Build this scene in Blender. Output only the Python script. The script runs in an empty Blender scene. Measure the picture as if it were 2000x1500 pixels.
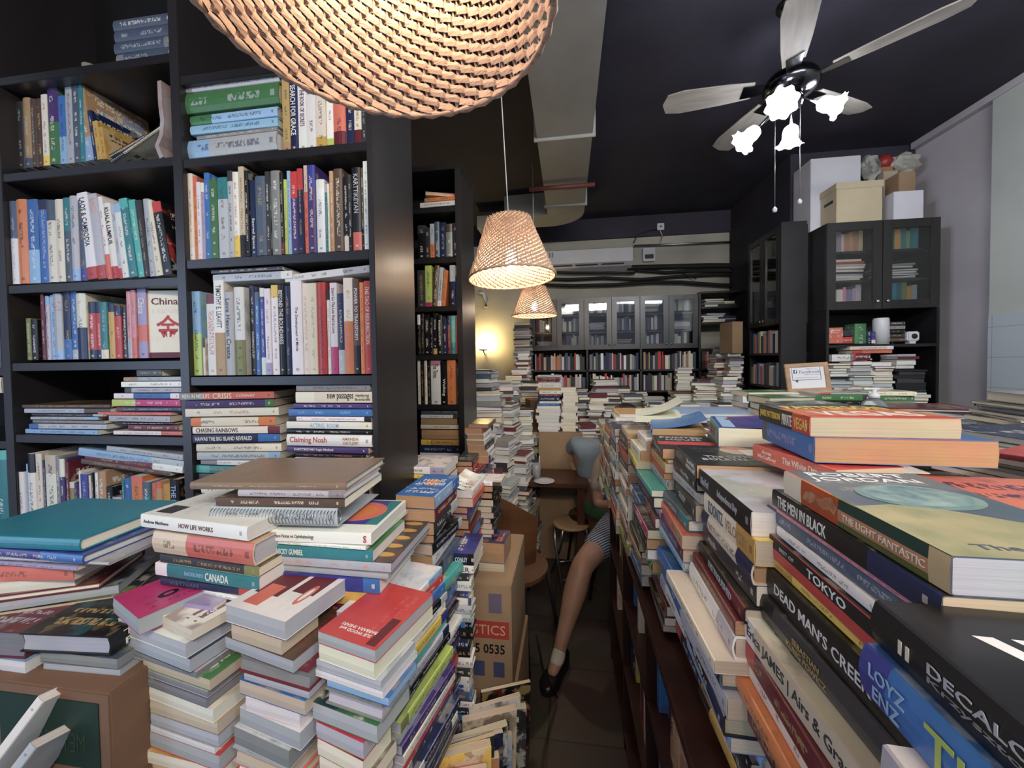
import bpy, bmesh, math, random
from math import sin, cos, tan, atan2, pi, radians, sqrt
from mathutils import Vector, Matrix, Euler
random.seed(7)
C = bpy.context.scene.collection
SC = bpy.context.scene
# ---------------------------------------------------------------- camera, world, lights
EYE = Vector((0, 0, 1.62))
FPX = 760.0
cam_d = bpy.data.cameras.new('camera'); cam = bpy.data.objects.new('camera', cam_d); C.objects.link(cam)
cam_d.sensor_width = 36.0; cam_d.lens = FPX / 2000 * 36.0; cam_d.shift_y = -25 / 2000; cam_d.clip_start = 0.02
CR = Matrix.Rotation(radians(8.2), 3, 'Z') @ Matrix.Rotation(radians(88.5), 3, 'X') @ Matrix.Rotation(radians(-0.8), 3, 'Z')
cam.matrix_world = Matrix.Translation(EYE) @ CR.to_4x4()
SC.camera = cam
SC.view_settings.view_transform = 'Standard'; SC.view_settings.look = 'None'; SC.view_settings.gamma = 1
SC.view_settings.use_curve_mapping = False
SC.view_settings.exposure = 0.55
w = bpy.data.worlds.new('world'); SC.world = w; w.use_nodes = True
w.node_tree.nodes['Background'].inputs[0].default_value = (0.62, 0.70, 0.92, 1)
w.node_tree.nodes['Background'].inputs[1].default_value = 0.34

def area(name, loc, aim, sx, sy, power, col):
    l = bpy.data.lights.new(name, 'AREA'); l.shape = 'RECTANGLE'; l.size = sx; l.size_y = sy; l.energy = power; l.color = col
    o = bpy.data.objects.new(name, l); C.objects.link(o); o.location = loc
    o.rotation_euler = (Vector(aim) - Vector(loc)).to_track_quat('-Z', 'Y').to_euler()
    return o
# ceiling tubes of the shop behind the camera, an added right-hand fill, and daylight from the shop front behind on the left
area('ceiling_tube_light', (0.6, -1.3, 3.0), (0.5, 0.6, 1.2), 1.3, 0.2, 38, (1.0, 0.90, 0.78))
area('ceiling_tube_light_back', (-0.5, -1.9, 3.0), (-0.5, 1.0, 1.3), 1.3, 0.2, 7, (1.0, 0.93, 0.86))
area('ceiling_tube_light_right', (1.7, -0.9, 3.1), (2.3, 2.2, 1.6), 1.3, 0.2, 26, (0.90, 0.95, 1.0))  # added fill lamp, brightens the right wall tiles and cabinets
area('shop_front_daylight', (-2.9, -1.0, 1.7), (-0.9, 1.0, 1.2), 1.4, 1.6, 15, (0.55, 0.70, 1.0))

def ray(px, py):
    d = Vector(((px - 1000) / FPX, (725 - py) / FPX, -1.0))
    return CR @ d
def P(px, py, Y): d = ray(px, py); return EYE + d * (Y / d.y)
def PX(px, py, X): d = ray(px, py); return EYE + d * (X / d.x)
def PZ(px, py, Z): d = ray(px, py); return EYE + d * ((Z - EYE.z) / d.z)
def PD(px, py, D): return EYE + ray(px, py) * D

# ---------------------------------------------------------------- materials
def lin(c):
    f = lambda v: v / 12.92 if v <= 0.04045 else ((v + 0.055) / 1.055) ** 2.4
    return tuple(f(v) for v in c[:3])
def hx(s): return lin(tuple(int(s[i:i + 2], 16) / 255 for i in (0, 2, 4)))
class NT:
    def __init__(s, m): s.t = m.node_tree; s.n = s.t.nodes; s.l = s.t.links
    def new(s, typ, **k):
        n = s.n.new(typ)
        for a, b in k.items(): setattr(n, a, b)
        return n
    def put(s, inp, v):
        if hasattr(v, 'is_output'): s.l.new(v, inp)
        elif v is not None: inp.default_value = v
    def math(s, op, a, b=None, c=None):
        n = s.new('ShaderNodeMath', operation=op); s.put(n.inputs[0], a)
        if b is not None: s.put(n.inputs[1], b)
        if c is not None: s.put(n.inputs[2], c)
        return n.outputs[0]
    def mix(s, f, a, b, mode='MIX'):
        n = s.new('ShaderNodeMix', data_type='RGBA', blend_type=mode)
        s.put(n.inputs[0], f); s.put(n.inputs[6], a); s.put(n.inputs[7], b); return n.outputs[2]
    def noise(s, vec, scale, detail=2, rough=.5):
        n = s.new('ShaderNodeTexNoise'); s.put(n.inputs['Vector'], vec); n.inputs['Scale'].default_value = scale
        n.inputs['Detail'].default_value = detail; n.inputs['Roughness'].default_value = rough; return n
    def comb(s, x, y, z=0.0):
        n = s.new('ShaderNodeCombineXYZ'); s.put(n.inputs[0], x); s.put(n.inputs[1], y); s.put(n.inputs[2], z); return n.outputs[0]
    def sep(s, v):
        n = s.new('ShaderNodeSeparateXYZ'); s.put(n.inputs[0], v); return n.outputs
    def attr(s, name):
        n = s.new('ShaderNodeAttribute', attribute_type='OBJECT', attribute_name=name); return n
def newmat(name):
    m = bpy.data.materials.new(name); m.use_nodes = True; t = NT(m); return m, t, t.n['Principled BSDF']
MATS = {}
def mat(name, col=(.5, .5, .5), rough=.6, metal=0.0, var=.12, scale=6.0, bump=0.0, emit=None, spec=.5, coat=0.0, trans=0.0, stretch=(1, 1, 1), bscale=None, c2=None):
    """principled surface with procedural colour variation and optional bump"""
    if name in MATS: return MATS[name]
    m, t, p = newmat(name)
    tc = t.new('ShaderNodeTexCoord'); mp = t.new('ShaderNodeMapping'); t.l.new(tc.outputs['Object'], mp.inputs[0]); mp.inputs['Scale'].default_value = stretch
    if isinstance(col, str): col = hx(col)
    b = hx(c2) if c2 else tuple(max(0, v * (1 - var * 2)) for v in col)
    if var > 0 or c2:
        n = t.noise(mp.outputs[0], scale, 4)
        r = t.new('ShaderNodeMapRange'); t.l.new(n.outputs[0], r.inputs[0]); r.inputs[1].default_value = .3; r.inputs[2].default_value = .7
        t.l.new(t.mix(r.outputs[0], (*col, 1), (*b, 1)), p.inputs['Base Color'])
    else: p.inputs['Base Color'].default_value = (*col, 1)
    p.inputs['Roughness'].default_value = rough; p.inputs['Metallic'].default_value = metal
    p.inputs['Specular IOR Level'].default_value = spec; p.inputs['Coat Weight'].default_value = coat
    p.inputs['Transmission Weight'].default_value = trans
    if bump > 0:
        n2 = t.noise(mp.outputs[0], bscale or scale * 5, 3); bp = t.new('ShaderNodeBump'); bp.inputs['Strength'].default_value = bump
        bp.inputs['Distance'].default_value = .01; t.l.new(n2.outputs[0], bp.inputs['Height']); t.l.new(bp.outputs[0], p.inputs['Normal'])
    if emit:
        p.inputs['Emission Color'].default_value = (*emit[0], 1); p.inputs['Emission Strength'].default_value = emit[1]
    MATS[name] = m; return m

def book_materials():
    # spine
    m, t, p = newmat('book_spine_print')
    uv = t.new('ShaderNodeUVMap', uv_map='UVMap'); s = t.sep(uv.outputs[0])
    dm = t.sep(t.attr('dm').outputs['Vector']); bd = t.sep(t.attr('bd').outputs['Vector']); tx = t.sep(t.attr('tx').outputs['Vector'])
    c1, c2, c3 = [t.attr(k).outputs['Color'] for k in ('c1', 'c2', 'c3')]
    u = t.math('DIVIDE', s[0], dm[0]); v = t.math('DIVIDE', s[1], dm[2])
    band = t.math('MAXIMUM', t.math('LESS_THAN', u, bd[0]), t.math('GREATER_THAN', u, bd[1]))
    col = t.mix(band, c1, c2)
    # soft lettering: strokes across the spine inside a text zone
    inu = t.math('MULTIPLY', t.math('GREATER_THAN', u, tx[0]), t.math('LESS_THAN', u, tx[1]))
    inv = t.math('LESS_THAN', t.math('ABSOLUTE', t.math('SUBTRACT', v, .5)), t.math('MULTIPLY', bd[2], .5))
    sz = t.math('DIVIDE', 1.6, dm[2])
    n1 = t.noise(t.comb(t.math('MULTIPLY', s[0], t.math('MULTIPLY', sz, 5.0)), t.math('MULTIPLY', s[1], t.math('MULTIPLY', sz, 2.6)), tx[2]), 1.0, 1)
    n2 = t.noise(t.comb(t.math('MULTIPLY', s[0], t.math('MULTIPLY', sz, .55)), 3.3, tx[2]), 1.0, 0)
    st = t.math('MULTIPLY', t.math('GREATER_THAN', n1.outputs[0], .5), t.math('GREATER_THAN', n2.outputs[0], .43))
    msk = t.math('MULTIPLY', t.math('MULTIPLY', inu, inv), st)
    col = t.mix(t.math('MULTIPLY', msk, .62), col, c3)
    # publisher's mark near the foot
    mk = t.math('MULTIPLY', t.math('LESS_THAN', t.math('ABSOLUTE', t.math('SUBTRACT', u, .945)), t.math('DIVIDE', t.math('MULTIPLY', dm[2], .11), dm[0])), t.math('LESS_THAN', t.math('ABSOLUTE', t.math('SUBTRACT', v, .5)), .15))
    col = t.mix(t.math('MULTIPLY', mk, .55), col, c3)
    n3 = t.noise(t.comb(s[0], s[1], tx[2]), 70, 4)
    col = t.mix(.22, col, n3.outputs['Color'], 'SOFT_LIGHT')
    t.l.new(col, p.inputs['Base Color']); p.inputs['Roughness'].default_value = .34
    MATS['spine'] = m
    # boards
    m, t, p = newmat('book_cover_print')
    uv = t.new('ShaderNodeUVMap', uv_map='UVMap'); s = t.sep(uv.outputs[0])
    ar = t.attr('art').outputs['Fac']; tx = t.sep(t.attr('tx').outputs['Vector']); dm = t.sep(t.attr('dm').outputs['Vector'])
    c1, c2, c3 = [t.attr(k).outputs['Color'] for k in ('cc', 'c2', 'c3')]
    na = t.noise(t.comb(s[0], s[1], tx[2]), 14, 3); nb = t.noise(t.comb(s[0], s[1], t.math('ADD', tx[2], 5)), 26, 3)
    ra = t.new('ShaderNodeMapRange'); t.l.new(na.outputs[0], ra.inputs[0]); ra.inputs[1].default_value = .5; ra.inputs[2].default_value = .58
    rb = t.new('ShaderNodeMapRange'); t.l.new(nb.outputs[0], rb.inputs[0]); rb.inputs[1].default_value = .56; rb.inputs[2].default_value = .62
    col = t.mix(t.math('MULTIPLY', ra.outputs[0], ar), c1, c2)
    col = t.mix(t.math('MULTIPLY', t.math('MULTIPLY', rb.outputs[0], ar), .7), col, c3)
    u = t.math('DIVIDE', s[0], dm[0]); v = t.math('DIVIDE', s[1], dm[1])
    # two lines of lettering across the board
    l1 = t.math('LESS_THAN', t.math('ABSOLUTE', t.math('SUBTRACT', u, .17)), .045); l2 = t.math('LESS_THAN', t.math('ABSOLUTE', t.math('SUBTRACT', u, .31)), .03)
    ln = t.math('MULTIPLY', t.math('MAXIMUM', l1, l2), t.math('LESS_THAN', t.math('ABSOLUTE', t.math('SUBTRACT', v, .5)), .36))
    n4 = t.noise(t.comb(t.math('MULTIPLY', s[0], 90), t.math('MULTIPLY', s[1], 170), tx[2]), 1.0, 1)
    col = t.mix(t.math('MULTIPLY', t.math('MULTIPLY', ln, t.math('GREATER_THAN', n4.outputs[0], .5)), t.math('MINIMUM', t.math('MULTIPLY', ar, 3.0), .85)), col, c3)
    n3 = t.noise(t.comb(s[0], s[1], tx[2]), 30, 5)
    col = t.mix(.25, col, n3.outputs['Color'], 'SOFT_LIGHT')
    t.l.new(col, p.inputs['Base Color']); p.inputs['Roughness'].default_value = .3
    MATS['board'] = m
    # page block
    m, t, p = newmat('paper_edges')
    tc = t.new('ShaderNodeTexCoord'); s = t.sep(tc.outputs['Object'])
    n = t.noise(t.comb(t.math('MULTIPLY', s[0], 4), t.math('MULTIPLY', s[1], 4), t.math('MULTIPLY', s[2], 1500)), 1.0, 2)
    n2 = t.noise(tc.outputs['Object'], 12, 3)
    pc = t.attr('pc').outputs['Color']
    r = t.new('ShaderNodeMapRange'); t.l.new(n.outputs[0], r.inputs[0]); r.inputs[1].default_value = .3; r.inputs[2].default_value = .75; r.inputs[3].default_value = 0.0; r.inputs[4].default_value = .38
    col = t.mix(r.outputs[0], pc, t.mix(1.0, pc, (.45, .40, .36, 1), 'MULTIPLY'))
    col = t.mix(.35, col, n2.outputs['Color'], 'SOFT_LIGHT')
    t.l.new(col, p.inputs['Base Color']); p.inputs['Roughness'].default_value = .85; p.inputs['Specular IOR Level'].default_value = .2
    MATS['pages'] = m
    # colour from a face attribute (for the countless far books)
    m, t, p = newmat('far_books_print')
    a = t.new('ShaderNodeAttribute', attribute_type='GEOMETRY', attribute_name='bc')
    tc = t.new('ShaderNodeTexCoord'); n = t.noise(tc.outputs['Object'], 45, 4)
    t.l.new(t.mix(.3, a.outputs['Color'], n.outputs['Color'], 'SOFT_LIGHT'), p.inputs['Base Color']); p.inputs['Roughness'].default_value = .6
    MATS['farbooks'] = m
book_materials()

# ---------------------------------------------------------------- object helpers
def tag(o, label=None, cat=None, group=None, kind=None):
    if label: o['label'] = label
    if cat: o['category'] = cat
    if group: o['group'] = group
    if kind: o['kind'] = kind
    return o
def empty(name, loc=(0, 0, 0), rz=0.0, **k):
    o = bpy.data.objects.new(name, None); C.objects.link(o); o.location = loc; o.rotation_euler = (0, 0, rz); o.empty_display_size = .05
    return tag(o, **k)
class MB:
    """collects boxes, bars, lathes and tubes into ONE mesh object"""
    def __init__(s): s.v = []; s.f = []; s.sm = []
    def add(s, vs, fs, smooth=False, M=None):
        b = len(s.v); s.v += [(M @ Vector(v)) if M else Vector(v) for v in vs]
        s.f += [tuple(b + i for i in f) for f in fs]; s.sm += [smooth] * len(fs); return s
    def box(s, x0, x1, y0, y1, z0, z1, M=None, bev=0.0):
        if bev > 0:
            bm = bmesh.new(); r = bmesh.ops.create_cube(bm, size=1)
            for v in bm.verts: v.co = Vector(((x0 + x1) / 2 + v.co.x * (x1 - x0), (y0 + y1) / 2 + v.co.y * (y1 - y0), (z0 + z1) / 2 + v.co.z * (z1 - z0)))
            bmesh.ops.bevel(bm, geom=bm.edges[:], offset=min(bev, abs(x1 - x0) * .45, abs(y1 - y0) * .45, abs(z1 - z0) * .45), segments=2, affect='EDGES')
            bm.verts.index_update(); s.add([v.co.copy() for v in bm.verts], [[v.index for v in f.verts] for f in bm.faces], False, M); bm.free(); return s
        vs = [(x, y, z) for z in (z0, z1) for y in (y0, y1) for x in (x0, x1)]
        return s.add(vs, [(0, 2, 3, 1), (4, 5, 7, 6), (0, 1, 5, 4), (2, 6, 7, 3), (0, 4, 6, 2), (1, 3, 7, 5)], False, M)
    def lathe(s, prof, n=24, M=None, closed=False, smooth=True):
        vs = []; fs = []; k = len(prof)
        for i in range(n):
            a = 2 * pi * i / n
            vs += [(r * cos(a), r * sin(a), z) for r, z in prof]
        for i in range(n):
            j = (i + 1) % n
            for q in range(k - 1): fs.append((i * k + q, j * k + q, j * k + q + 1, i * k + q + 1))
            if closed: fs.append((i * k + k - 1, j * k + k - 1, j * k, i * k))
        if not closed:
            if prof[0][0] > 1e-5: fs.append(tuple(i * k for i in range(n))[::-1])
            if prof[-1][0] > 1e-5: fs.append(tuple(i * k + k - 1 for i in range(n)))
        return s.add(vs, fs, smooth, M)
    def tube(s, pts, r, n=8, caps=True, flat=1.0):
        pts = [Vector(p) for p in pts]; vs = []; fs = []; up = Vector((0, 0, 1))
        rr = r if isinstance(r, (list, tuple)) else [r] * len(pts)
        for i, p in enumerate(pts):
            d = (pts[min(i + 1, len(pts) - 1)] - pts[max(i - 1, 0)]).normalized()
            a = d.cross(up)
            if a.length < .05: a = d.cross(Vector((1, 0, 0)))
            a.normalize(); b = a.cross(d)
            vs += [p + (a * cos(2 * pi * k / n) + b * sin(2 * pi * k / n) * flat) * rr[i] for k in range(n)]
        for i in range(len(pts) - 1):
            for k in range(n):
                q = (k + 1) % n; fs.append((i * n + k, i * n + q, (i + 1) * n + q, (i + 1) * n + k))
        if caps: fs.append(tuple(range(n))[::-1]); fs.append(tuple((len(pts) - 1) * n + k for k in range(n)))
        return s.add(vs, fs, True)
    def prism(s, poly, M, d):
        """poly: 2D points in M's xy plane, thickness d along M's z"""
        n = len(poly)
        vs = [(x, y, 0) for x, y in poly] + [(x, y, d) for x, y in poly]
        fs = [tuple(range(n))[::-1], tuple(range(n, 2 * n))] + [(i, (i + 1) % n, n + (i + 1) % n, n + i) for i in range(n)]
        return s.add(vs, fs, False, M)
    def build(s, name, m=None, parent=None, M=None, **k):
        me = bpy.data.meshes.new(name); me.from_pydata([tuple(v) for v in s.v], [], s.f)
        me.polygons.foreach_set('use_smooth', s.sm); me.update()
        if m: me.materials.append(m)
        o = bpy.data.objects.new(name, me); C.objects.link(o)
        if parent: o.parent = parent
        if M is not None: o.matrix_basis = M
        return tag(o, **k)
def box(name, x0, x1, y0, y1, z0, z1, m, parent=None, bev=0.0, **k):
    cx, cy, cz = (x0 + x1) / 2, (y0 + y1) / 2, z0
    return MB().box(x0 - cx, x1 - cx, y0 - cy, y1 - cy, z0 - cz, z1 - cz, bev=bev).build(name, m, parent, Matrix.Translation((cx, cy, cz)), **k)

def text(body, parent, M, wd, ht, col, name='lettering', stretch=True, bold=0.0, thick=.0002, m=None):
    """raised print: text fitted into wd x ht on the plane of M (x reads right, y up, z out)"""
    cu = bpy.data.curves.new(name, 'FONT'); cu.body = body; cu.extrude = thick; cu.offset = bold; cu.resolution_u = 2
    cu.align_x = 'CENTER'; cu.align_y = 'CENTER'; cu.fill_mode = 'BOTH'
    o = bpy.data.objects.new(name, cu); me = bpy.data.meshes.new_from_object(o); bpy.data.objects.remove(o); bpy.data.curves.remove(cu)
    if not me.vertices: return
    xs = [v.co.x for v in me.vertices]; ys = [v.co.y for v in me.vertices]
    w0, h0 = max(xs) - min(xs), max(ys) - min(ys); sx, sy = wd / w0, ht / max(h0, 1e-6)
    if not stretch: sx = sy = min(sx, sy)
    cx, cy = (max(xs) + min(xs)) / 2, (max(ys) + min(ys)) / 2
    for v in me.vertices: v.co = Vector(((v.co.x - cx) * sx, (v.co.y - cy) * sy, v.co.z + thick * .6))
    key = 'print_' + ''.join('%02x' % int(c * 255) for c in col)
    me.materials.append(m or mat(key, col, .5, var=.05))
    t = bpy.data.objects.new(name, me); C.objects.link(t); t.parent = parent; t.matrix_basis = M
    return t

# ---------------------------------------------------------------- colours
COL = dict(white='e9e6e0', cream='e6dcc2', ivory='efe7d2', beige='cdbb9d', tan='b98f62', brown='5d4636', grey='8b8b8a', silver='b4b8bd', charcoal='3a3a3e', black='17171a',
           navy='1f2a50', blue='2f6fb5', sky='8fb8dc', slate='4e5d70', teal='1e8088', turquoise='3fb0a8', green='3f7a45', olive='7c8245', lime='b4c950', yellow='efc93a',
           mustard='c99a35', orange='e07b34', red='c9342f', coral='dd6a55', maroon='6b1f2b', pink='d98b95', magenta='c4276f', purple='4b3570', lilac='a79ac0', indigo='3a3f95', gold='b9994f')
def colr(c, j=.05):
    if c not in COL: return hx(c)
    v = hx(COL[c]); k = 1 + random.uniform(-j, j) * 2
    g = .3 * v[0] + .6 * v[1] + .1 * v[2]
    return tuple(min(1, max(0, (x * .84 + g * .16) * k * (1 + random.uniform(-j, j)))) for x in v)
ORD = ['topmost', 'second', 'third', 'fourth', 'fifth', 'sixth', 'seventh', 'eighth', 'ninth', 'tenth', 'eleventh', 'twelfth', 'thirteenth', 'fourteenth', 'fifteenth', 'sixteenth', 'seventeenth', 'eighteenth', 'nineteenth',
       'twentieth', 'twenty-first', 'twenty-second', 'twenty-third', 'twenty-fourth', 'twenty-fifth', 'twenty-sixth', 'twenty-seventh', 'twenty-eighth', 'twenty-ninth', 'thirtieth'] + ['thirty-%s' % s for s in ('first', 'second', 'third', 'fourth', 'fifth', 'sixth', 'seventh', 'eighth', 'ninth')] + ['fortieth']

# ---------------------------------------------------------------- books
def book(M, L, W, T, c1, c2=None, c3=None, cc=None, pc=None, hard=False, band=None, txt=(.12, .82), th=.34, art=.35, curl=0.0, name=None,
         label='', group=None, title=None, far=False, nopages=False):
    """local x runs along the spine (reads to +x), y from spine to fore edge, z up through the thickness; origin at the middle of the spine's foot"""
    name = name or ('hardcover_book' if hard else 'pocket_book' if L < .192 else 'paperback')
    if title: txt = (2, 2)
    light = sum(colr(c1, 0)) > .9
    c3 = c3 or (random.choice(['black', 'navy', 'maroon', 'charcoal', 'brown']) if light else random.choice(['white', 'ivory', 'cream', 'gold', 'silver']))
    c2 = c2 or random.choice([c1, c1, c3])
    A, B, D = colr(c1), colr(c2), colr(c3, 0)
    E = colr(cc) if cc else A
    pcol = colr(pc or random.choice(['ivory', 'cream', 'cream', 'beige', 'white']), .04)
    c = min(.0026 if hard else .0007, T * .2); n = 5
    # outer profile (y,z)
    seg = 1 if (far or curl == 0) else 7
    def prof(off):
        pts = []; 
        t0, t1 = off, T - off
        for i in range(seg): pts.append((W - (W - .004) * i / seg, t0))
        r = min(.0022, T * .3)
        bul = (.10 * T if hard else .03 * T) if not far else 0
        pts.append((r + off * .5, t0))
        for i in range(n if not far else 2):
            a = i / ((n if not far else 2) - 1)
            pts.append((off - bul * sin(pi * a), t0 + r * .5 + (t1 - t0 - r) * a))
        pts.append((r + off * .5, t1))
        for i in range(seg - 1, -1, -1):
            f = 1 - i / seg; pts.append((W - (W - .004) * i / seg, t1 + (curl * f ** 2 if curl else 0)))
        return pts
    O, I = prof(0.0), prof(c); k = len(O); vs = []
    for x in (-L / 2, L / 2):
        vs += [(x, y, z) for y, z in O] + [(x, y, z) for y, z in I]
    fs = []; mi = []; uvs = []
    def uvf(i, x): return (x + L / 2, O[i][0]) if (i <= seg or i >= k - seg - 1) else (x + L / 2, O[i][1])
    for i in range(k - 1):
        sp = seg <= i <= k - seg - 2
        fs.append((i, 2 * k + i, 2 * k + i + 1, i + 1)); mi.append(0 if sp else 1)
        X = (-L / 2, L / 2, L / 2, -L / 2); J = (i, i, i + 1, i + 1)
        if sp: uvs += [(x + L / 2, O[j][1]) for x, j in zip(X, J)]
        else: uvs += [(x + L / 2, O[j][0]) for x, j in zip(X, J)]
        fs.append((k + i + 1, 3 * k + i + 1, 3 * k + i, k + i)); mi.append(1); uvs += [(0, 0)] * 4
        fs.append((i, i + 1, k + i + 1, k + i)); mi.append(1); uvs += [(0, 0)] * 4
        fs.append((2 * k + i + 1, 2 * k + i, 3 * k + i, 3 * k + i + 1)); mi.append(1); uvs += [(0, 0)] * 4
    for i in (0, k - 1):
        fs.append((i, k + i, 3 * k + i, 2 * k + i)); mi.append(1); uvs += [(0, 0)] * 4
    me = bpy.data.meshes.new(name); me.from_pydata(vs, [], fs)
    me.materials.append(MATS['spine']); me.materials.append(MATS['board']); me.polygons.foreach_set('material_index', mi)
    ul = me.uv_layers.new(name='UVMap'); ul.data.foreach_set('uv', [q for p in uvs for q in p])
    me.update()
    o = bpy.data.objects.new(name, me); C.objects.link(o); o.matrix_world = M
    sd = random.uniform(0, 90)
    b = band or random.choice([(0, 1), (0, 1), (0, 1), (.12, 1), (0, .86), (.25, 1), (0, .7)])
    for q, v in dict(c1=[*A], c2=[*B], c3=[*D], cc=[*E], dm=[L, W, T], bd=[b[0], b[1], th], tx=[txt[0], txt[1], sd]).items(): o[q] = v
    o['art'] = art if (not title) else art
    tag(o, label, 'book', group)
    if not nopages:
        ins = .0032 if hard else .0006; z0, z1 = c + .0001, T - c - .0001
        x = L / 2 - ins; y1 = W - ins; b_ = MB()
        q = T * .10 if hard else -T * .04
        zs = [z0, (z0 + z1) / 2, z1]; ys = [y1 + q * 0, y1 - q, y1]
        vv = []
        for xx in (-x, x):
            for zz, yy in zip(zs, ys): vv += [(xx, c + .0004, zz), (xx, yy, zz)]
        b_.add(vv, [(0, 1, 3, 2), (2, 3, 5, 4), (6, 8, 9, 7), (8, 10, 11, 9), (1, 7, 9, 3), (3, 9, 11, 5), (0, 6, 7, 1), (4, 5, 11, 10), (0, 2, 8, 6), (2, 4, 10, 8)])
        pg = b_.build('page_block', MATS['pages'], o); pg['pc'] = [*pcol]
    if title:
        tt = title if isinstance(title, (list, tuple)) and title and isinstance(title[0], (list, tuple)) else [title]
        for e in tt:
            # e = (text, u0, u1, height fraction, colour, v centre)
            s_, u0, u1, hf, tc = e[:5]; vc = e[5] if len(e) > 5 else .5; flip = e[6] if len(e) > 6 else False
            Mx = Matrix(((1, 0, 0, L * ((u0 + u1) / 2 - .5)), (0, 0, -1, -(.10 if hard else .03) * T * sin(pi * vc) - .0001), (0, 1, 0, T * vc), (0, 0, 0, 1)))
            if flip: Mx = Mx @ Matrix.Rotation(pi, 4, 'Z')
            text(s_, o, Mx, L * (u1 - u0), T * hf, colr(tc, 0), bold=.012, name='spine_lettering')
    return o

def cover_text(o, body, L, W, T, u, v, wd, ht, col, rot=0, name='cover_lettering', bold=.012, curl=0):
    """on the upper board: title lines run across the short side; u from head to tail (0..1), v from spine (0..1)"""
    # reading direction = +y (spine to fore edge) on a front cover seen with head at -x ; letters' up = -x
    Mx = Matrix(((0, -1, 0, L * (u - .5)), (1, 0, 0, W * v), (0, 0, 1, T + .00015 + curl), (0, 0, 0, 1))) @ Matrix.Rotation(rot, 4, 'Z')
    return text(body, o, Mx, wd, ht, colr(col, 0), bold=bold, name=name)
def spine_patch(o, L, T, u0, u1, v0, v1, col, name='spine_band', out=.0006, bulge=.03):
    c = colr(col, 0); key = 'print_' + ''.join('%02x' % int(x * 255) for x in c); mb = MB(); vs = []; n = 6
    for k in range(n + 1):
        v = v0 + (v1 - v0) * k / n; y = -bulge * T * sin(pi * v) - out * .3
        vs += [(L * (u0 - .5), y, T * v), (L * (u1 - .5), y, T * v)]
    return mb.add(vs, [(2 * k, 2 * k + 1, 2 * k + 3, 2 * k + 2) for k in range(n)], True).build(name, mat(key, c, .4, var=.08, scale=30), o)
def cover_patch(o, L, W, T, u0, u1, v0, v1, col, name='cover_picture', lift=.0001, ell=False, m=None):
    poly = [(u0, v0), (u1, v0), (u1, v1), (u0, v1)] if not ell else [((u0 + u1) / 2 + (u1 - u0) / 2 * cos(a * pi / 12), (v0 + v1) / 2 + (v1 - v0) / 2 * sin(a * pi / 12)) for a in range(24)]
    poly = [(L * (u - .5), W * v) for u, v in poly]
    c = colr(col, 0); key = 'print_' + ''.join('%02x' % int(x * 255) for x in c)
    return MB().prism(poly, Matrix.Translation((0, 0, T)), lift).build(name, m or mat(key, c, .45, var=.05), o)

BASIS = {'s': 0.0, 'f': pi, 'hr': -pi / 2, 'hl': pi / 2}
def flat_M(p, yaw=0.0, roll=0.0, pitch=0.0):
    return Matrix.Translation(p) @ Matrix.Rotation(yaw, 4, 'Z') @ Matrix.Rotation(roll, 4, 'Y') @ Matrix.Rotation(pitch, 4, 'X')
def stand_M(p, yaw=0.0, lean=0.0, up=False):
    """standing book, p = foot of the spine's middle; x down, y away, z to the right"""
    B = Matrix(((0, 0, 1, 0), (0, 1, 0, 0), (-1, 0, 0, 0), (0, 0, 0, 1)))
    return Matrix.Translation(p) @ Matrix.Rotation(yaw, 4, 'Z') @ Matrix.Rotation(lean, 4, 'Y') @ B
def cname(c1, c2=None, c3=None):
    if c1 not in COL: c1 = 'pale'
    return c1 if (not c2 or c2 == c1 or c2 not in COL) else c1 + ' and ' + c2

def row(Y, base, x0, items, place, group, hard=.3, depth=.15, names=None):
    """standing books, spines to the camera. base = (xa, ya, xb, yb): the shelf line in the photo. items = (x1, ytop, c1, c2, opts)"""
    xa, ya, xb, yb = base; x = x0; n = 0
    zb = P((xa + xb) / 2, (ya + yb) / 2, Y).z
    for it in items:
        x1, yt, c1 = it[:3]; c2 = it[3] if len(it) > 3 and isinstance(it[3], str) else None
        op = dict(it[-1]) if isinstance(it[-1], dict) else {}
        if c1 == '-': x = x1; continue
        yb_ = ya + (yb - ya) * (x - xa) / (xb - xa)
        a, b = P(x, yb_, Y), P(x1, yb_, Y); T = max(.004, b.x - a.x - .0006); H = P((x + x1) / 2, yt, Y).z - P((x + x1) / 2, yb_, Y).z
        lean = radians(op.pop('lean', 0)); dy = op.pop('dy', random.uniform(0, .006)); yaw = radians(op.pop('yaw', 0))
        W = op.pop('W', min(depth, H * random.uniform(.62, .72)))
        hd = op.pop('hard', random.random() < hard)
        z0 = zb + H / 2 + .0003 + abs(sin(lean)) * T * .5
        p = Vector((a.x + sin(lean) * (H / 2 if lean > 0 else H / 2), Y + dy, z0 - (1 - cos(lean)) * H / 2))
        n += 1; yaw_ = yaw
        lab = op.pop('label', None) or '%s spine, %s from left %s' % (cname(c1, c2), 'first' if n == 1 else ORD[n - 1], place)
        book(stand_M(p, yaw_, lean), H, W, T, c1, c2, hard=hd, label=lab, group=group, **op)
        x = x1
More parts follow.
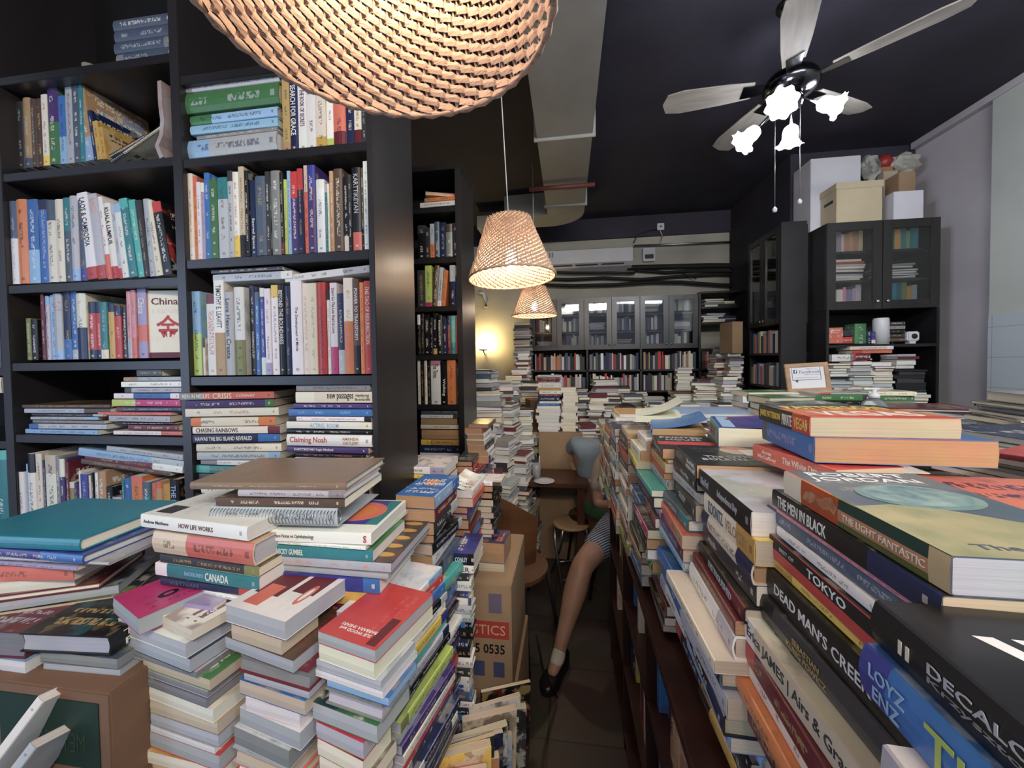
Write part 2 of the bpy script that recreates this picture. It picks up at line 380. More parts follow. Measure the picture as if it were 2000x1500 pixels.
def hstack(Y, items, place, group, hard=.3, yaw=0.0, jit=2.0, depth=.15, side='s', shrink=.0003, start=0):
    """lying books, measured in the photo on the plane Y: (xl, xr, ytop, ybottom, c1, c2, opts)"""
    n = start; out = []
    for it in items:
        xl, xr, yt, yb, c1 = it[:5]; c2 = it[5] if len(it) > 5 and isinstance(it[5], str) else None
        op = dict(it[-1]) if isinstance(it[-1], dict) else {}
        Yb = op.pop('Y', Y); o_ = op.pop('o', side); yw = radians(op.pop('yaw', yaw + random.uniform(-jit, jit)))
        ym = (yt + yb) / 2; a, b = P(xl, ym, Yb), P(xr, ym, Yb)
        wd = (b.x - a.x) / max(.5, cos(yw)); c = (a + b) / 2; zt, zb = P((xl + xr) / 2, yt, Yb).z, P((xl + xr) / 2, yb, Yb).z
        T = max(.003, zt - zb - shrink); n += 1
        hd = op.pop('hard', random.random() < hard)
        if o_ in ('s', 'f'): L = op.pop('L', wd); W = op.pop('W', min(depth, L * random.uniform(.63, .72)))
        else: W = wd; op.pop('W', 0); L = op.pop('L', W * random.uniform(1.45, 1.6))
        roll = radians(op.pop('roll', 0)); pitch = radians(op.pop('pitch', 0))
        R = Matrix.Rotation(yw, 4, 'Z')
        if o_ == 's': off = Vector((0, 0, 0))
        elif o_ == 'f': off = R @ Vector((0, W, 0))
        elif o_ == 'hr': off = R @ Vector((W / 2, L / 2, 0))
        else: off = R @ Vector((-W / 2, L / 2, 0))
        base = {'s': 0.0, 'f': pi, 'hr': pi / 2, 'hl': -pi / 2}[o_]
        c0 = Vector((c.x, Yb, zb)) + off
        M = Matrix.Translation(c0) @ R @ Matrix.Rotation(base, 4, 'Z') @ Matrix.Rotation(roll, 4, 'Y') @ Matrix.Rotation(pitch, 4, 'X')
        lab = op.pop('label', None) or '%s %s, %s %s' % (cname(c1, c2), 'hardcover' if hd else 'paperback', ORD[n - 1] + ('' if n == 1 else ' from top'), place)
        ob = book(M, L, W, T, c1, c2, hard=hd, label=lab, group=group, **op); ob['_d'] = [L, W, T]
        out.append(ob)
    return out
def ystack(X, Yn, L, ztop, items, place, group, hard=.25, W=.13, zmin=.95, yaw=0.0, fill=None, start=0):
    """lying books on the right-hand table, spines to the aisle (-X), heads to the camera. items = (T, c1, c2, opts)"""
    z = ztop; n = start; out = []; items = list(items)
    while True:
        if items: it = items.pop(0)
        elif fill and z > zmin + .03:
            c = random.choice(fill); it = (random.uniform(.016, .038), c, random.choice([c, 'white', 'black', c, 'navy', 'red']), {})
        else: break
        T, c1 = it[:2]; c2 = it[2] if len(it) > 2 and isinstance(it[2], str) else None
        op = dict(it[-1]) if isinstance(it[-1], dict) else {}
        if z - T < zmin: break
        dx = op.pop('dx', random.uniform(-.006, .006)); dy = op.pop('dy', random.uniform(-.008, .008)); yw = radians(op.pop('yaw', yaw + random.uniform(-2.5, 2.5)))
        op.setdefault('pc', random.choice(['beige', 'tan', 'beige', 'cream', 'ivory']))
        l = op.pop('L', L * random.uniform(.93, 1.04)); wd = op.pop('W', W * random.uniform(.93, 1.04)); sp = op.pop('o', 's')
        z -= T; n += 1; hd = op.pop('hard', random.random() < hard)
        if sp == 's': M = Matrix.Translation((X + dx, Yn + l / 2 + dy, z)) @ Matrix.Rotation(-pi / 2 + yw, 4, 'Z')
        else: M = Matrix.Translation((X + dx + wd, Yn + l / 2 + dy, z)) @ Matrix.Rotation(pi / 2 + yw, 4, 'Z')
        lab = op.pop('label', None) or '%s %s, %s %s' % (cname(c1, c2), 'hardcover' if hd else 'paperback', ORD[n - 1] + ('' if n == 1 else ' from top'), place)
        out.append(book(M, l, wd, T - .0003, c1, c2, hard=hd, label=lab, group=group, **op)); out[-1]['_d'] = [l, wd, T]
    return out

FAR = dict(v=[], f=[], c=[])
def far_book(cx, cy, z, L, W, T, yaw, cov, pg, R=None):
    """one lying far book added to the shared countless-books mesh"""
    Rm = R or (Matrix.Translation((cx, cy, z)) @ Matrix.Rotation(yaw, 4, 'Z')); t = min(.002, T * .15)
    def bx(x0, x1, y0, y1, z0, z1, c):
        b = len(FAR['v'])
        FAR['v'] += [tuple(Rm @ Vector((x, y, zz))) for zz in (z0, z1) for y in (y0, y1) for x in (x0, x1)]
        for q in [(0, 2, 3, 1), (4, 5, 7, 6), (0, 1, 5, 4), (2, 6, 7, 3), (0, 4, 6, 2), (1, 3, 7, 5)]: FAR['f'].append(tuple(b + i for i in q)); FAR['c'].append(c)
    bx(-L / 2, L / 2, -W / 2, W / 2, 0, t, cov); bx(-L / 2, L / 2, -W / 2, W / 2, T - t, T, cov)
    bx(-L / 2, L / 2, W / 2 - t, W / 2, t, T - t, cov); bx(-L / 2 + .002, L / 2 - .002, -W / 2 + .002, W / 2 - t, t, T - t, pg)
def far_pile(x, y, z0, z1, L=.2, W=.14, yaw=0.0, cols=None, jit=.012, pgs=('white', 'ivory', 'silver', 'cream'), tr=(.012, .035)):
    z = z0
    while z < z1 - .01:
        T = min(random.uniform(*tr), z1 - z)
        a = yaw + random.uniform(-.12, .12) + random.choice([0, 0, pi])
        far_book(x + random.uniform(-jit, jit), y + random.uniform(-jit, jit), z, L * random.uniform(.88, 1.08), W * random.uniform(.88, 1.08), T - .0006, a, colr(random.choice(cols or ['white', 'cream', 'black', 'navy', 'grey', 'maroon', 'silver', 'blue', 'charcoal', 'brown'])), colr(random.choice(pgs)))
        z += T
# ================================================================ the room
DARKW = mat('black_brown_lacquer', (.026, .023, .024), .34, var=.3, scale=3, stretch=(1, 1, .12), bump=.06, spec=.6)
DARKM = mat('black_lacquer_matt', (.016, .015, .017), .45, var=.3, scale=4, spec=.5)
MAHOG = mat('dark_mahogany', (.045, .014, .011), .35, var=.3, scale=3, stretch=(1, 6, 1))
CEIL = mat('dark_plum_ceiling_paint', (.036, .032, .050), .75, var=.2, scale=2)
WALLC = mat('cream_wall_paint', (.52, .50, .42), .8, var=.12, scale=2, bump=.03)
WALLR = mat('grey_lilac_wall_paint', (.66, .63, .68), .8, var=.12, scale=1.6, bump=.05)
WALLG = mat('pale_green_wall_paint', (.66, .71, .67), .8, var=.1, scale=1.6, bump=.05)
CARD = mat('cardboard', (.36, .24, .14), .8, var=.15, scale=3, bump=.04, bscale=60)
CARD2 = mat('cardboard_dark', (.22, .12, .07), .8, var=.2, scale=3, bump=.04, bscale=60)
WHITEP = mat('white_plastic', (.72, .73, .76), .35, var=.04)
BLACKP = mat('black_foam', (.012, .012, .014), .7, var=.2)
METAL = mat('brushed_steel', (.5, .5, .5), .3, 1.0, var=.1)
DUCT = mat('galvanised_duct', (.46, .46, .43), .6, .15, var=.12, scale=2)
GLASS = mat('cabinet_glass', (.9, .92, .95), .03, var=0, trans=1.0, spec=.5)
def floor_mat():
    m, t, p = newmat('brown_floor_tiles')
    tc = t.new('ShaderNodeTexCoord'); b = t.new('ShaderNodeTexBrick'); t.l.new(tc.outputs['Object'], b.inputs[0])
    b.offset = 0; b.inputs['Color1'].default_value = (.060, .046, .040, 1); b.inputs['Color2'].default_value = (.048, .038, .034, 1); b.inputs['Mortar'].default_value = (.02, .016, .014, 1)
    b.inputs['Scale'].default_value = 1; b.inputs['Brick Width'].default_value = .4; b.inputs['Row Height'].default_value = .4; b.inputs['Mortar Size'].default_value = .004
    n = t.noise(tc.outputs['Object'], 3, 5); t.l.new(t.mix(.5, b.outputs[0], n.outputs['Color'], 'SOFT_LIGHT'), p.inputs['Base Color']); p.inputs['Roughness'].default_value = .45
    return m
def tile_mat():
    m, t, p = newmat('glazed_wall_tiles')
    tc = t.new('ShaderNodeTexCoord'); s = t.sep(tc.outputs['Object'])
    b = t.new('ShaderNodeTexBrick'); t.l.new(t.comb(s[1], s[2]), b.inputs[0])
    b.offset = 0; b.inputs['Color1'].default_value = (.62, .70, .76, 1); b.inputs['Color2'].default_value = (.60, .68, .74, 1); b.inputs['Mortar'].default_value = (.42, .47, .51, 1)
    b.inputs['Scale'].default_value = 1; b.inputs['Brick Width'].default_value = .2; b.inputs['Row Height'].default_value = .2; b.inputs['Mortar Size'].default_value = .0025
    t.l.new(b.outputs[0], p.inputs['Base Color']); p.inputs['Roughness'].default_value = .25
    return m
CZ = 3.35; BY = 4.95
K = dict(kind='structure')
box('floor', -3.2, 3.0, -1.0, BY + .1, -.05, 0, floor_mat(), **K)
box('ceiling', -3.2, 3.0, -2.6, BY + .1, CZ, CZ + .05, CEIL, **K)
box('wall_back', -3.2, 1.98, BY, BY + .1, 0, 3.10, WALLC, **K)
box('trim_2', -3.2, 1.98, BY - .04, BY + .1, 3.10, CZ, CEIL, **K)
box('wall_left', -3.2, -3.1, .6, BY, 0, CZ, CEIL, **K)
box('wall_rear', 1.90, 1.98, 3.75, BY, 0, CZ, CEIL, **K)
box('wall_rear_right', 1.90, 2.86, 3.68, 3.75, 0, CZ, CEIL, **K)
box('wall_right', 2.84, 2.92, 3.05, 3.68, 0, CZ, WALLR, **K)
box('wall_right_front', 2.80, 2.92, -1.0, 3.05, 1.88, CZ, WALLG, **K)
box('wall_right_tiles', 2.795, 2.92, -1.0, 3.05, 0, 1.88, tile_mat(), **K)
box('trim_1', 2.79, 2.84, 1.4, 3.66, CZ - .05, CZ - .001, WALLR, **K)

# ---------------------------------------------------------------- tall bookcases on the left
def bookcase(name, label, x0, x1, y0, y1, z1, uprights, shelves, st=.026, back=True, m=None):
    m = m or DARKW
    e = empty(name, ((x0 + x1) / 2, y0, 0), label=label, cat='bookcase')
    def bx(n, a, b, c, d, f, g, mm=None): 
        o = box(n, a, b, c, d, f, g, mm or m, bev=.0015); o.parent = e; o.matrix_basis = Matrix.Translation(-e.location) @ o.matrix_basis; return o
    for a, b in uprights: bx('side_panel', a, b, y0, y1, 0, z1)
    if back: bx('back_panel', x0, x1, y1 - .008, y1, 0, z1, DARKM)
    for a, b, z in shelves: bx('shelf', a, b, y0 + .003, y1 - .008, z - st, z)
    bx('top_panel', x0, x1, y0, y1, z1, z1 + st)
    return e
Y1 = 1.05; D1 = .29
xa = lambda px, py=700, Y=Y1: P(px, py, Y).x
U1 = [(P(-330, 600, Y1).x, P(-310, 600, Y1).x), (xa(3), xa(20)), (xa(351), xa(369)), (xa(725), -.542)]
zs_l = [P(190, y, Y1).z for y in (122, 320, 549, 707, 852)] + [P(190, 1040, Y1).z, .85, .5, .1]
zs_m = [P(550, y, Y1).z for y in (291, 497, 735)] + [P(460, 968, Y1).z, .85, .5, .1, P(550, 120, Y1).z]
zs_0 = [P(-100, y, Y1).z for y in (335, 550, 720, 860)] + [1.1, .7, .3]
sh = [(U1[1][1], U1[2][0], z) for z in zs_l] + [(U1[2][1], U1[3][0], z) for z in zs_m] + [(U1[0][1], U1[1][0], z) for z in zs_0]
bookcase('bookcase', 'tall black lacquered bookcase filled with upright books beside the woven lamp', U1[0][0], -.542, Y1, Y1 + D1, 3.15, U1, sh)
# M1 divider box between the flat binders and the standing books
Y2 = 1.98
XR = -.542
U2 = [(P(640, 600, Y2).x, P(652, 600, Y2).x), (XR - .03, XR)]
zs2 = [P(860, y, Y2).z for y in (404, 503, 598, 693, 791)] + [.95, .6, .25]
bookcase('bookcase', 'narrow black bookcase of dark paperbacks behind the glossy panel', U2[0][0], XR, Y2, Y2 + .28, 2.62, U2, [(U2[0][1], U2[1][0], z) for z in zs2])

# ---------------------------------------------------------------- woven pendant lamps
WEAVE = None
def weave_mat():
    m, t, p = newmat('woven_rattan')
    tc = t.new('ShaderNodeTexCoord'); s = t.sep(tc.outputs['Object']); an = t.math('ARCTAN2', s[1], s[0]); n = t.noise(t.comb(t.math('MULTIPLY', an, 9), t.math('MULTIPLY', s[2], 900), t.math('MULTIPLY', an, 2)), 1.0, 4); n2 = t.noise(tc.outputs['Object'], 9, 2)
    c = t.mix(n.outputs[0], (.58, .38, .27, 1), (.80, .60, .46, 1)); c = t.mix(t.math('MULTIPLY', n2.outputs[0], .5), c, (.44, .27, .18, 1))
    c = t.mix(t.math('MULTIPLY', t.math('LESS_THAN', n.outputs[0], .42), .45), c, (.25, .14, .09, 1)); bp = t.new('ShaderNodeBump'); bp.inputs['Strength'].default_value = .6; bp.inputs['Distance'].default_value = .002; t.l.new(n.outputs[0], bp.inputs['Height']); t.l.new(bp.outputs[0], p.inputs['Normal'])
    t.l.new(c, p.inputs['Base Color']); p.inputs['Roughness'].default_value = .42; p.inputs['Specular IOR Level'].default_value = .35
    tr = t.new('ShaderNodeBsdfTranslucent'); t.l.new(c, tr.inputs[0]); mx = t.new('ShaderNodeMixShader'); mx.inputs[0].default_value = .08
    o = t.n['Material Output']; t.l.new(p.outputs[0], mx.inputs[1]); t.l.new(tr.outputs[0], mx.inputs[2]); t.l.new(mx.outputs[0], o.inputs[0])
    return m
WEAVE = weave_mat()
def bulbmat(name, col, s): return mat(name, (1, 1, 1), .4, var=0, emit=(col, s))
WB = bulbmat('warm_bulb_glass', (1.0, .70, .42), 95)
def pendant(x, y, zr, R, rt, H, rows, stakes, label, tilt=(0, 0), bulb_r=.028, strength=None, amp=.0032, bz=.07):
    e = empty('pendant_lamp', (x, y, zr), label=label, cat='lamp', group='woven rattan pendant lamps')
    e.rotation_euler = (radians(tilt[0]), radians(tilt[1]), 0)
    mb = MB(); sub = 5; N = stakes * sub
    def rad(t): return R + (rt - R) * (t ** .92)
    rh = H / rows
    for k in range(rows):
        vs = []; fs = []; z0 = k * rh
        for i in range(N):
            a = 2 * pi * i / N; p_ = ((i / sub + k * 1.02) / 3) % 1.0
            dip = max(0.0, 1 - abs(p_ - .5) / .17) ** .6
            t = (z0 + rh * .5) / H; off = amp * (dip * 1.7 - .7); slope = (p_ - .5) * rh * 1.15
            if p_ > .5: slope -= rh * 1.15 * .5
            else: slope += rh * 1.15 * .5
            r = rad(t) + off; hw = rh * (.50 - .17 * dip)
            for dz, dr in ((-hw, 0), (0, .0013), (hw, 0), (0, -.0013)):
                rr = r + dr + (rad((z0 + rh * .5 + dz) / H if 0 < z0 + dz < H else t) - rad(t))
                vs.append((rr * cos(a), rr * sin(a), z0 + rh * .5 + dz + slope))
        for i in range(N):
            j = (i + 1) % N
            for q in range(4):
                w_ = (q + 1) % 4; fs.append((i * 4 + q, j * 4 + q, j * 4 + w_, i * 4 + w_))
        mb.add(vs, fs, False)
    for i in range(stakes):
        a = 2 * pi * (i + .5) / stakes; wv = .0022 / R; vs = []
        for t in (0, .25, .5, .75, 1):
            for da, dr in ((-wv, 0), (0, .0012), (wv, 0), (0, -.0012)): vs.append(((rad(t) + dr) * cos(a + da), (rad(t) + dr) * sin(a + da), t * H))
        mb.add(vs, [(q * 4 + c, q * 4 + (c + 1) % 4, q * 4 + 4 + (c + 1) % 4, q * 4 + 4 + c) for q in range(4) for c in range(4)], False)
    sh_ = mb.build('lamp_shade', WEAVE, e)
    rb = MB(); vs = []; fs = []; N2 = 160
    for i in range(N2):
        a = 2 * pi * i / N2; wob = .0016 * sin(i * pi / 2)
        for q in range(6):
            b = 2 * pi * q / 6; vs.append(((R + .001 + (.0052 + wob) * cos(b)) * cos(a), (R + .001 + (.0052 + wob) * cos(b)) * sin(a), -.001 + (.0048 + wob) * sin(b)))
    for i in range(N2):
        j = (i + 1) % N2
        for q in range(6): fs.append((i * 6 + q, j * 6 + q, j * 6 + (q + 1) % 6, i * 6 + (q + 1) % 6))
    rb.add(vs, fs, True); rb.build('braided_rim', WEAVE, e)
    MB().lathe([(rt, H), (rt - .006, H + .004), (.02, H + .006), (.02, H), (rt - .006, H - .002)], 32, closed=True).build('top_ring', WEAVE, e)
    MB().lathe([(.001, H - .02 + .03), (.019, H + .01), (.02, bz + .055), (.014, bz + .045), (.001, bz + .045)], 16).build('bulb_socket', WHITEP, e)
    bm_ = strength or WB
    b = MB().lathe([(.001, bz - bulb_r), (bulb_r * .6, bz - bulb_r * .8), (bulb_r, bz), (bulb_r * .85, bz + bulb_r * .55), (.013, bz + .045), (.001, bz + .047)], 16).build('bulb', bm_, e)
    MB().tube([(0, 0, H), (0, 0, CZ - zr)], .0028, 6).build('hanging_cord', WHITEP, e)
    return e
RC = PD(738, 30, .455)
pendant(RC.x, RC.y, 1.62 + .42, .205, .095, .27, 29, 102, 'large woven rattan pendant lamp nearest, its lit inside overhead', bz=.13, strength=bulbmat('warm_bulb_near', (1.0, .84, .66), 66), amp=.0042)
p2 = PD(1000, 540, 1.8); pendant(p2.x, p2.y, 1.62 + .385, .20, .10, .27, 24, 90, 'woven pendant lamp with bright bulb hanging on a cord mid-room', tilt=(-3, -3), strength=bulbmat('warm_bulb_mid', (1.0, .82, .60), 140))
p3 = PD(1044, 616, 3.45); pendant(p3.x, p3.y, 1.62 + .40, .20, .10, .25, 20, 72, 'smallest, farthest woven pendant lamp above the book piles', strength=bulbmat('warm_bulb_far', (1.0, .82, .60), 140))

# ---------------------------------------------------------------- ceiling fan
BW = mat('pale_wood_fan_blade', (.40, .37, .32), .45, var=.15, scale=4, stretch=(1, 8, 1))
CHROME = mat('dark_chrome', (.10, .10, .11), .18, 1.0, var=.1)
FG = mat('frosted_glass_shade', (.85, .85, .88), .35, var=0, emit=((.92, .94, 1.0), 1.2), trans=.5)
FB = bulbmat('cool_bulb_glass', (.90, .93, 1.0), 330)
hub = PD(1545, 158, 1.92)
fan = empty('ceiling_fan', (hub.x, hub.y, hub.z), label='five-blade ceiling fan with four lit glass tulip shades and pull chains', cat='fan')
rz0 = radians(8.2)
MB().lathe([(.001, .02), (.10, .02), (.115, .0), (.12, -.03), (.10, -.06), (.05, -.075), (.001, -.075)], 32).build('motor_housing', CHROME, fan)
MB().tube([(0, 0, .02), (0, 0, CZ - hub.z)], .014, 12).lathe([(.001, CZ - hub.z - .05), (.03, CZ - hub.z - .05), (.065, CZ - hub.z - .01), (.065, CZ - hub.z)], 20).build('down_rod', CHROME, fan)
for k in range(5):
    a = rz0 + radians(-50 + 72 * k)
    Mb = Matrix.Rotation(a, 4, 'Z') @ Matrix.Translation((0, 0, -.02)) @ Matrix.Rotation(radians(13), 4, 'X')
    poly = [(.17, -.045), (.30, -.058), (.5, -.068), (.575, -.055), (.595, 0), (.575, .055), (.5, .068), (.30, .058), (.17, .045)]
    o = MB().prism(poly, Matrix.Identity(4), .006).build('blade', BW, fan, Mb)
    MB().prism([(.09, -.018), (.15, -.03), (.22, -.035), (.22, .035), (.15, .03), (.09, .018)], Matrix.Translation((0, 0, -.005)), .004).build('blade_bracket', CHROME, o)
MB().lathe([(.001, -.075), (.045, -.075), (.055, -.10), (.045, -.13), (.001, -.14)], 20).build('light_hub', CHROME, fan)
for (px, py, D, aim) in ((1527, 203, 1.68, (-.25, -.9, -.35)), (1462, 268, 1.93, (-.75, .1, -.75)), (1543, 268, 2.02, (.05, .5, -.8)), (1622, 205, 1.9, (.9, -.1, -.45))):
    q = PD(px, py, D) - Vector(hub); q.z = max(q.z, -.30)
    d = (q - Vector((0, 0, -.10))).normalized(); ax = (d + Vector(aim).normalized() * .6).normalized()
    M_ = Matrix.Translation(q) @ ax.to_track_quat('Z', 'Y').to_matrix().to_4x4()
    root = q - ax * .06
    MB().tube([(0, 0, -.11), tuple(root * .5 + Vector((0, 0, -.03))), tuple(root)], .008, 8).build('lamp_arm', CHROME, fan)
    prof = [(.018, -.055), (.030, -.045), (.036, -.02), (.034, .005), (.046, .03), (.060, .040)]
    mb = MB(); n_ = 36; vs = []; fs = []
    for i in range(n_):
        a = 2 * pi * i / n_
        for j, (r, z) in enumerate(prof):
            fl = 1 + (.10 * sin(a * 8) if j == 5 else .04 * sin(a * 8) if j == 4 else 0)
            vs.append((r * fl * cos(a), r * fl * sin(a), z + (.004 * cos(a * 8) if j == 5 else 0)))
    kk = len(prof)
    for i in range(n_):
        for j in range(kk - 1): fs.append((i * kk + j, (i + 1) % n_ * kk + j, (i + 1) % n_ * kk + j + 1, i * kk + j + 1))
    mb.add(vs, fs, True, M_).build('lamp_shade', FG, fan)
    MB().lathe([(.001, -.03), (.012, -.03), (.022, -.005), (.024, .012), (.016, .03), (.001, .036)], 14, M_).build('bulb', FB, fan)
for (px, y0, y1, D) in ((1514, 215, 408, 1.80), (1563, 205, 392, 1.86)):
    a, b = PD(px, y0, D) - hub, PD(px, y1, D) - hub; b.x, b.y = a.x, a.y
    o = MB().tube([a, b], .0016, 5).build('pull_chain', METAL, fan)
    MB().lathe([(.001, -.012), (.009, -.008), (.010, .004), (.003, .014), (.001, .014)], 12, Matrix.Translation(b)).build('chain_knob', WHITEP, o)

# ---------------------------------------------------------------- duct, vent, air conditioner, pipes
DZ = 1.62 + 1.5
dl, dr = PZ(1048, 268, DZ).x, PZ(1157, 265, DZ).x
de = 4.05
dk = empty('ventilation_duct', ((dl + dr) / 2, 2.5, DZ), label='grey sheet metal air duct running along the ceiling', cat='duct')
def dbox(n, a, b, c, d, f, g, m): 
    o = box(n, a, b, c, d, f, g, m, bev=.003); o.parent = dk; o.matrix_basis = Matrix.Translation(-dk.location) @ o.matrix_basis; return o
dbox('duct_section', dl, dr, .9, de, DZ, CZ - .002, DUCT)
for py in (267, 400):
    yy = PZ(1100, py, DZ).y; dbox('duct_flange', dl - .02, dr + .02, yy - .008, yy + .008, DZ - .02, CZ - .004, DUCT)
poly = [(dr, de)] + [(dl + (dr - dl) * cos(a * pi / 16), de + (dr - dl) * 1.0 * sin(a * pi / 16)) for a in range(1, 9)] + [(dl - .45, de + (dr - dl)), (dl - .45, de + .02), (dl, de)]
MB().prism([(x - dk.location.x, y - dk.location.y) for x, y in poly], Matrix.Identity(4), CZ - .003 - DZ).build('duct_elbow', DUCT, dk)
MB().tube([(dl - dk.location.x - .12, PZ(1100, 357, DZ).y - 2.5, -.035), (dr - dk.location.x + .06, PZ(1100, 357, DZ).y - 2.5, -.035)], .02, 8).build('red_pipe', mat('red_oxide_pipe', (.16, .045, .04), .6), dk)
va = P(932, 447, 4.30); vb = P(1042, 415, 4.30)
vt = empty('air_vent', (va.x, 4.2, va.z), label='cream air grille box at the end of the duct', cat='vent')
b_ = box('vent_box', va.x, vb.x, 4.29, 4.5, va.z, min(vb.z, CZ - .01), WALLC, bev=.004); b_.parent = vt; b_.matrix_basis = Matrix.Translation(-vt.location) @ b_.matrix_basis
ga, gb = P(1002, 440, 4.28), P(1036, 420, 4.28)
mb = MB()
for i in range(12):
    x = ga.x + (gb.x - ga.x) * i / 11; mb.box(x, x + .006, 4.275, 4.29, ga.z, gb.z)
o = mb.build('grille', DARKM, vt, Matrix.Translation(-vt.location))
# air conditioner
a, b = P(1062, 527, 4.74), P(1236, 479, 4.74)
ac = empty('air_conditioner', ((a.x + b.x) / 2, 4.74, a.z), label='white wall-mounted air conditioner with louvred outlet', cat='air conditioner')
hw = (b.x - a.x) / 2; hh = b.z - a.z
prof = [(0, .0), (.02, -.01), (.15, .02), (.21, .06), (.21, hh * .92), (.16, hh), (0, hh)]
vs = [(-hw, .21 - y, z) for y, z in prof] + [(hw, .21 - y, z) for y, z in prof]; n_ = len(prof)
MB().add(vs, [tuple(range(n_)), tuple(range(n_, 2 * n_))[::-1]] + [(i, n_ + i, n_ + (i + 1) % n_, (i + 1) % n_) for i in range(n_)]).build('housing', WHITEP, ac)
mb = MB()
for i in range(3): mb.box(-hw * .85 + i * hw * .58, -hw * .85 + i * hw * .58 + hw * .5, -.005, .06, .035, .042)
mb.build('louvre', DARKM, ac)
text('\u258c\u258c', ac, Matrix(((1, 0, 0, -hw + .09), (0, 0, -1, -.001), (0, 1, 0, hh * .72), (0, 0, 0, 1))), .05, .06, hx('8b8b8a'), name='energy_label')
PIPE = [([(1225, 523), (1290, 521), (1380, 519), (1470, 519)], .030), ([(1040, 531), (1120, 533), (1240, 533)], .016), ([(1060, 545), (1110, 546), (1180, 543), (1250, 546), (1320, 540), (1400, 536), (1475, 537)], .020),
        ([(1050, 556), (1120, 558), (1200, 556), (1270, 551), (1330, 551), (1400, 556), (1475, 560)], .020), ([(1240, 528), (1300, 532), (1360, 529), (1475, 530)], .018), ([(1330, 533), (1360, 545)], .006), ([(1430, 540), (1465, 558)], .006)]
for i, (pp, r) in enumerate(PIPE):
    pts = []
    for x, y in pp: pts.append(P(x, y, 4.90 - .03 * (i % 2)))
    sm = []
    for q in range(len(pts) - 1):
        for s_ in range(4):
            t_ = s_ / 4; sm.append(pts[q].lerp(pts[q + 1], t_ * t_ * (3 - 2 * t_)))
    sm.append(pts[-1])
    lab = ['thick black insulated pipe leaving the air conditioner', 'short black pipe right under the air conditioner', 'wavy upper black insulated pipe on back wall', 'lowest black insulated pipe above the glass cabinets', 'thin black pipe between the thick pipes', 'short thin wire crossing pipes mid-wall', 'short thin wire crossing pipes at wall end'][i]
    MB().tube(sm, r, 8).build('insulated_pipe' if r > .01 else 'wire', BLACKP, label=lab, cat='pipe' if r > .01 else 'wire', group='black pipes on the back wall')
cy = 4.9
MB().tube([P(1238, 480, cy), P(1350, 476, cy), P(1480, 470, cy)], .011, 8).build('conduit', METAL, label='thin metal conduit running along the top of back wall', cat='pipe')
MB().tube([P(1238, 474, cy), P(1246, 458, cy), P(1270, 450, cy), P(1288, 448, cy)], .006, 6).build('cable', DARKM, label='looping dark cable from air conditioner to the socket', cat='cable')
MB().tube([P(1289, 450, cy), P(1294, 462, cy), P(1290, 474, cy)], .006, 6).build('cable', WHITEP, label='short pale cable hanging from the socket', cat='cable')
s_ = P(1290, 443, 4.90); so = empty('wall_socket', (s_.x, 4.9, s_.z), label='small white electrical socket on the dark beam', cat='socket')
MB().box(-.04, .04, -.015, .012, -.04, .04, bev=.004).build('socket_plate', WHITEP, so); MB().box(-.01, .01, -.02, -.012, -.008, .008).build('switch', DARKM, so)
s_ = P(1267, 498, 4.92); so = empty('junction_box', (s_.x, 4.92, s_.z), label='open white junction box on the wall beside the air conditioner', cat='box')
MB().box(-.07, .07, -.03, .03, -.08, .08, bev=.004).build('housing', WHITEP, so); MB().box(-.05, .05, -.034, -.028, -.05, .0).build('opening', DARKM, so)

# ---------------------------------------------------------------- glass-door cabinets
KN = mat('small_bright_knob', (.8, .8, .82), .2, 1.0, var=0)
def glass_cabinet(name, label, M, doors, H, D, dw, fr=.05, shelves=(1/3, 2/3), hz=0.0, group=None):
    """local x to the right along the front, y into the cabinet, z up; origin front lower left corner"""
    e = empty(name, M.translation, label=label, cat='cabinet', group=group); e.matrix_world = M
    Wt = dw * doors; t = .02
    mb = MB().box(0, t, .02, D, 0, H).box(Wt - t, Wt, .02, D, 0, H).box(t, Wt - t, .02, D, 0, t).box(t, Wt - t, .02, D, H - t, H).box(t, Wt - t, D - .01, D, t, H - t)
    mb.build('carcass', DARKM, e)
    for s_ in shelves:
        MB().box(t, Wt - t, .04, D - .01, H * s_ - .009, H * s_ + .009).build('shelf', DARKM, e)
    for k in range(doors):
        x = k * dw + .002; w_ = dw - .004
        d = MB().box(x, x + fr, 0, .02, 0, H, bev=.002).box(x + w_ - fr, x + w_, 0, .02, 0, H, bev=.002).box(x + fr, x + w_ - fr, 0, .02, 0, fr, bev=.002).box(x + fr, x + w_ - fr, 0, .02, H - fr, H, bev=.002).build('door', DARKW, e)
        MB().box(x + fr - .004, x + w_ - fr + .004, .008, .012, fr - .004, H - fr + .004).build('pane', GLASS, d)
        kx = x + w_ - fr * .5 if k % 2 == 0 else x + fr * .5
        MB().lathe([(.001, -.014), (.011, -.012), (.012, -.006), (.005, 0), (.001, 0)], 12, Matrix.Translation((kx, 0, fr * .9)) @ Matrix.Rotation(-pi / 2, 4, 'X')).build('knob', KN, d)
    return e
CYB = 4.55
a, b = P(1036, 685, CYB), P(1364, 574, CYB)
glass_cabinet('wall_cabinet', 'long black six-door glass cabinet under the pipes on back wall', Matrix.Translation((a.x, CYB, a.z)), 6, b.z - a.z, .38, (b.x - a.x) / 6, fr=.055)
BXa, BXb, BZ = a.x, b.x, a.z
Y_R = 3.22
a, b = P(1614, 606, Y_R), P(1839, 423, Y_R)
RXa, RXb, RZ, RH = a.x, b.x, a.z, b.z - a.z
glass_cabinet('wall_cabinet', 'black two-door glass cabinet full of books under cardboard boxes', Matrix.Translation((a.x, Y_R, a.z)), 2, RH, .42, (b.x - a.x) / 2, fr=.062, group='black glass cabinets')
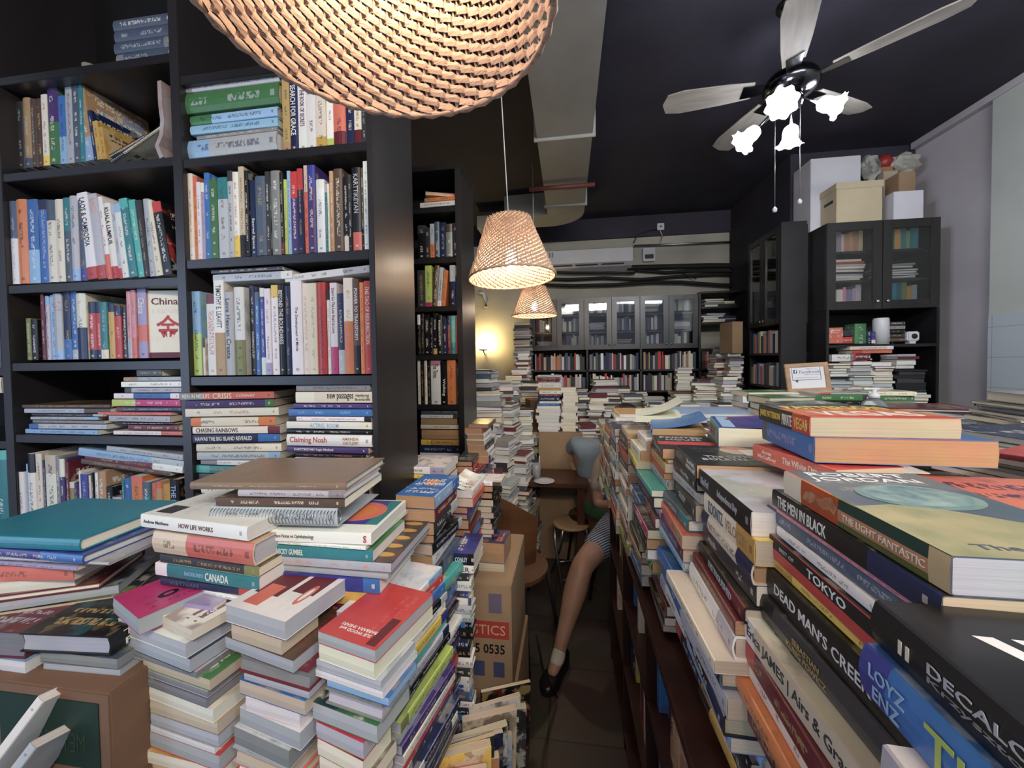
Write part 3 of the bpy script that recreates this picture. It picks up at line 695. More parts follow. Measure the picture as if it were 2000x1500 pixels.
# its lower open part
e = empty('open_shelving', (a.x, Y_R, 0), label='black open shelving below the two-door glass cabinet', cat='shelving')
def ebox(n, q, m=DARKM): 
    o = box(n, *q, m, bev=.002); o.parent = e; o.matrix_basis = Matrix.Translation(-e.location) @ o.matrix_basis
ebox('side_panel', (a.x, a.x + .02, Y_R, Y_R + .42, 0, RZ - .001)); ebox('side_panel', (b.x - .02, b.x, Y_R, Y_R + .42, 0, RZ - .001)); ebox('back_panel', (a.x, b.x, Y_R + .41, Y_R + .42, 0, RZ - .001))
RS = P(1727, 672, Y_R).z
for z in (RS, .9, .45): ebox('shelf', (a.x + .02, b.x - .02, Y_R, Y_R + .41, z - .022, z))
# cabinet whose doors face the aisle
ln = P(1522, 450, 3.45); lx = ln.x; lf = PX(1461, 560, lx)
LZ0, LZ1 = PX(1522, 632, lx).z, P(1522, 441, 3.45).z
Ml = Matrix.Translation((lx, lf.y, LZ0)) @ Matrix.Rotation(-pi / 2, 4, 'Z')
dwl = (lf.y - 3.45) / 2
glass_cabinet('wall_cabinet', 'black glass cabinet seen edge-on, its doors facing the aisle', Ml, 2, LZ1 - LZ0, .24, dwl, fr=.05)
e = empty('open_shelving', (lx, 3.45, 0), label='black open shelving with tall side panel below the edge-on cabinet', cat='shelving')
ebox('side_panel', (lx + .0, 1.89, 3.42, 3.448, 0, LZ1 + .02)); ebox('back_panel', (lx + .24, lx + .26, 3.45, lf.y, 0, LZ0 - .001)); ebox('side_panel', (lx + .01, lx + .24, lf.y - .02, lf.y, 0, LZ0 - .001))
LS = [PX(1490, 690, lx).z, PX(1490, 752, lx).z]
for z in LS + [.8, .4]: ebox('shelf', (lx, lx + .24, 3.452, lf.y - .02, z - .02, z), MAHOG if z == LS[0] else DARKM)

# low open bookcase under the back cabinets
e = empty('open_shelving', (BXa, CYB, 0), label='long black open shelving of upright books under the back cabinet', cat='shelving')
BS1, BS2 = P(1200, 722, CYB).z, P(1200, 763, CYB).z
for z in (BS1, BS2, .9, .5, .1): ebox('shelf', (BXa, P(1460, 700, CYB).x, CYB + .0, CYB + .37, z - .02, z))
for px in (1037, 1145, 1250, 1365, 1458): 
    x = P(px, 700, CYB).x; ebox('side_panel', (x, x + .022, CYB + .0, CYB + .37, 0, BZ - .001 if px < 1365 else P(1400, 572, CYB).z))
ebox('back_panel', (BXa, P(1460, 700, CYB).x, CYB + .37, CYB + .38, 0, BZ - .001))
e2 = e
for py in (598, 628): ebox('shelf', (P(1367, 700, CYB).x + .022, P(1458, 700, CYB).x, CYB + .02, CYB + .37, P(1400, py, CYB).z - .02, P(1400, py, CYB).z))
ebox('top_panel', (P(1367, 700, CYB).x, P(1459, 700, CYB).x + .02, CYB, CYB + .38, P(1400, 572, CYB).z, P(1400, 572, CYB).z + .02))

# ---------------------------------------------------------------- wall lamp on the warm wall
wl = P(944, 682, 4.8)
e = empty('wall_lamp', (wl.x, 4.8, wl.z), label='bright warm wall lamp glowing on the yellow wall', cat='lamp')
WS = mat('warm_lamp_glass', (.9, .8, .6), .5, var=0, emit=((1.0, .74, .34), 45))
MB().lathe([(.05, .0), (.065, .05), (.055, .12), (.035, .15), (.03, .15), (.045, .05)], 20).build('lamp_shade', WS, e)
MB().lathe([(.001, -.02), (.05, -.015), (.06, 0), (.001, 0)], 20).tube([(0, 0, -.015), (0, .06, -.06), (0, .15, -.06)], .008, 8).build('lamp_arm', METAL, e)
MB().tube([P(936, 570, 4.88), P(946, 572, 4.88), P(950, 585, 4.88), P(949, 600, 4.88)], .028, 10).build('bent_pipe', WHITEP, label='white bent pipe on the yellow wall above the wall lamp', cat='pipe')

# ---------------------------------------------------------------- boxes on top of the right cabinet
def carton(name, label, x0, x1, y0, y1, z0, z1, m, lid=0.0, group=None, rz=0.0, hand=False):
    cx, cy = (x0 + x1) / 2, (y0 + y1) / 2
    e = empty(name, (cx, cy, z0), rz, label=label, cat='box', group=group); hx_, hy_, h = (x1 - x0) / 2, (y1 - y0) / 2, z1 - z0
    MB().box(-hx_, hx_, -hy_, hy_, 0, h - (lid * .5 if lid else 0), bev=.003).build('box_body', m, e)
    if lid: MB().box(-hx_ - .006, hx_ + .006, -hy_ - .006, hy_ + .006, h - lid, h, bev=.003).build('lid', m, e)
    if hand: MB().box(-hx_ - .002, -hx_ + .01, -.05, .05, h * .55, h * .55 + .022).build('hand_hole', DARKM, e)
    return e
TZ = RZ + RH
WHC = mat('white_board', (.66, .66, .72), .6, var=.05)
TANC = mat('tan_archive_board', (.55, .47, .32), .7, var=.06)
a = P(1583, 430, 3.42); b = P(1676, 303, 3.42); carton('storage_box', 'large plain white box on top of the black cabinets', a.x, b.x + .02, 3.42, 3.66, TZ + .0, b.z, WHC)
a = P(1632, 420, Y_R + .02); b = P(1722, 352, Y_R + .02)
carton('storage_box', 'tan lidded archive box on top of the glass cabinet', a.x, b.x, Y_R + .01, 3.41, TZ + .001, b.z, TANC, lid=.05, hand=True)
a = P(1737, 420, 3.3); b = P(1795, 375, 3.3)
carton('storage_box', 'low white box of papers beside the tan archive box', a.x, b.x, 3.26, 3.5, TZ + .001, b.z, WHC)
carton('carton', 'small brown carton on top of the low white box', P(1755, 400, 3.3).x, P(1788, 400, 3.3).x, 3.3, 3.48, b.z + .001, P(1770, 335, 3.3).z, CARD)
rnd = random.Random(3)
def lump(name, label, c, r, m, seed=1, sq=(1, 1, 1)):
    bm = bmesh.new(); bmesh.ops.create_icosphere(bm, subdivisions=3, radius=1)
    from mathutils import noise as nz
    for v in bm.verts:
        k = 1 + .35 * nz.noise(v.co * 2.3 + Vector((seed, 0, 0))) + .15 * nz.noise(v.co * 6 + Vector((0, seed, 0)))
        v.co = Vector((v.co.x * sq[0], v.co.y * sq[1], v.co.z * sq[2])) * r * k
    me = bpy.data.meshes.new(name); bm.to_mesh(me); bm.free(); me.materials.append(m)
    o = bpy.data.objects.new(name, me); C.objects.link(o); o.location = c; tag(o, label, 'bag'); return o
zt = P(1700, 353, 3.45).z
lump('paper_bag', 'crumpled white printed bag behind the tan archive box', P(1698, 330, 3.5), .085, mat('crumpled_white_bag', (.6, .6, .55), .7, var=.3, c2='444444', scale=9), 2, (.8, .8, 1.2))
lump('paper_bag', 'crumpled pale bag next to the wall on cabinet top', P(1762, 322, 3.5), .10, mat('crumpled_pale_bag', (.55, .54, .48), .7, var=.2, scale=5), 5, (1.1, .8, .8))
o = MB().lathe([(.001, -.06), (.04, -.045), (.06, 0), (.04, .045), (.001, .06)], 20, Matrix.Translation((0, 0, 0))).build('ball', mat('red_rubber', (.35, .03, .03), .4), None, Matrix.Translation(P(1726, 318, 3.5)), label='red round ball among the bags on cabinet top', cat='ball')
carton('carton', 'small upright orange-brown carton under the red ball', P(1714, 350, 3.5).x, P(1736, 350, 3.5).x, 3.46, 3.56, TZ + .001, P(1725, 330, 3.5).z, mat('orange_card', (.40, .20, .10), .7))
carton('carton', 'pale open carton behind the tan archive box', P(1724, 350, 3.44).x, P(1752, 350, 3.44).x, 3.43, 3.5, TZ + .001, P(1735, 335, 3.44).z, mat('pale_card', (.5, .42, .33), .7))
# ================================================================ books in the tall bookcase
SB = 'on the narrow black bookcase'
D = lambda **k: k
F_ = Y1 + .012
row(F_ + .03, (45, 326, 215, 313), 34, [(47, 195, 'charcoal'), (62, 188, 'tan', 'slate'), (72, 190, 'brown'), (85, 190, 'brown', 'maroon'), (97, 183, 'cream', 'yellow'), (118, 170, 'green', 'purple', D(band=(.45, 1))), (131, 187, 'sky', 'blue', D(band=(.6, 1))), (145, 162, 'silver'), (158, 152, 'slate'), (166, 156, 'teal', 'green'),
     (182, 160, 'tan', 'sky', D(lean=-7, W=.20, art=.8, cc='tan')), (190, 215, 'navy', D(lean=-7, W=.14)), (200, 238, 'mustard', D(lean=-7, W=.14)), (208, 250, 'mustard', 'cream', D(lean=-7, W=.14))],
    'on the top shelf beside the leaning picture book', 'books on the top shelf of the left bay')
row(F_, (22, 553, 350, 541), 23, [(37, 390, 'slate', 'white', D(band=(0, .45))), (57, 387, 'orange', 'mustard'), (77, 387, 'blue', 'sky', D(band=(0, .6))), (95, 387, 'blue', 'navy', D(hard=False)), (112, 389, 'cream', 'slate'), (128, 388, 'cream', 'charcoal'), (142, 385, 'teal', 'slate', D(band=(0, .4))), (157, 382, 'silver', 'sky'), (170, 385, 'slate', 'indigo'),
     (190, 376, 'white', 'red', D(lean=-6, band=(0, .86), title=('LAOS & CAMBODIA', .06, .62, .5, 'charcoal'))), (207, 378, 'silver', 'red', D(lean=-6, band=(0, .84), c3='orange', th=.7, txt=(.05, .3))), (216, 382, 'white', 'coral', D(lean=-6)), (230, 396, 'white', 'red', D(lean=-6, band=(0, .84), title=('KUALA LUMPUR', .06, .55, .55, 'black'))), (240, 400, 'silver', 'red', D(lean=-6, band=(0, .86))), (252, 398, 'white', 'sky', D(lean=-6)),
     (268, 388, 'teal', 'turquoise', D(lean=-7)), (281, 390, 'turquoise', 'teal', D(lean=-7)), (293, 392, 'charcoal', 'olive', D(lean=-6)), (305, 390, 'silver', 'grey', D(lean=-4)), (318, 392, 'cream', 'charcoal', D(lean=-8, W=.17, art=.8)), (336, 396, 'black', 'red', D(lean=-9, W=.2, art=.7, band=(.14, 1), c3='white'))],
    'on the travel guide shelf', 'travel guides on the second shelf of the left bay')
row(F_ + .01, (48, 704, 345, 698), 51, [(60, 622, 'olive'), (72, 624, 'black'), (83, 578, 'orange', 'brown', D(dy=.03)), (90, 575, 'maroon', 'silver'), (98, 578, 'silver', 'sky'), (108, 576, 'sky'), (125, 574, 'silver', 'sky', D(c3='red', th=.8, txt=(.12, .32))), (140, 570, 'navy', 'blue'), (153, 568, 'blue', 'silver'), (172, 573, 'cream', 'navy', D(band=(0, .52))),
     (187, 589, 'red', 'navy', D(band=(.2, .84))), (198, 589, 'red', 'navy', D(band=(.2, .84))), (212, 590, 'teal', 'cream', D(band=(0, .84))), (224, 593, 'mustard', 'navy', D(band=(.15, 1))), (237, 596, 'red', 'navy', D(band=(.2, 1))), (249, 598, 'black', 'charcoal'), (258, 568, 'pink', 'silver'), (268, 566, 'pink', 'coral'),
     (286, 563, 'coral', 'lilac', D(title=('China', .13, .36, .7, 'white'), band=(.52, .76)))],
    'on the third shelf down, left bay', 'books on the third shelf of the left bay')
# book with its front cover towards the aisle
def faced(px0, px1, yt, yb, Y, c, label, yaw=0, T=.012, W=None, **k):
    a, b = P(px0, yb, Y), P(px1, yb, Y); H = P((px0 + px1) / 2, yt, Y).z - a.z; Wd = W or (b.x - a.x)
    # front board faces -Y: z_local -> -Y, x_local -> down, y_local -> +X
    B = Matrix(((0, 1, 0, 0), (0, 0, -1, 0), (-1, 0, 0, 0), (0, 0, 0, 1)))
    M = Matrix.Translation((a.x, Y + T, a.z + H / 2)) @ Matrix.Rotation(radians(yaw), 4, 'Z') @ B
    o = book(M, H, Wd, T, c, label=label, **k); return o, H, Wd, T
o, L, W, T = faced(288, 350, 566, 699, F_ + .02, 'cream', 'cream picture book on China facing out with red brush character', yaw=10, c3='maroon', art=.05, W=.14)
cover_text(o, 'China', L, W, T, .16, .42, .085, .022, 'maroon'); cover_text(o, '\u91d1', L, W, T, .55, .48, .075, .080, 'red', name='brush_character'); cover_patch(o, L, W, T, .92, 1, 0, 1, 'maroon', name='foot_band')
# leaning spiral books and curled magazine on the top shelf
def spiral(o, L, T, W0=0, r=None, n=30):
    mb = MB(); r = r or T * .62
    for i in range(n):
        x = -L / 2 + L * (i + .5) / n
        mb.tube([(x + .0016 * (a / 12), W0 + r * .2 + r * cos(2 * pi * a / 12) * 1.0, T / 2 + r * sin(2 * pi * a / 12)) for a in range(13)], .0009, 5, False)
    return mb.build('spiral_binding', METAL, o)
for i, (x0, y0, x1, y1, c, lab) in enumerate([(216, 308, 285, 268, 'tan', 'tan spiral-bound book leaning on the picture book, top shelf'), (218, 318, 318, 248, 'cream', 'cream spiral-bound notebook leaning across the top shelf')]):
    a, b = P(x0, y0, F_ + .02), P(x1, y1, F_ + .02); v = b - a; ang = atan2(v.z, v.x)
    M = Matrix.Translation((a + b) / 2) @ Matrix.Rotation(-ang, 4, 'Y')
    o = book(M, v.length, .16, .008, c, 'slate', label=lab, group='spiral books on the top shelf', name='spiral_notebook'); spiral(o, v.length, .008)
def magazine(pts, W, T, c, label, cc=None, **k):
    """curved magazine: pts = spine curve in world, extruded W away along +Y"""
    vs = []; n = len(pts); fs = []
    for i, p in enumerate(pts):
        d = (pts[min(i + 1, n - 1)] - pts[max(0, i - 1)]).normalized(); nn = Vector((d.z, 0, -d.x))
        for q in (0, T): vs += [p + nn * q, p + nn * q + Vector((0, W, 0))]
    for i in range(n - 1):
        a = i * 4; b = a + 4
        fs += [(a, b, b + 1, a + 1), (a + 2, a + 3, b + 3, b + 2), (a, a + 2, b + 2, b), (a + 1, b + 1, b + 3, a + 3)]
    fs += [(0, 1, 3, 2), (n * 4 - 4, n * 4 - 2, n * 4 - 1, n * 4 - 3)]
    return MB().add([v - pts[0] for v in vs], fs).build('magazine', mat('magazine_' + c, hx(COL[c]), .4, var=.1, c2=cc, scale=14), None, Matrix.Translation(pts[0]), label=label, cat='magazine')
magazine([P(x, y, F_ + .01) for x, y in ((312, 310), (302, 285), (311, 262), (313, 235), (309, 205), (307, 158))], .17, .014, 'silver', 'pale curled magazine standing bent beside the bookcase divider', cc='9a6a58')
# top of the left bay
a = P(232, 110, F_ + .06); b = P(341, 28, F_ + .06)
zs = zs_l[0]
for i in range(5):
    T_ = (b.z - zs) / 5
    book(flat_M((( a.x + b.x) / 2 + (.004 if i % 2 else 0), F_ + .05, zs + i * T_ + .0004), radians(random.uniform(-2, 2))), b.x - a.x, .17, T_ - .0005, 'slate', 'grey', art=.1, label='%s grey-blue ledger of the dim stack on the highest shelf' % ORD[4 - i], group='ledgers on the highest shelf', name='ledger', hard=True)
c_ = P(177, 118, F_ + .05); MB().lathe([(.001, 0), (.018, 0), (.022, .045), (.020, .045), (.016, .004), (.001, .004)], 20).build('paper_cup', mat('beige_paper', (.35, .31, .24), .7), None, Matrix.Translation((c_.x, c_.y, zs)), label='small beige paper cup beside the dim ledgers', cat='cup')
# lying books, left bay
hstack(F_, [(48, 212, 790, 797, 'brown'), (50, 214, 798, 807, 'silver', 'brown'), (58, 205, 808, 813, 'charcoal'), (62, 190, 814, 820, 'silver', 'sky'), (60, 205, 821, 827, 'grey'), (60, 206, 828, 838, 'silver', 'blue'), (46, 195, 839, 848, 'sky', 'slate')], 'of the flat journals, left bay', 'flat journals on the fourth shelf of the left bay', hard=.1)
hstack(F_, [(262, 318, 717, 721, 'white'), (268, 315, 722, 735, 'charcoal'), (243, 355, 736, 744, 'silver', 'tan'), (239, 355, 745, 756, 'white', 'cream'), (245, 355, 757, 767, 'silver'), (220, 355, 768, 779, 'blue', 'white', D(band=(.3, .85), c3='navy')), (216, 355, 780, 794, 'magenta', 'lime', D(band=(.35, 1))), (230, 355, 795, 804, 'navy', 'maroon'),
       (192, 335, 805, 811, 'coral'), (210, 335, 812, 824, 'silver', 'navy'), (226, 340, 825, 829, 'black'), (250, 350, 830, 841, 'maroon', 'mustard'), (222, 355, 842, 850, 'white', 'coral')], 'of the pile against the divider', 'pile on the fourth shelf of the left bay', hard=.1)
row(F_ - .004, (20, 1040, 350, 1040), -60, [(-4, 900, 'teal', D(W=.2)), (20, 890, 'teal', 'turquoise', D(W=.2, hard=True)), (35, 905, 'olive', 'charcoal'), (40, 908, 'maroon'), (52, 930, 'white', D(hard=True)), (58, 915, 'sky'), (73, 894, 'ivory'), (84, 893, 'cream'), (90, 905, 'navy'), (112, 895, 'cream', 'beige'), (120, 896, 'grey'), (130, 900, 'purple'), (137, 906, 'maroon'),
     (148, 945, 'olive', 'cream'), (155, 946, 'purple'), (160, 922, 'white'), (175, 928, 'indigo', 'sky'), (180, 930, 'cream'), (185, 925, 'black'), (193, 924, 'white'), (209, 920, 'tan', 'grey'), (222, 950, 'black', 'navy'), (240, 968, 'charcoal', 'silver'), (245, 935, 'teal'), (259, 930, 'blue'), (281, 926, 'orange', 'coral'), (296, 936, 'teal', 'slate'), (306, 938, 'coral', 'cream'), (318, 934, 'tan', 'coral'), (333, 938, 'mustard', 'yellow'), (352, 928, 'black', 'navy', D(title=('THE LIVING', .1, .7, .5, 'sky')))],
    'on the lowest visible shelf, left bay', 'books on the lowest shelf of the left bay', hard=.5)
hstack(F_ + .01, [(208, 357, 879, 890, 'silver', 'coral', D(roll=5)), (155, 357, 887, 903, 'sky', 'silver', D(roll=5.5)), (165, 357, 899, 912, 'maroon', 'white', D(roll=5)), (160, 330, 908, 918, 'brown', D(roll=6))], 'of books lying tilted over the upright row', 'tilted books over the lowest left row', hard=0, jit=1)
# centre bay, top: thick green and pale binders
bd = [(353, 546, 154, 171, 'silver', 'grey'), (352, 546, 172, 213, 'green', 'olive', D(T=1)), (372, 543, 217, 236, 'sky', 'green'), (373, 543, 237, 255, 'sky', 'blue'), (383, 543, 256, 264, 'grey', 'blue'), (367, 543, 265, 301, 'silver', 'sky')]
for i, (xl, xr, yt, yb, c, c2, *r) in enumerate(bd):
    yo = -8 * ((xl + xr) / 2 - 550) / 190
    hstack(F_ + .01, [(xl, xr, yt, yb, c, c2, D(name='box_file' if i in (1, 5) else 'paperback', art=.1, label=['pale grey binder on top of the green box file', 'bright green box file lying under a pale grey binder', 'sky and green folder beneath the green box file', 'pale blue folder in the middle of the binder stack', 'thin grey folder above the lowest white binder', 'thick white and sky binder, lowest of the binder stack'][i], hard=True))], '', 'binders on the top shelf of the centre bay', jit=1)
row(F_, (553, 294, 725, 284), 551, [(566, 146, 'gold', 'tan'), (582, 148, 'navy', D(title=('SEARCH FOR GRACE', .1, .78, .62, 'white'))), (600, 150, 'white', D(title=('THE BOOK OF SECRETS', .15, .66, .45, 'black'))), (618, 183, 'white', 'cream'), (637, 185, 'cream', 'mustard', D(band=(0, .78))), (651, 192, 'white', 'lime', D(band=(0, .8))), (675, 186, 'coral', 'maroon', D(hard=True)), (691, 190, 'navy', 'purple'), (706, 208, 'cream', 'maroon', D(band=(0, .6))), (716, 205, 'charcoal')],
    'on the top shelf under the big lamp', 'books on the top shelf of the centre bay')
row(F_, (368, 501, 725, 493), 368, [(378, 331, 'cream', 'white'), (386, 336, 'orange', 'coral', D(W=.13)), (394, 349, 'white', 'pink'), (400, 350, 'lilac', 'white'), (411, 331, 'blue', D(hard=True, W=.16)), (426, 345, 'green', 'teal'), (446, 341, 'silver', 'teal', D(band=(.27, 1))), (457, 329, 'silver', 'charcoal'), (469, 332, 'white', 'yellow', D(band=(0, .75), c3='red')), (480, 322, 'beige', 'black', D(band=(0, .76))), (488, 330, 'black'), (500, 348, 'navy', D(title=('Sacred Space', .5, .9, .5, 'white'))), (521, 342, 'slate', 'navy'), (530, 334, 'charcoal', 'silver'), (549, 332, 'grey', 'charcoal', D(hard=True)), (556, 336, 'black', 'maroon'), (562, 350, 'lime'), (569, 333, 'sky'),
     (583, 335, 'purple', 'red', D(band=(.32, 1))), (594, 330, 'navy', 'red', D(band=(.25, 1))), (602, 323, 'coral', 'beige', D(band=(.3, 1), W=.16)), (618, 324, 'purple', 'indigo', D(W=.17)), (635, 352, 'white', D(c3='charcoal')), (641, 362, 'teal', 'silver'), (645, 362, 'cream'), (653, 337, 'tan'), (671, 333, 'brown', 'black', D(c3='cream', hard=True)), (681, 348, 'black', 'cream', D(band=(0, .8))), (688, 345, 'charcoal', 'black'), (706, 331, 'black', 'coral', D(band=(0, .78), title=('KARTTIKEYAN', .08, .55, .5, 'silver'))), (712, 332, 'brown', 'black'), (722, 321, 'white', 'sky')],
    'on the shelf above the white flat books', 'books on the second shelf of the centre bay')
row(F_, (375, 733, 727, 731), 375, [(393, 568, 'sky', 'lime', D(band=(0, .5), c3='black')), (397, 655, '-'), (401, 660, 'cream'), (404, 575, '-'), (422, 573, 'white', 'maroon', D(c3='red', txt=(.2, .75), th=.6)), (442, 547, 'white', 'gold', D(band=(0, .55), title=('TIMOTHY E. LEAVITT', .05, .5, .5, 'slate'))), (459, 570, 'silver', D(c3='silver', title=('Love Heaven Create', .08, .8, .5, 'slate'))), (479, 560, 'white', 'olive', D(band=(0, .6))), (481, 560, '-'), (492, 556, 'black', 'navy', D(dy=.02)), (501, 556, 'navy', 'black', D(dy=.03)), (510, 570, 'blue', 'slate'), (519, 562, 'indigo', 'white', D(band=(.1, .8))), (531, 563, 'white', 'lilac'), (545, 556, 'white', 'yellow', D(band=(.14, 1))), (558, 556, 'black', D(title=('BEYOND THE BOUNDARIES', .06, .66, .6, 'white'))), (570, 558, 'navy', 'lilac'), (592, 548, 'white', 'sky', D(title=('The Development of Minds', .28, .75, .3, 'black'))), (606, 553, 'ivory', 'cream', D(c3='gold')), (622, 553, 'cream', 'lime', D(c3='gold')), (640, 552, 'red', D(c3='maroon', hard=True)), (646, 566, 'white'), (660, 552, 'white', 'magenta', D(title=('Don’t Go The Low Road to Love', .06, .55, .42, 'black'))), (673, 573, 'navy', 'silver', D(band=(0, .7))), (692, 543, 'cream', 'orange', D(band=(0, .45), c3='gold')), (705, 545, 'brown', 'black', D(title=('POWER TO TRANSFORM', .1, .64, .5, 'white'))), (713, 552, 'orange', 'brown'), (727, 549, 'red', D(title=('THE TAO OF RESURRECTION', .06, .68, .55, 'cream')))],
    'on the eye-level shelf', 'books on the eye-level shelf of the centre bay')
hstack(F_ + .004, [(411, 552, 523, 531, 'charcoal', 'blue'), (415, 572, 532, 548, 'silver', 'white', D(W=.12))], 'of two lying left on the eye-level books', 'books lying over the eye-level row', hard=0, jit=1)
hstack(F_ + .004, [(556, 723, 527, 542, 'white', 'silver', D(roll=-3.5, W=.13, label='white paperback lying tilted on the right of the eye-level books'))], '', 'books lying over the eye-level row', hard=0, jit=1)
hstack(F_, [(368, 521, 766, 780, 'coral', 'grey', D(band=(.25, 1), yaw=12, title=[('MEN IN MIDLIFE', .03, .32, .6, 'white'), ('CRISIS', .35, .55, .8, 'cream'), ('CONWAY', .6, .8, .4, 'cream')])), (378, 522, 781, 796, 'purple', 'green', D(band=(0, .9), c3='cream', yaw=12)), (377, 533, 797, 813, 'cream', 'coral', D(yaw=10, c3='red')), (385, 528, 815, 832, 'cream', 'orange', D(band=(.12, .8), yaw=9)), (385, 540, 833, 847, 'ivory', D(yaw=6, title=('CHASING RAINBOWS', .04, .52, .6, 'charcoal'))), (390, 536, 848, 864, 'navy', 'blue', D(band=(0, .75), yaw=10, title=('HAWAII THE BIG ISLAND REVEALED', .03, .68, .5, 'white'))), (392, 543, 867, 882, 'cream', D(yaw=6)), (393, 541, 883, 898, 'silver', 'sky', D(yaw=6)), (393, 520, 899, 909, 'white', 'grey'), (383, 490, 910, 925, 'teal', 'turquoise'), (388, 500, 926, 942, 'charcoal'), (394, 500, 943, 968, 'white', 'cream')],
       'of the left pile below eye level', 'left pile in the centre bay', hard=.1, jit=1)
hstack(F_, [(578, 723, 752, 764, 'grey', 'brown', D(c3='black')), (578, 727, 765, 787, 'cream', D(title=[('new passages', .42, .76, .62, 'black'), ('mapping your\nlife across time', .78, .97, .6, 'charcoal')])), (573, 727, 788, 798, 'purple', 'pink'), (563, 727, 799, 813, 'blue', D(c3='sky')), (563, 725, 814, 823, 'white', 'black', D(band=(.1, .92), c3='black')), (559, 727, 824, 838, 'white', 'cream', D(title=('ACTING  ROOM', .28, .62, .6, 'sky'))), (560, 727, 839, 848, 'black'), (561, 727, 849, 872, 'white', D(title=[('Claiming Noah', .04, .48, .62, 'red'), ('AMANDA\nORTLEPP', .66, .85, .6, 'tan')])), (559, 720, 873, 885, 'purple', 'black', D(title=('KARTTIKEYAN Yogic Method', .1, .58, .5, 'white'))), (577, 715, 886, 894, 'black', 'cream', D(c3='coral')), (576, 725, 895, 911, 'white', 'cream', D(c3='gold')), (570, 722, 912, 930, 'silver'), (572, 722, 931, 966, 'cream', 'navy')],
       'of the right pile below eye level', 'right pile in the centre bay', hard=.1, jit=1)
row(F_, (520, 1090, 727, 1090), 520, [(545, 980, 'navy'), (560, 975, 'silver'), (585, 970, 'blue'), (610, 965, 'black'), (640, 975, 'cream'), (665, 972, 'maroon'), (690, 962, 'indigo'), (712, 960, 'blue', 'navy'), (727, 958, 'white', D(hard=False))], 'on the shelf behind the brown binder', 'books on the lowest shelf of the centre bay')
row(F_, (-120, 720, 3, 718), -110, [(-90, 590, 'slate'), (-65, 600, 'maroon'), (-40, 585, 'navy'), (-25, 590, 'green'), (-10, 572, 'silver'), (2, 570, 'black', D(title=('ENDINGS', .1, .6, .6, 'white')))], 'on the bay at the far end', 'books in the far left bay', hard=.4)
hstack(F_, [(-90, 3, 737, 768, 'cream', 'beige')], 'in the far left bay by the upright', 'books in the far left bay')
# ---------------------------------------------------------------- narrow bookcase
F2 = Y2 + .012
hstack(F2, [(835, 893, 376, 383, 'tan', 'coral', D(yaw=20)), (829, 897, 384, 392, 'orange', 'tan'), (820, 897, 393, 403, 'white')], SB + ', highest shelf', 'books on the narrow bookcase', hard=0)
row(F2, (815, 502, 900, 502), 816, [(831, 438, 'black', 'charcoal'), (840, 444, 'charcoal'), (849, 436, 'silver', 'orange', D(band=(0, .6))), (859, 433, 'slate'), (871, 434, 'navy'), (884, 438, 'grey', 'brown'), (898, 437, 'charcoal', 'silver')], SB + ', first full shelf', 'books on the narrow bookcase')
row(F2, (815, 598, 900, 598), 816, [(831, 527, 'charcoal', 'green'), (844, 518, 'lime', 'magenta', D(band=(0, .9))), (853, 518, 'brown', 'cream', D(lean=5)), (861, 522, 'silver', 'white', D(lean=5)), (869, 528, 'orange', D(lean=6)), (879, 530, '-'), (890, 519, 'navy', 'silver', D(band=(.4, 1))), (900, 520, 'indigo', 'silver')], SB + ', second full shelf', 'books on the narrow bookcase')
row(F2, (815, 692, 903, 692), 816, [(822, 614, 'black', 'white'), (829, 612, 'black'), (840, 614, 'black', 'charcoal'), (846, 620, 'black'), (854, 611, 'black', 'gold'), (865, 616, 'black'), (873, 624, 'navy', 'black'), (881, 617, 'maroon', 'navy'), (890, 617, 'turquoise', 'teal'), (902, 616, 'coral', 'red')], SB + ', third full shelf', 'books on the narrow bookcase')
row(F2, (815, 790, 903, 790), 816, [(822, 703, 'cream'), (829, 704, 'black'), (835, 704, 'cream', 'black'), (842, 704, 'black'), (861, 704, 'white', 'pink', D(title=('The Times', .08, .4, .5, 'black'))), (874, 706, 'black', 'charcoal', D(title=('Walking', .4, .8, .5, 'white'))), (891, 702, 'orange', D(c3='brown')), (900, 709, 'brown', 'charcoal')], SB + ', fourth full shelf', 'books on the narrow bookcase')
hstack(F2 + .01, [(822, 893, 800, 809, 'slate', 'silver'), (822, 895, 810, 817, 'white'), (822, 893, 818, 829, 'beige', D(o='f', pc='tan')), (822, 895, 830, 838, 'cream'), (823, 897, 839, 858, 'maroon', 'tan', D(o='f', pc='tan')), (822, 900, 859, 870, 'mustard', 'yellow')] + [(820, 898, 871 + i * 14, 884 + i * 14, c) for i, c in enumerate(['navy', 'white', 'black', 'beige', 'blue', 'cream'])], 'inside the narrow bookcase below the orange book', 'lying books in the narrow bookcase', hard=0)

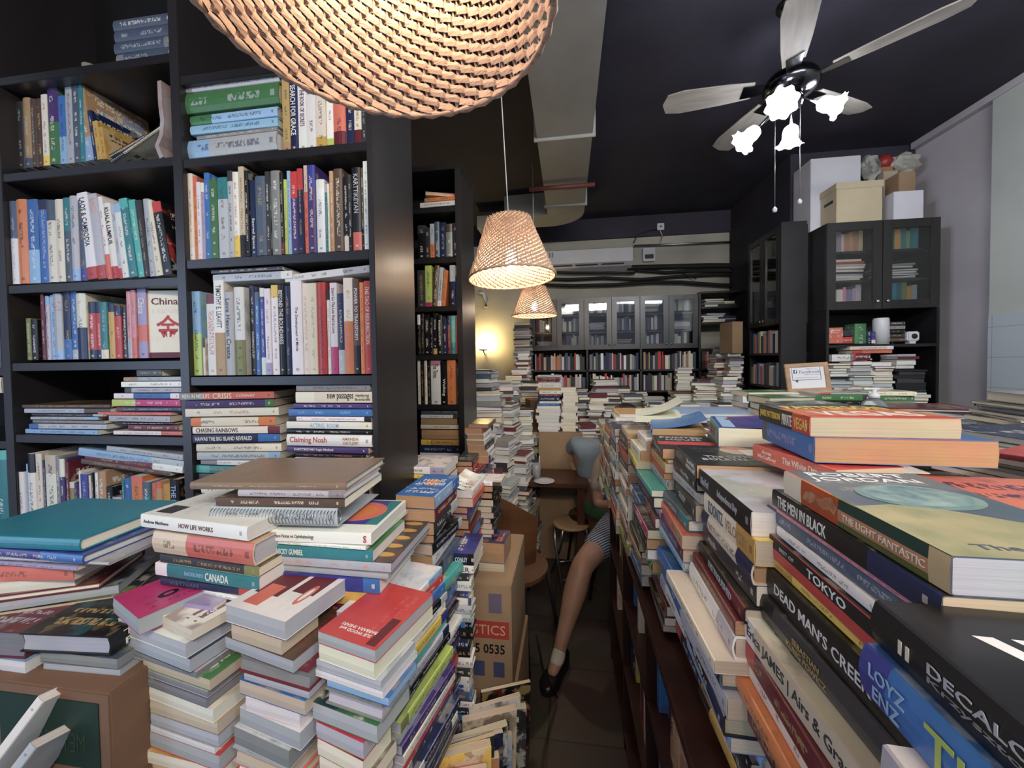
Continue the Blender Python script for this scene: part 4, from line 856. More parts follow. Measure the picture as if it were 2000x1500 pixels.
# ================================================================ trestle tables that carry the front piles (below the frame)
def table(name, label, x0, x1, y0, y1, zt, m=MAHOG, cat='table', leg=.05):
    e = empty(name, ((x0 + x1) / 2, (y0 + y1) / 2, 0), label=label, cat=cat); a, b = (x1 - x0) / 2, (y1 - y0) / 2
    MB().box(-a, a, -b, b, zt - .03, zt, bev=.004).build('tabletop', m, e)
    for sx in (-1, 1):
        for sy in (-1, 1): MB().box(sx * (a - leg) - leg / 2, sx * (a - leg) + leg / 2, sy * (b - leg) - leg / 2, sy * (b - leg) + leg / 2, 0, zt - .03).build('leg', m, e)
    return e
TL = .78
table('table', 'dark wooden table under the front left book piles', -1.35, -.33, .36, .99, TL)
def fill_down(Y, xl, xr, y0, cols, place, group, side, start, zend=TL, Wt=(.016, .03), yaw=0.0, drift=3, **kw):
    """continue a pile down to the table"""
    items = []; y = y0; zc = None
    q = P((xl + xr) / 2, y, Y); D_ = (q - EYE).length
    pxm = lambda t: t * FPX / max(.2, (CR.transposed() @ (q - EYE)).z * -1)
    while True:
        T = random.uniform(*Wt); dy = pxm(T)
        if P((xl + xr) / 2, y + dy, Y).z < zend: break
        dx = random.uniform(-drift, drift) * 1.6; dx2 = random.uniform(-drift, drift)
        items.append((xl + dx, xr + dx + dx2, y, y + dy, random.choice(cols), random.choice(cols), dict(kw))); y += dy
        if len(items) > 30: break
    if items: hstack(Y, items, place, group, side=side, start=start, yaw=yaw, jit=4)
MIX = ['white', 'silver', 'cream', 'navy', 'black', 'red', 'blue', 'grey', 'slate', 'maroon', 'teal', 'mustard', 'charcoal', 'white', 'ivory']
# A: far left, teal hardcover on top
hstack(.62, [(-120, 190, 1048, 1072, '2c8496', D(hard=True, W=.21, art=.03, L=.3, cc='2c8496', c3='slate', th=.1, yaw=2, label='large plain teal hardcover lying on top of far left pile')), (-110, 168, 1073, 1090, 'indigo', 'blue', D(W=.2, pc='white', hard=True)), (-90, 205, 1091, 1097, 'silver', D(W=.2, hard=True)), (-100, 150, 1098, 1106, 'lilac', 'white'), (-90, 120, 1107, 1136, 'coral', 'tan', D(c3='brown', yaw=8)), (-60, 100, 1137, 1158, 'cream', 'navy', D(o='f', yaw=20)), (-60, 130, 1159, 1172, 'maroon', 'tan', D(o='f', yaw=24, pc='cream')), (-80, 150, 1173, 1190, 'charcoal', D(o='f', yaw=26, W=.2, pc='silver', art=.6)), (-90, 170, 1191, 1210, 'black', 'olive', D(o='f', yaw=24, W=.2, art=.8)), (-80, 160, 1211, 1226, 'slate', 'silver', D(o='f', yaw=22, W=.2, art=.6)), (-90, 150, 1227, 1240, 'sky', 'slate', D(o='f', yaw=12, W=.16))],
       'of far left pile under the teal book', 'far left front pile', hard=.2)
hstack(.575, [(48, 205, 1240, 1277, 'black', 'teal', D(o='hr', yaw=4, L=.22, hard=True, pc='silver', title=[('THE R\nFROG', .1, .5, .8, 'ivory')], label='thick dark hardcover with pale pages, spine to the right, beside magenta paperback'))], '', 'far left front pile')
hstack(.57, [(-60, 42, 1232, 1284, 'maroon', D(o='hr', L=.18, hard=True, pc='grey', yaw=3)), (-70, 50, 1285, 1308, 'sky', 'slate', D(o='f')), (-70, 88, 1309, 1350, 'brown', 'maroon', D(yaw=14, title=('THE LA', .45, .95, .35, 'beige'), hard=False, W=.11))], 'at far left above the open carton', 'books over the carton', hard=0)
hstack(.585, [(80, 228, 1279, 1300, 'slate', 'grey', D(o='f', pc='grey')), (88, 232, 1301, 1320, 'grey', 'silver', D(o='f', pc='silver')), (92, 236, 1321, 1338, 'silver', 'grey', D(o='f', pc='grey'))], 'resting on the dark green printed carton', 'books over the carton', hard=0)
# printed carton at the lower left
a, b = P(-60, 1470, .55), P(213, 1357, .55)
cz = max(TL, a.z)
e = carton('carton', 'cardboard carton with dark green print at the lower left', a.x, b.x, .55, .80, TL + .001, b.z, CARD2)
hw_ = (b.x - a.x) / 2; hh_ = b.z - TL
GRN = mat('dark_green_print', (.010, .035, .024), .6, var=.2)
MB().box(-hw_ * .5, hw_ * .86, -.127, -.1252, hh_ * .50, hh_ * .93).build('green_print', GRN, e)
text('METACHINO', e, Matrix(((1, 0, 0, .18 * hw_), (0, 0, -1, -.1274), (0, 1, 0, hh_ * .66), (0, 0, 0, 1))) @ Matrix.Rotation(pi, 4, 'Y') @ Matrix.Diagonal((1, 1, -1, 1)), hw_ * 1.0, hh_ * .13, hx('2c4034'), name='carton_lettering')
MB().box(hw_, hw_ + .0015, -.06, .09, hh_ * .45, hh_ * .88).build('green_print', GRN, e)
# pale books sticking up at the lower left corner
def slab(corners, t, c, label, Y, cat='book'):
    pts = [P(x, y, Y + dy) for x, y, dy in corners]
    o = (pts[0] + pts[2]) / 2; xv = pts[1] - pts[0]; L = xv.length; x = xv.normalized(); yv = pts[3] - pts[0]; n = x.cross(yv).normalized(); y = n.cross(x); W = yv.dot(y)
    if n.z < 0: n = -n; y = -y
    p0 = (pts[0] + pts[1]) / 2
    if yv.dot(y) < 0: x = -x
    M = Matrix(((x.x, y.x, n.x, p0.x), (x.y, y.y, n.y, p0.y), (x.z, y.z, n.z, p0.z), (0, 0, 0, 1)))
    return book(M, L, abs(W), t, c, 'silver', label=label, group='pale books at the lower left', pc='white')
for px, py, ty, dx_, by, c, lab in ((84, 1372, .525, .17, .44, 'white', 'white-edged paperback propped diagonally in front of the printed carton'), (70, 1462, .50, .13, .415, 'silver', 'pale silver paperback wedged under the diagonal white one')):
    tp = P(px, py, ty); bt = Vector((tp.x - dx_, by, TL + .004)); xv = (tp - bt); l_ = xv.length; xv.normalize()
    yv = Vector((0, 1, -.15)); yv = (yv - xv * yv.dot(xv)).normalized(); zv = xv.cross(yv); q = (tp + bt) / 2
    yv *= 1
    book(Matrix(((xv.x, yv.x, zv.x, q.x), (xv.y, yv.y, zv.y, q.y), (xv.z, yv.z, zv.z, q.z), (0, 0, 0, 1))), l_, .07, .016, c, 'white', cc=c, art=.1, pc='white', txt=(2, 2), label=lab, group='pale books at the lower left')
# B: white "How life works" pile
r_ = hstack(.66, [(258, 497, 1016, 1043, 'white', 'ivory', D(W=.16, art=.05, yaw=-7, c3='maroon', pc='white', title=[('HOW LIFE WORKS', .38, .7, .34, 'maroon'), ('Andrew Matthews', .03, .28, .25, 'charcoal')], label='white cartoon paperback with red lettering on top of pile by spiral notebook')), (288, 508, 1049, 1092, 'beige', 'coral', D(band=(0, .35), W=.14, hard=True, yaw=-6, pc='silver')), (300, 516, 1094, 1112, 'charcoal', 'olive', D(yaw=-6)), (290, 518, 1113, 1139, 'teal', 'white', D(cc='white', yaw=-6, title=[('BACKROADS', .3, .48, .3, 'sky'), ('CANADA', .5, .72, .6, 'white')])), (305, 514, 1140, 1155, 'navy', 'red', D(band=(0, .8), yaw=-4, title=('VIETNAM', .1, .4, .5, 'slate'))), (345, 500, 1156, 1166, 'white', 'orange', D(band=(.1, 1), yaw=-10)), (332, 548, 1167, 1194, 'navy', 'cream', D(band=(.17, 1), yaw=-7, W=.14, title=('DELHI, AGRA & RAJASTHAN', .19, .76, .5, 'white')))],
    'of the pile topped by the white cartoon book', 'front pile under the white cartoon book')
L, W, T = r_[0]['_d']
cover_text(r_[0], 'HOW', L, W, T, .50, .50, .055, .030, 'maroon'); cover_text(r_[0], 'LIFE', L, W, T, .67, .5, .05, .028, 'charcoal'); cover_patch(r_[0], L, W, T, .06, .22, .1, .34, 'charcoal'); cover_patch(r_[0], L, W, T, .2, .42, .62, .8, 'red', ell=True); cover_patch(r_[0], L, W, T, .50, .60, .78, .95, 'coral', ell=True)
r_ = hstack(.60, [(192, 300, 1186, 1218, 'magenta', D(o='f', yaw=-22, W=.15, pc='silver', cc='magenta', art=.12, c3='black', label='bright magenta paperback angled on the pile left of the guidebooks')), ], '', 'front pile under magenta book')
L, W, T = r_[0]['_d']; cover_patch(r_[0], L, W, T, .3, .48, .5, .72, 'black', ell=True); cover_patch(r_[0], L, W, T, .35, .43, .55, .66, 'magenta', ell=True, lift=.0003); cover_text(r_[0], 'ask me', L, W, T, .6, .3, .05, .012, 'black')
hstack(.635, [(300, 420, 1178, 1196, 'lilac', 'white', D(yaw=-4, W=.13, c3='purple', title=('indigo', .05, .4, .6, 'purple'), label='pale lilac paperback between the magenta and navy guidebooks'))], '', 'front pile under magenta book')
hstack(.60, [(268, 395, 1209, 1230, 'white', 'maroon', D(o='f', yaw=-16, art=.6, pc='cream')), (206, 385, 1231, 1260, 'white', 'lilac', D(o='f', yaw=-12, pc='silver', W=.13)), (218, 392, 1261, 1288, 'navy', 'black', D(o='f', yaw=-12, pc='silver', W=.13)), (235, 400, 1289, 1303, 'silver', 'red', D(o='f', yaw=-10, pc='grey')), (262, 425, 1304, 1326, 'green', 'lime', D(o='f', yaw=-10, pc='beige', art=.4)), (262, 420, 1327, 1340, 'silver', D(o='f', yaw=-10, pc='grey')), (262, 418, 1341, 1359, 'slate', 'sky', D(o='f', yaw=-10, pc='grey')), (263, 432, 1360, 1386, 'cream', 'maroon', D(o='f', yaw=-10)), (280, 436, 1387, 1412, 'tan', 'silver', D(o='f', yaw=-8, pc='beige')), (281, 438, 1413, 1436, 'grey', D(o='f', yaw=-8, pc='silver')), (281, 430, 1437, 1450, 'silver', D(o='f', yaw=-8, pc='white')), (279, 440, 1451, 1482, 'red', D(o='f', yaw=-8, pc='silver'))],
       'of the pile under the magenta book', 'front pile under magenta book', hard=0, jit=1)
fill_down(.60, 282, 440, 1484, MIX, 'of the pile under the magenta book', 'front pile under magenta book', 'f', 12, yaw=-6)
# brown binder and spiral notebook
r_ = hstack(.70, [(385, 668, 942, 957, '85705c', 'brown', D(name='ring_binder', hard=True, W=.20, art=.02, cc='85705c', band=(0, 1), th=.15, c3='beige', yaw=5, pc='white', label='large plain brown binder lying on top of the spiral notebook')), (470, 668, 958, 972, 'silver', 'grey', D(W=.17, yaw=3, pc='white', hard=True)), (430, 668, 973, 990, 'brown', 'navy', D(W=.18, yaw=4, art=.3)), (420, 655, 991, 1026, 'silver', D(name='spiral_notebook', W=.19, yaw=3, nopages=True, label='thick grey spiral-bound notebook under the brown binder'))], 'under the large brown binder', 'binder pile', hard=0, jit=0)
L, W, T = r_[3]['_d']; spiral(r_[3], L, T, r=T * .42, n=38)
# D: "Lecture notes" pile
r_ = hstack(.70, [(508, 723, 1038, 1061, 'white', 'teal', D(band=(.08, 1), W=.18, art=.02, cc='white', pc='white', yaw=2, title=[('Lecture Notes on Ophthalmology', .12, .5, .4, 'charcoal'), ('S', .93, .96, .6, 'red')], label='white medical paperback with a glowing orange disc on its cover')), (540, 715, 1062, 1069, 'white', 'olive', D(W=.19)), (525, 728, 1070, 1092, 'teal', 'turquoise', D(W=.15, cc='green', title=('NICKY GUMBEL', .08, .34, .5, 'white'), pc='white')), (520, 765, 1093, 1110, 'silver', D(W=.22, cc='charcoal', c3='orange', art=.1, pc='silver')), (530, 760, 1111, 1122, 'grey', 'silver', D(o='f', W=.2, pc='silver')), (520, 742, 1123, 1152, 'indigo', 'blue', D(W=.17, cc='blue', pc='white', title=[('\u6c34\u6ef8\u2014\u4eba\u95f4\u8bcd', .15, .55, .55, 'ivory')])), (540, 738, 1153, 1178, 'mustard', 'white', D(band=(.07, 1), W=.16, pc='cream', title=('A KNIFE FOR THE GRASS', .22, .62, .5, 'brown'))), (537, 736, 1179, 1191, 'maroon', 'red', D(W=.15, title=('Please, Rest, Be', .36, .62, .6, 'coral'))), (537, 735, 1192, 1211, 'cream', 'red', D(band=(0, .65), W=.17, pc='white')), (605, 722, 1212, 1232, 'silver', 'green', D(o='f', W=.14, cc='green', art=.6, yaw=-8, pc='silver'))],
    'of the pile under the orange-disc book', 'front pile under the orange disc book', hard=0, jit=1.5)
L, W, T = r_[0]['_d']
cover_patch(r_[0], L, W, T, .30, .97, .22, .98, 'indigo'); cover_patch(r_[0], L, W, T, .86, .97, .22, .98, 'teal', lift=.0002); cover_patch(r_[0], L, W, T, .42, .92, .3, .9, 'coral', ell=True, lift=.0003); cover_patch(r_[0], L, W, T, .48, .84, .42, .8, 'orange', ell=True, lift=.0004)
L, W, T = r_[3]['_d']
for i in range(5): cover_patch(r_[3], L, W, T, .80, .965, .12 + i * .17, .20 + i * .17, 'mustard', ell=True, lift=.0002)
r_ = hstack(.575, [(610, 742, 1250, 1275, 'red', D(o='f', yaw=-14, W=.16, cc='red', art=.02, pc='silver', label='bright red-covered paperback with white author lettering, page edges forward')), (612, 740, 1276, 1308, 'white', D(o='f', yaw=-14, W=.16, pc='cream')), (607, 752, 1309, 1326, 'silver', 'sky', D(o='f', yaw=-12, pc='silver')), (605, 756, 1327, 1342, 'silver', D(o='f', yaw=-12, pc='white')), (630, 766, 1343, 1360, 'blue', D(o='f', yaw=-11, pc='sky')), (628, 752, 1361, 1392, 'grey', 'black', D(o='f', yaw=-11, pc='silver', hard=True)), (600, 745, 1393, 1428, 'green', 'navy', D(o='f', yaw=-12, art=.8, pc='silver')), (608, 718, 1429, 1462, 'red', 'magenta', D(o='f', yaw=-14, pc='silver'))],
    'of the pile under the red book', 'front pile under the red book', hard=0, jit=1)
L, W, T = r_[0]['_d']
cover_text(r_[0], 'SUE WOOD and\nBARBARA SHEARS', L, W, T, .5, .84, .075, .016, 'white', rot=-pi / 2); cover_patch(r_[0], L, W, T, .05, .2, .55, .97, 'maroon', lift=.0001)
fill_down(.575, 612, 722, 1463, ['lime', 'silver', 'brown', 'navy', 'white'], 'of the pile under the red book', 'front pile under the red book', 'f', 8, yaw=-12)
r_ = hstack(.585, [(427, 570, 1196, 1232, 'white', 'navy', D(o='f', yaw=-12, W=.15, pc='silver', cc='white', art=.02, label='white paperback with bold red geometric cover, page edges forward')), (440, 560, 1233, 1264, 'brown', 'tan', D(o='f', yaw=-12, pc='beige', hard=False)), (422, 588, 1265, 1290, 'silver', 'brown', D(o='f', yaw=-13, W=.15, cc='brown', art=.6, pc='silver')), (452, 612, 1291, 1330, 'maroon', 'red', D(o='f', yaw=-9, pc='grey', hard=True)), (466, 612, 1331, 1346, 'slate', D(o='f', yaw=-9, pc='silver')), (456, 606, 1347, 1376, 'blue', 'orange', D(o='f', yaw=-10, pc='beige')), (472, 592, 1377, 1404, 'white', 'coral', D(o='f', yaw=-8, pc='white')), (455, 598, 1405, 1440, 'white', 'charcoal', D(o='f', yaw=-12, W=.14, pc='silver')), (445, 576, 1441, 1478, 'silver', 'white', D(o='f', yaw=-12, W=.14, pc='grey'))],
    'of the pile under the red geometric cover', 'front pile under the red geometric cover', hard=0, jit=1)
L, W, T = r_[0]['_d']
cover_patch(r_[0], L, W, T, .10, .45, .1, .55, 'maroon'); cover_patch(r_[0], L, W, T, .52, .92, .1, .7, 'maroon'); cover_patch(r_[0], L, W, T, .14, .26, .35, .75, 'coral', ell=True, lift=.0003); cover_patch(r_[0], L, W, T, .60, .85, .5, .9, 'coral', lift=.0003); cover_patch(r_[0], L, W, T, .17, .23, .42, .68, 'white', ell=True, lift=.0005)
fill_down(.585, 448, 578, 1479, ['coral', 'silver', 'maroon', 'beige', 'white'], 'of the pile under the red geometric cover', 'front pile under the red geometric cover', 'f', 9, yaw=-10)
# D3: books with spines facing right, between the red pile and the paperbacks
its = [('white', 'sky'), ('red', 'white'), ('blue', 'white'), ('black', 'silver'), ('white', 'yellow'), ('yellow', 'indigo'), ('turquoise', 'blue'), ('silver', 'navy'), ('black', 'navy'), ('navy', 'blue'), ('lime', 'olive'), ('silver', 'white'), ('purple', 'black'), ('cream', 'yellow'), ('magenta', 'red'), ('charcoal', 'grey')]
y = 1205; it2 = []
for i, (c, c2) in enumerate(its):
    h = random.uniform(15, 24); x1 = 762 + i * 2.2 + random.uniform(-5, 5); it2.append((x1 - 112, x1, y, y + h, c, c2, D(o='hr', L=.20, yaw=-9 + random.uniform(-3, 3), pc='silver'))); y += h
hstack(.655, it2, 'of the pile with bright spines turned right', 'bright-spined pile behind the red book', hard=0, jit=1)
fill_down(.655, 690, 805, y, MIX, 'of the pile with bright spines turned right', 'bright-spined pile behind the red book', 'hr', 16, yaw=-8, L=.2, pc='silver')
# F: paperbacks showing brown page blocks
FY = .90
PB = ['black', 'navy', 'charcoal', 'maroon', 'slate', 'white', 'blue', 'red', 'purple', 'brown', 'black']
r_ = hstack(FY, [(772, 850, 968, 993, 'sky', 'blue', D(o='hr', L=.178, pc='tan', cc='blue', art=.35, c3='white', yaw=-3, label='blue paperback with orange and white lettering, topmost of brown-edged paperback pile')), (767, 849, 994, 1018, 'maroon', 'white', D(o='hr', L=.178, pc='tan')), (767, 848, 1019, 1043, 'charcoal', 'silver', D(o='hr', L=.178, pc='tan')), (780, 847, 1044, 1060, 'black', D(o='hr', L=.178, pc='tan')), (783, 846, 1061, 1082, 'black', 'silver', D(o='hr', L=.178, pc='beige', yaw=-8)), (783, 845, 1083, 1108, 'white', 'charcoal', D(o='hr', L=.178, pc='tan')), (783, 853, 1109, 1141, 'slate', 'black', D(o='hr', L=.178, pc='brown')), (795, 860, 1142, 1166, 'turquoise', 'white', D(o='hr', L=.2, pc='cream', hard=True, yaw=-10))],
    'of the brown-edged paperbacks by the glossy panel', 'brown-edged paperback pile by the glossy panel', hard=0, jit=3)
L, W, T = r_[0]['_d']; cover_patch(r_[0], L, W, T, .45, .75, .3, .7, 'orange', ell=True); cover_text(r_[0], 'DANNY\nSMITH', L, W, T, .62, .5, .08, .05, 'white')
fill_down(FY, 800, 858, 1167, PB, 'of the brown-edged paperbacks by the glossy panel', 'brown-edged paperback pile by the glossy panel', 'hr', 8, zend=.05, L=.178, pc='tan', yaw=-6)
table('low_bench', 'low dark bench under the book piles along the aisle', -.52, -.24, .72, 1.2, .42)
def pile(Y, x0, x1, y0, cols, place, group, side, top=None, zend=.02, yaw=0, pc=None, W=None, **k):
    kw = dict(k)
    if pc: kw['pc'] = pc
    n = 0
    if top: r = hstack(Y, top, place, group, side=side, hard=0); y0 = top[-1][3] + 1; n = len(top)
    fill_down(Y, x0, x1, y0, cols, place, group, side, n, zend=zend, yaw=yaw, **kw)
pile(1.30, 775, 867, 913, MIX, 'of the pile half hidden by the glossy panel', 'pile half hidden by the glossy panel', 's', [(775, 868, 912, 926, 'white', 'lilac', D(W=.17, art=.6, cc='white', c3='brown')), (775, 866, 927, 935, 'yellow', D(W=.15, pc='cream')), (775, 868, 936, 961, 'charcoal', 'red', D(W=.16, pc='white'))], zend=.75)
pile(1.52, 893, 926, 900, PB, 'of the slim pile behind the charcoal book', 'slim brown-edged pile', 'hr', zend=.85, pc='tan', L=.17)
pile(1.18, 877, 916, 995, PB, 'of the pile under the folded leaflet', 'pile under the folded leaflet', 'hr', [(880, 922, 958, 972, 'white', 'red', D(curl=.02, L=.18, W=.08, pc='white')), (890, 924, 973, 990, 'coral', 'red', D(L=.17, pc='beige'))], zend=.85, pc='tan', L=.17)
pile(1.34, 925, 963, 975, ['charcoal', 'navy', 'black', 'slate', 'brown'], 'of the pile topped with the white booklet', 'pile topped with the white booklet', 'hr', [(925, 978, 941, 949, 'white', 'brown', D(o='s', W=.10, cc='white', art=.3, c3='brown')), (924, 962, 950, 960, 'tan', 'black', D(L=.16, pc='tan')), (926, 962, 961, 975, 'black', 'teal', D(L=.16, pc='tan', hard=True))], zend=.96, pc='beige', L=.17)
pile(1.02, 880, 920, 1080, ['black', 'navy', 'slate', 'silver', 'charcoal', 'indigo', 'white', 'blue'], 'of the narrow dark-spined pile by the carton', 'narrow dark-spined pile', 's', [(885, 925, 1082, 1104, 'navy', 'black', D(W=.13, cc='indigo', art=.5, title=('CONLEY', .1, .7, .4, 'white'))), (887, 925, 1105, 1120, 'white', D(title=('VER', .1, .8, .6, 'charcoal'), W=.12))], zend=.05)
pile(1.66, 912, 948, 828, PB, 'of the tall tan pile beside the narrow bookcase', 'tall tan-edged pile', 'hr', zend=.03, pc='tan', L=.17)
# cartons in the aisle
CX0, CX1 = P(905, 1350, 1.22).x, P(1001, 1350, 1.22).x; CZ1 = P(980, 1144, 1.22).z; CZ0 = P(980, 1352, 1.22).z
e = carton('carton', 'brown carton printed with red band, topmost of two in the aisle', CX0, CX1, 1.22, 1.60, CZ0, CZ1, CARD)
hw_ = (CX1 - CX0) / 2; hh_ = CZ1 - CZ0
def fr(x, z): return Matrix(((1, 0, 0, x), (0, 0, -1, -.1905), (0, 1, 0, z), (0, 0, 0, 1)))
MB().box(-hw_, hw_ * .9, -.1912, -.19, hh_ * .50, hh_ * .66).build('red_band', mat('red_print', (.42, .05, .04), .6), e)
text('STICS', e, fr(.1 * hw_, hh_ * .58) @ Matrix.Translation((0, 0, .001)), hw_ * 1.3, hh_ * .09, hx('c9a98a'), name='band_lettering')
text('5 0535', e, fr(.12 * hw_, hh_ * .40), hw_ * 1.2, hh_ * .09, hx('17171a'), name='carton_lettering', bold=.02)
for k in (-.35, .45):
    MB().box(hw_ * k - .016, hw_ * k + .020, -.1912, -.19, hh_ * .14, hh_ * .28).build('handling_mark', mat('blue_print', (.06, .07, .16), .6), e)
MB().box(hw_ * .1, hw_ * .62, -.1912, -.19, hh_ * .74, hh_ * .92).build('stamp_patch', mat('grey_violet_print', (.16, .13, .20), .7), e)
carton('carton', 'plain brown carton on the floor under the red-banded one', CX0 - .02, CX1 + .01, 1.20, 1.62, .001, CZ0 - .002, CARD)
hstack(1.30, [(934, 985, 1060, 1100, 'maroon', 'navy', D(o='f', cc='navy', art=.6, c3='coral', pc='tan', W=.11, yaw=-3, label='paperback with coral lettering lying on the red-banded carton')), (930, 985, 1101, 1118, 'white', 'maroon', D(o='f', pc='beige', W=.12, label='white-edged paperback directly on the red-banded carton'))], '', 'books on the carton', hard=0, jit=0)
# upright thin books at the foot of the pile, front centre
x = 820
for i, (c, c2) in enumerate([('magenta', 'coral'), ('yellow', 'cream'), ('black', 'charcoal'), ('tan', 'orange'), ('navy', 'silver'), ('black', 'white'), ('silver', 'blue'), ('beige', 'brown'), ('white', 'black'), ('charcoal', 'black'), ('black', 'maroon')]):
    Yb = .80 + .03 * i; p = P(x, 1660 - i * 12, Yb); H = (.24 if i % 3 else .2) + max(0, p.z - .43)
    book(stand_M(Vector((p.x, Yb, .423 + H / 2)), radians(-72 + 4 * (i % 3)), radians(7)), H, .15, .012 + .006 * (i % 2), c, c2, pc='beige', art=.7, label='%s thin upright book leaning along the aisle, %s from the front' % (c, ['first', 'second', 'third', 'fourth', 'fifth', 'sixth', 'seventh', 'eighth', 'ninth', 'tenth', 'eleventh'][i]), group='thin upright books along the aisle')
    x += 12
# ================================================================ right-hand low bookcase and its piles
RT = .93
e = empty('low_bookcase', (.5, 1.2, 0), label='low dark mahogany bookcase along the aisle carrying the right-hand piles', cat='bookcase')
def rb(n, q, m=MAHOG):
    o = box(n, *q, m, bev=.003); o.parent = e; o.matrix_basis = Matrix.Translation(-e.location) @ o.matrix_basis
for y in (.22, .68, 1.14, 1.62, 2.12): rb('side_panel', (.215, .82, y, y + .025, 0, RT - .025))
rb('top_panel', (.20, .83, .20, 2.16, RT - .025, RT))
for z in (.08, .36, .64): rb('shelf', (.215, .82, .245, 2.12, z - .02, z))
rb('back_panel', (.82, .83, .22, 2.14, 0, RT - .025))
# upright books inside it, spines to the aisle
k = 0; inner = ['white', 'cream', 'red', 'navy', 'black', 'silver', 'blue', 'olive', 'maroon', 'white', 'yellow', 'tan']
sides = ['nearest', 'second nearest', 'third nearest', 'farthest']
for ci, (ya_, yb_) in enumerate(((.25, .67), (.71, 1.13), (1.17, 1.61), (1.65, 2.11))):
    for zi, zsh in enumerate((.64, .36)):
        y = yb_; n = 0
        while y > ya_ + .05 and n < (12 if zi == 0 else 9):
            T = random.uniform(.018, .042); H = random.uniform(.17, .215); n += 1; y -= T + .002
            c = random.choice(inner); c2 = random.choice(inner)
            M = Matrix(((0, 1, 0, .235 + random.uniform(0, .03)), (0, 0, -1, y + T), (-1, 0, 0, zsh + .0005 + H / 2), (0, 0, 0, 1)))
            book(M, H, .13, T, c, c2, far=True, label='%s upright spine, %s along %s shelf, %s bay of low bookcase' % (cname(c, c2), ORD[n - 1] if n > 1 else 'first', 'upper' if zi == 0 else 'lower', sides[ci]), group='upright books inside the low bookcase')
RMIX = ['black', 'charcoal', 'navy', 'white', 'cream', 'maroon', 'slate', 'blue', 'teal', 'tan', 'silver', 'red', 'black', 'mustard', 'purple', 'sky', 'beige']
# nearest big pile
ZT = 1.467; X1 = .288
p_ = 'of the nearest right pile'
r_ = ystack(X1, .337, .232, ZT, [(.031, 'orange', 'olive', D(L=.232, W=.155, dx=0, dy=0, yaw=0, band=(0, .40), cc='slate', c3='cream', art=.05, pc='silver', th=.4, txt=(.45, .8), label='large fantasy paperback with blue-green seascape cover topping the nearest right pile')),
    (.023, 'black', 'navy', D(L=.25, W=.13, dx=-.006, dy=.0, yaw=0, pc='beige', title=[('THE MEN IN BLACK', .06, .46, .62, 'white')], band=(0, .7))), (.006, 'pink', 'maroon', D(dx=-.004, yaw=1)), (.018, 'slate', 'lilac', D(dx=-.002, yaw=1, cc='lilac', L=.27)),
    (.014, 'white', 'lilac', D(dx=-.005, yaw=0)), (.030, 'red', 'black', D(L=.27, dx=-.012, dy=-.01, yaw=0, band=(.0, 1), txt=(2, 2), cc='black', pc='white')), (.013, 'yellow', 'mustard', D(dx=-.008, dy=-.01, L=.27)),
    (.040, 'black', 'brown', D(dx=-.016, dy=-.02, L=.26, band=(0, .9), title=[('DEAD MAN’S CREEK', .08, .72, .34, 'white')])), (.034, 'charcoal', 'black', D(dx=-.020, dy=-.02, L=.26, title=[('SEBASTIAN\nKUNG POWICZ', .25, .52, .5, 'gold')])),
    (.036, 'beige', 'ivory', D(dx=-.040, dy=-.02, L=.27, cc='cream', title=[('Erica JAMES | Airs & Graces', .05, .82, .5, 'charcoal')])), (.030, 'maroon', 'red', D(dx=-.045, dy=-.02, L=.27, c3='gold')), (.022, 'cream', 'white', D(dx=-.04, L=.25)), (.026, 'orange', 'mustard', D(dx=-.052, L=.25)), (.030, 'maroon', 'maroon', D(dx=-.045, L=.25)), (.02, 'navy', 'black', {}), (.03, 'red', 'white', {}), (.03, 'black', 'white', {})], p_, 'nearest right pile', zmin=RT, fill=RMIX, W=.14)
L, W, T = r_[0]['_d']; J = r_[0]
for u0, u1, v0, v1, c in ((0, .17, .02, .98, 'cream'), (.17, .46, .02, .98, 'b4532e'), (.46, .92, .62, .98, '1f4038'), (.46, .92, .22, .62, 'c08a68'), (.46, .92, .02, .22, '5b6436'), (.92, 1, .02, .98, 'c9b48c')): spine_patch(J, L, T, u0, u1, v0, v1, c)
Mx = lambda u, v: Matrix(((1, 0, 0, L * (u - .5)), (0, 0, -1, -.03 * T * sin(pi * v) - .0004), (0, 1, 0, T * v), (0, 0, 0, 1)))
text('THE LIGHT FANTASTIC', J, Mx(.70, .42), L * .42, T * .22, colr('cream', 0), name='spine_lettering', bold=.01)
MB().prism([(-.030, -.006), (-.024, .004), (-.010, .007), (.004, .004), (.014, .010), (.024, .012), (.032, .004), (.028, -.006), (.020, -.002), (.010, -.006), (-.006, -.003), (-.018, -.009)], Mx(.32, .5), .0002).build('spine_figure', mat('printed_flesh_figure', hx('c99a72'), .45, var=.15, scale=60, c2='8a4a30'), J)
cover_text(r_[0], 'ROBERT\nJORDAN', L, W, T, .12, .46, .12, .040, 'white'); cover_text(r_[0], 'The Light', L, W, T, .93, .45, .08, .012, 'slate')
sand = mat('printed_sand', hx('b5aa84'), .4, var=.12, scale=30, c2='8f9270')
MB().prism([(L * (u - .5), W * v) for u, v in ((.56, .0), (.52, .25), (.56, .5), (.70, .8), (.82, 1), (1, 1), (1, 0))], Matrix.Translation((0, 0, T)), .0001).build('cover_picture', sand, r_[0])
MB().prism([(L * (.40 - .5) + L * .17 * cos(a * pi / 14), W * .55 + W * .36 * sin(a * pi / 14)) for a in range(28)], Matrix.Translation((0, 0, T)), .0003).build('cover_picture', mat('printed_haze', hx('8fa39c'), .4, var=.1, scale=40, c2='4f7a80'), r_[0])
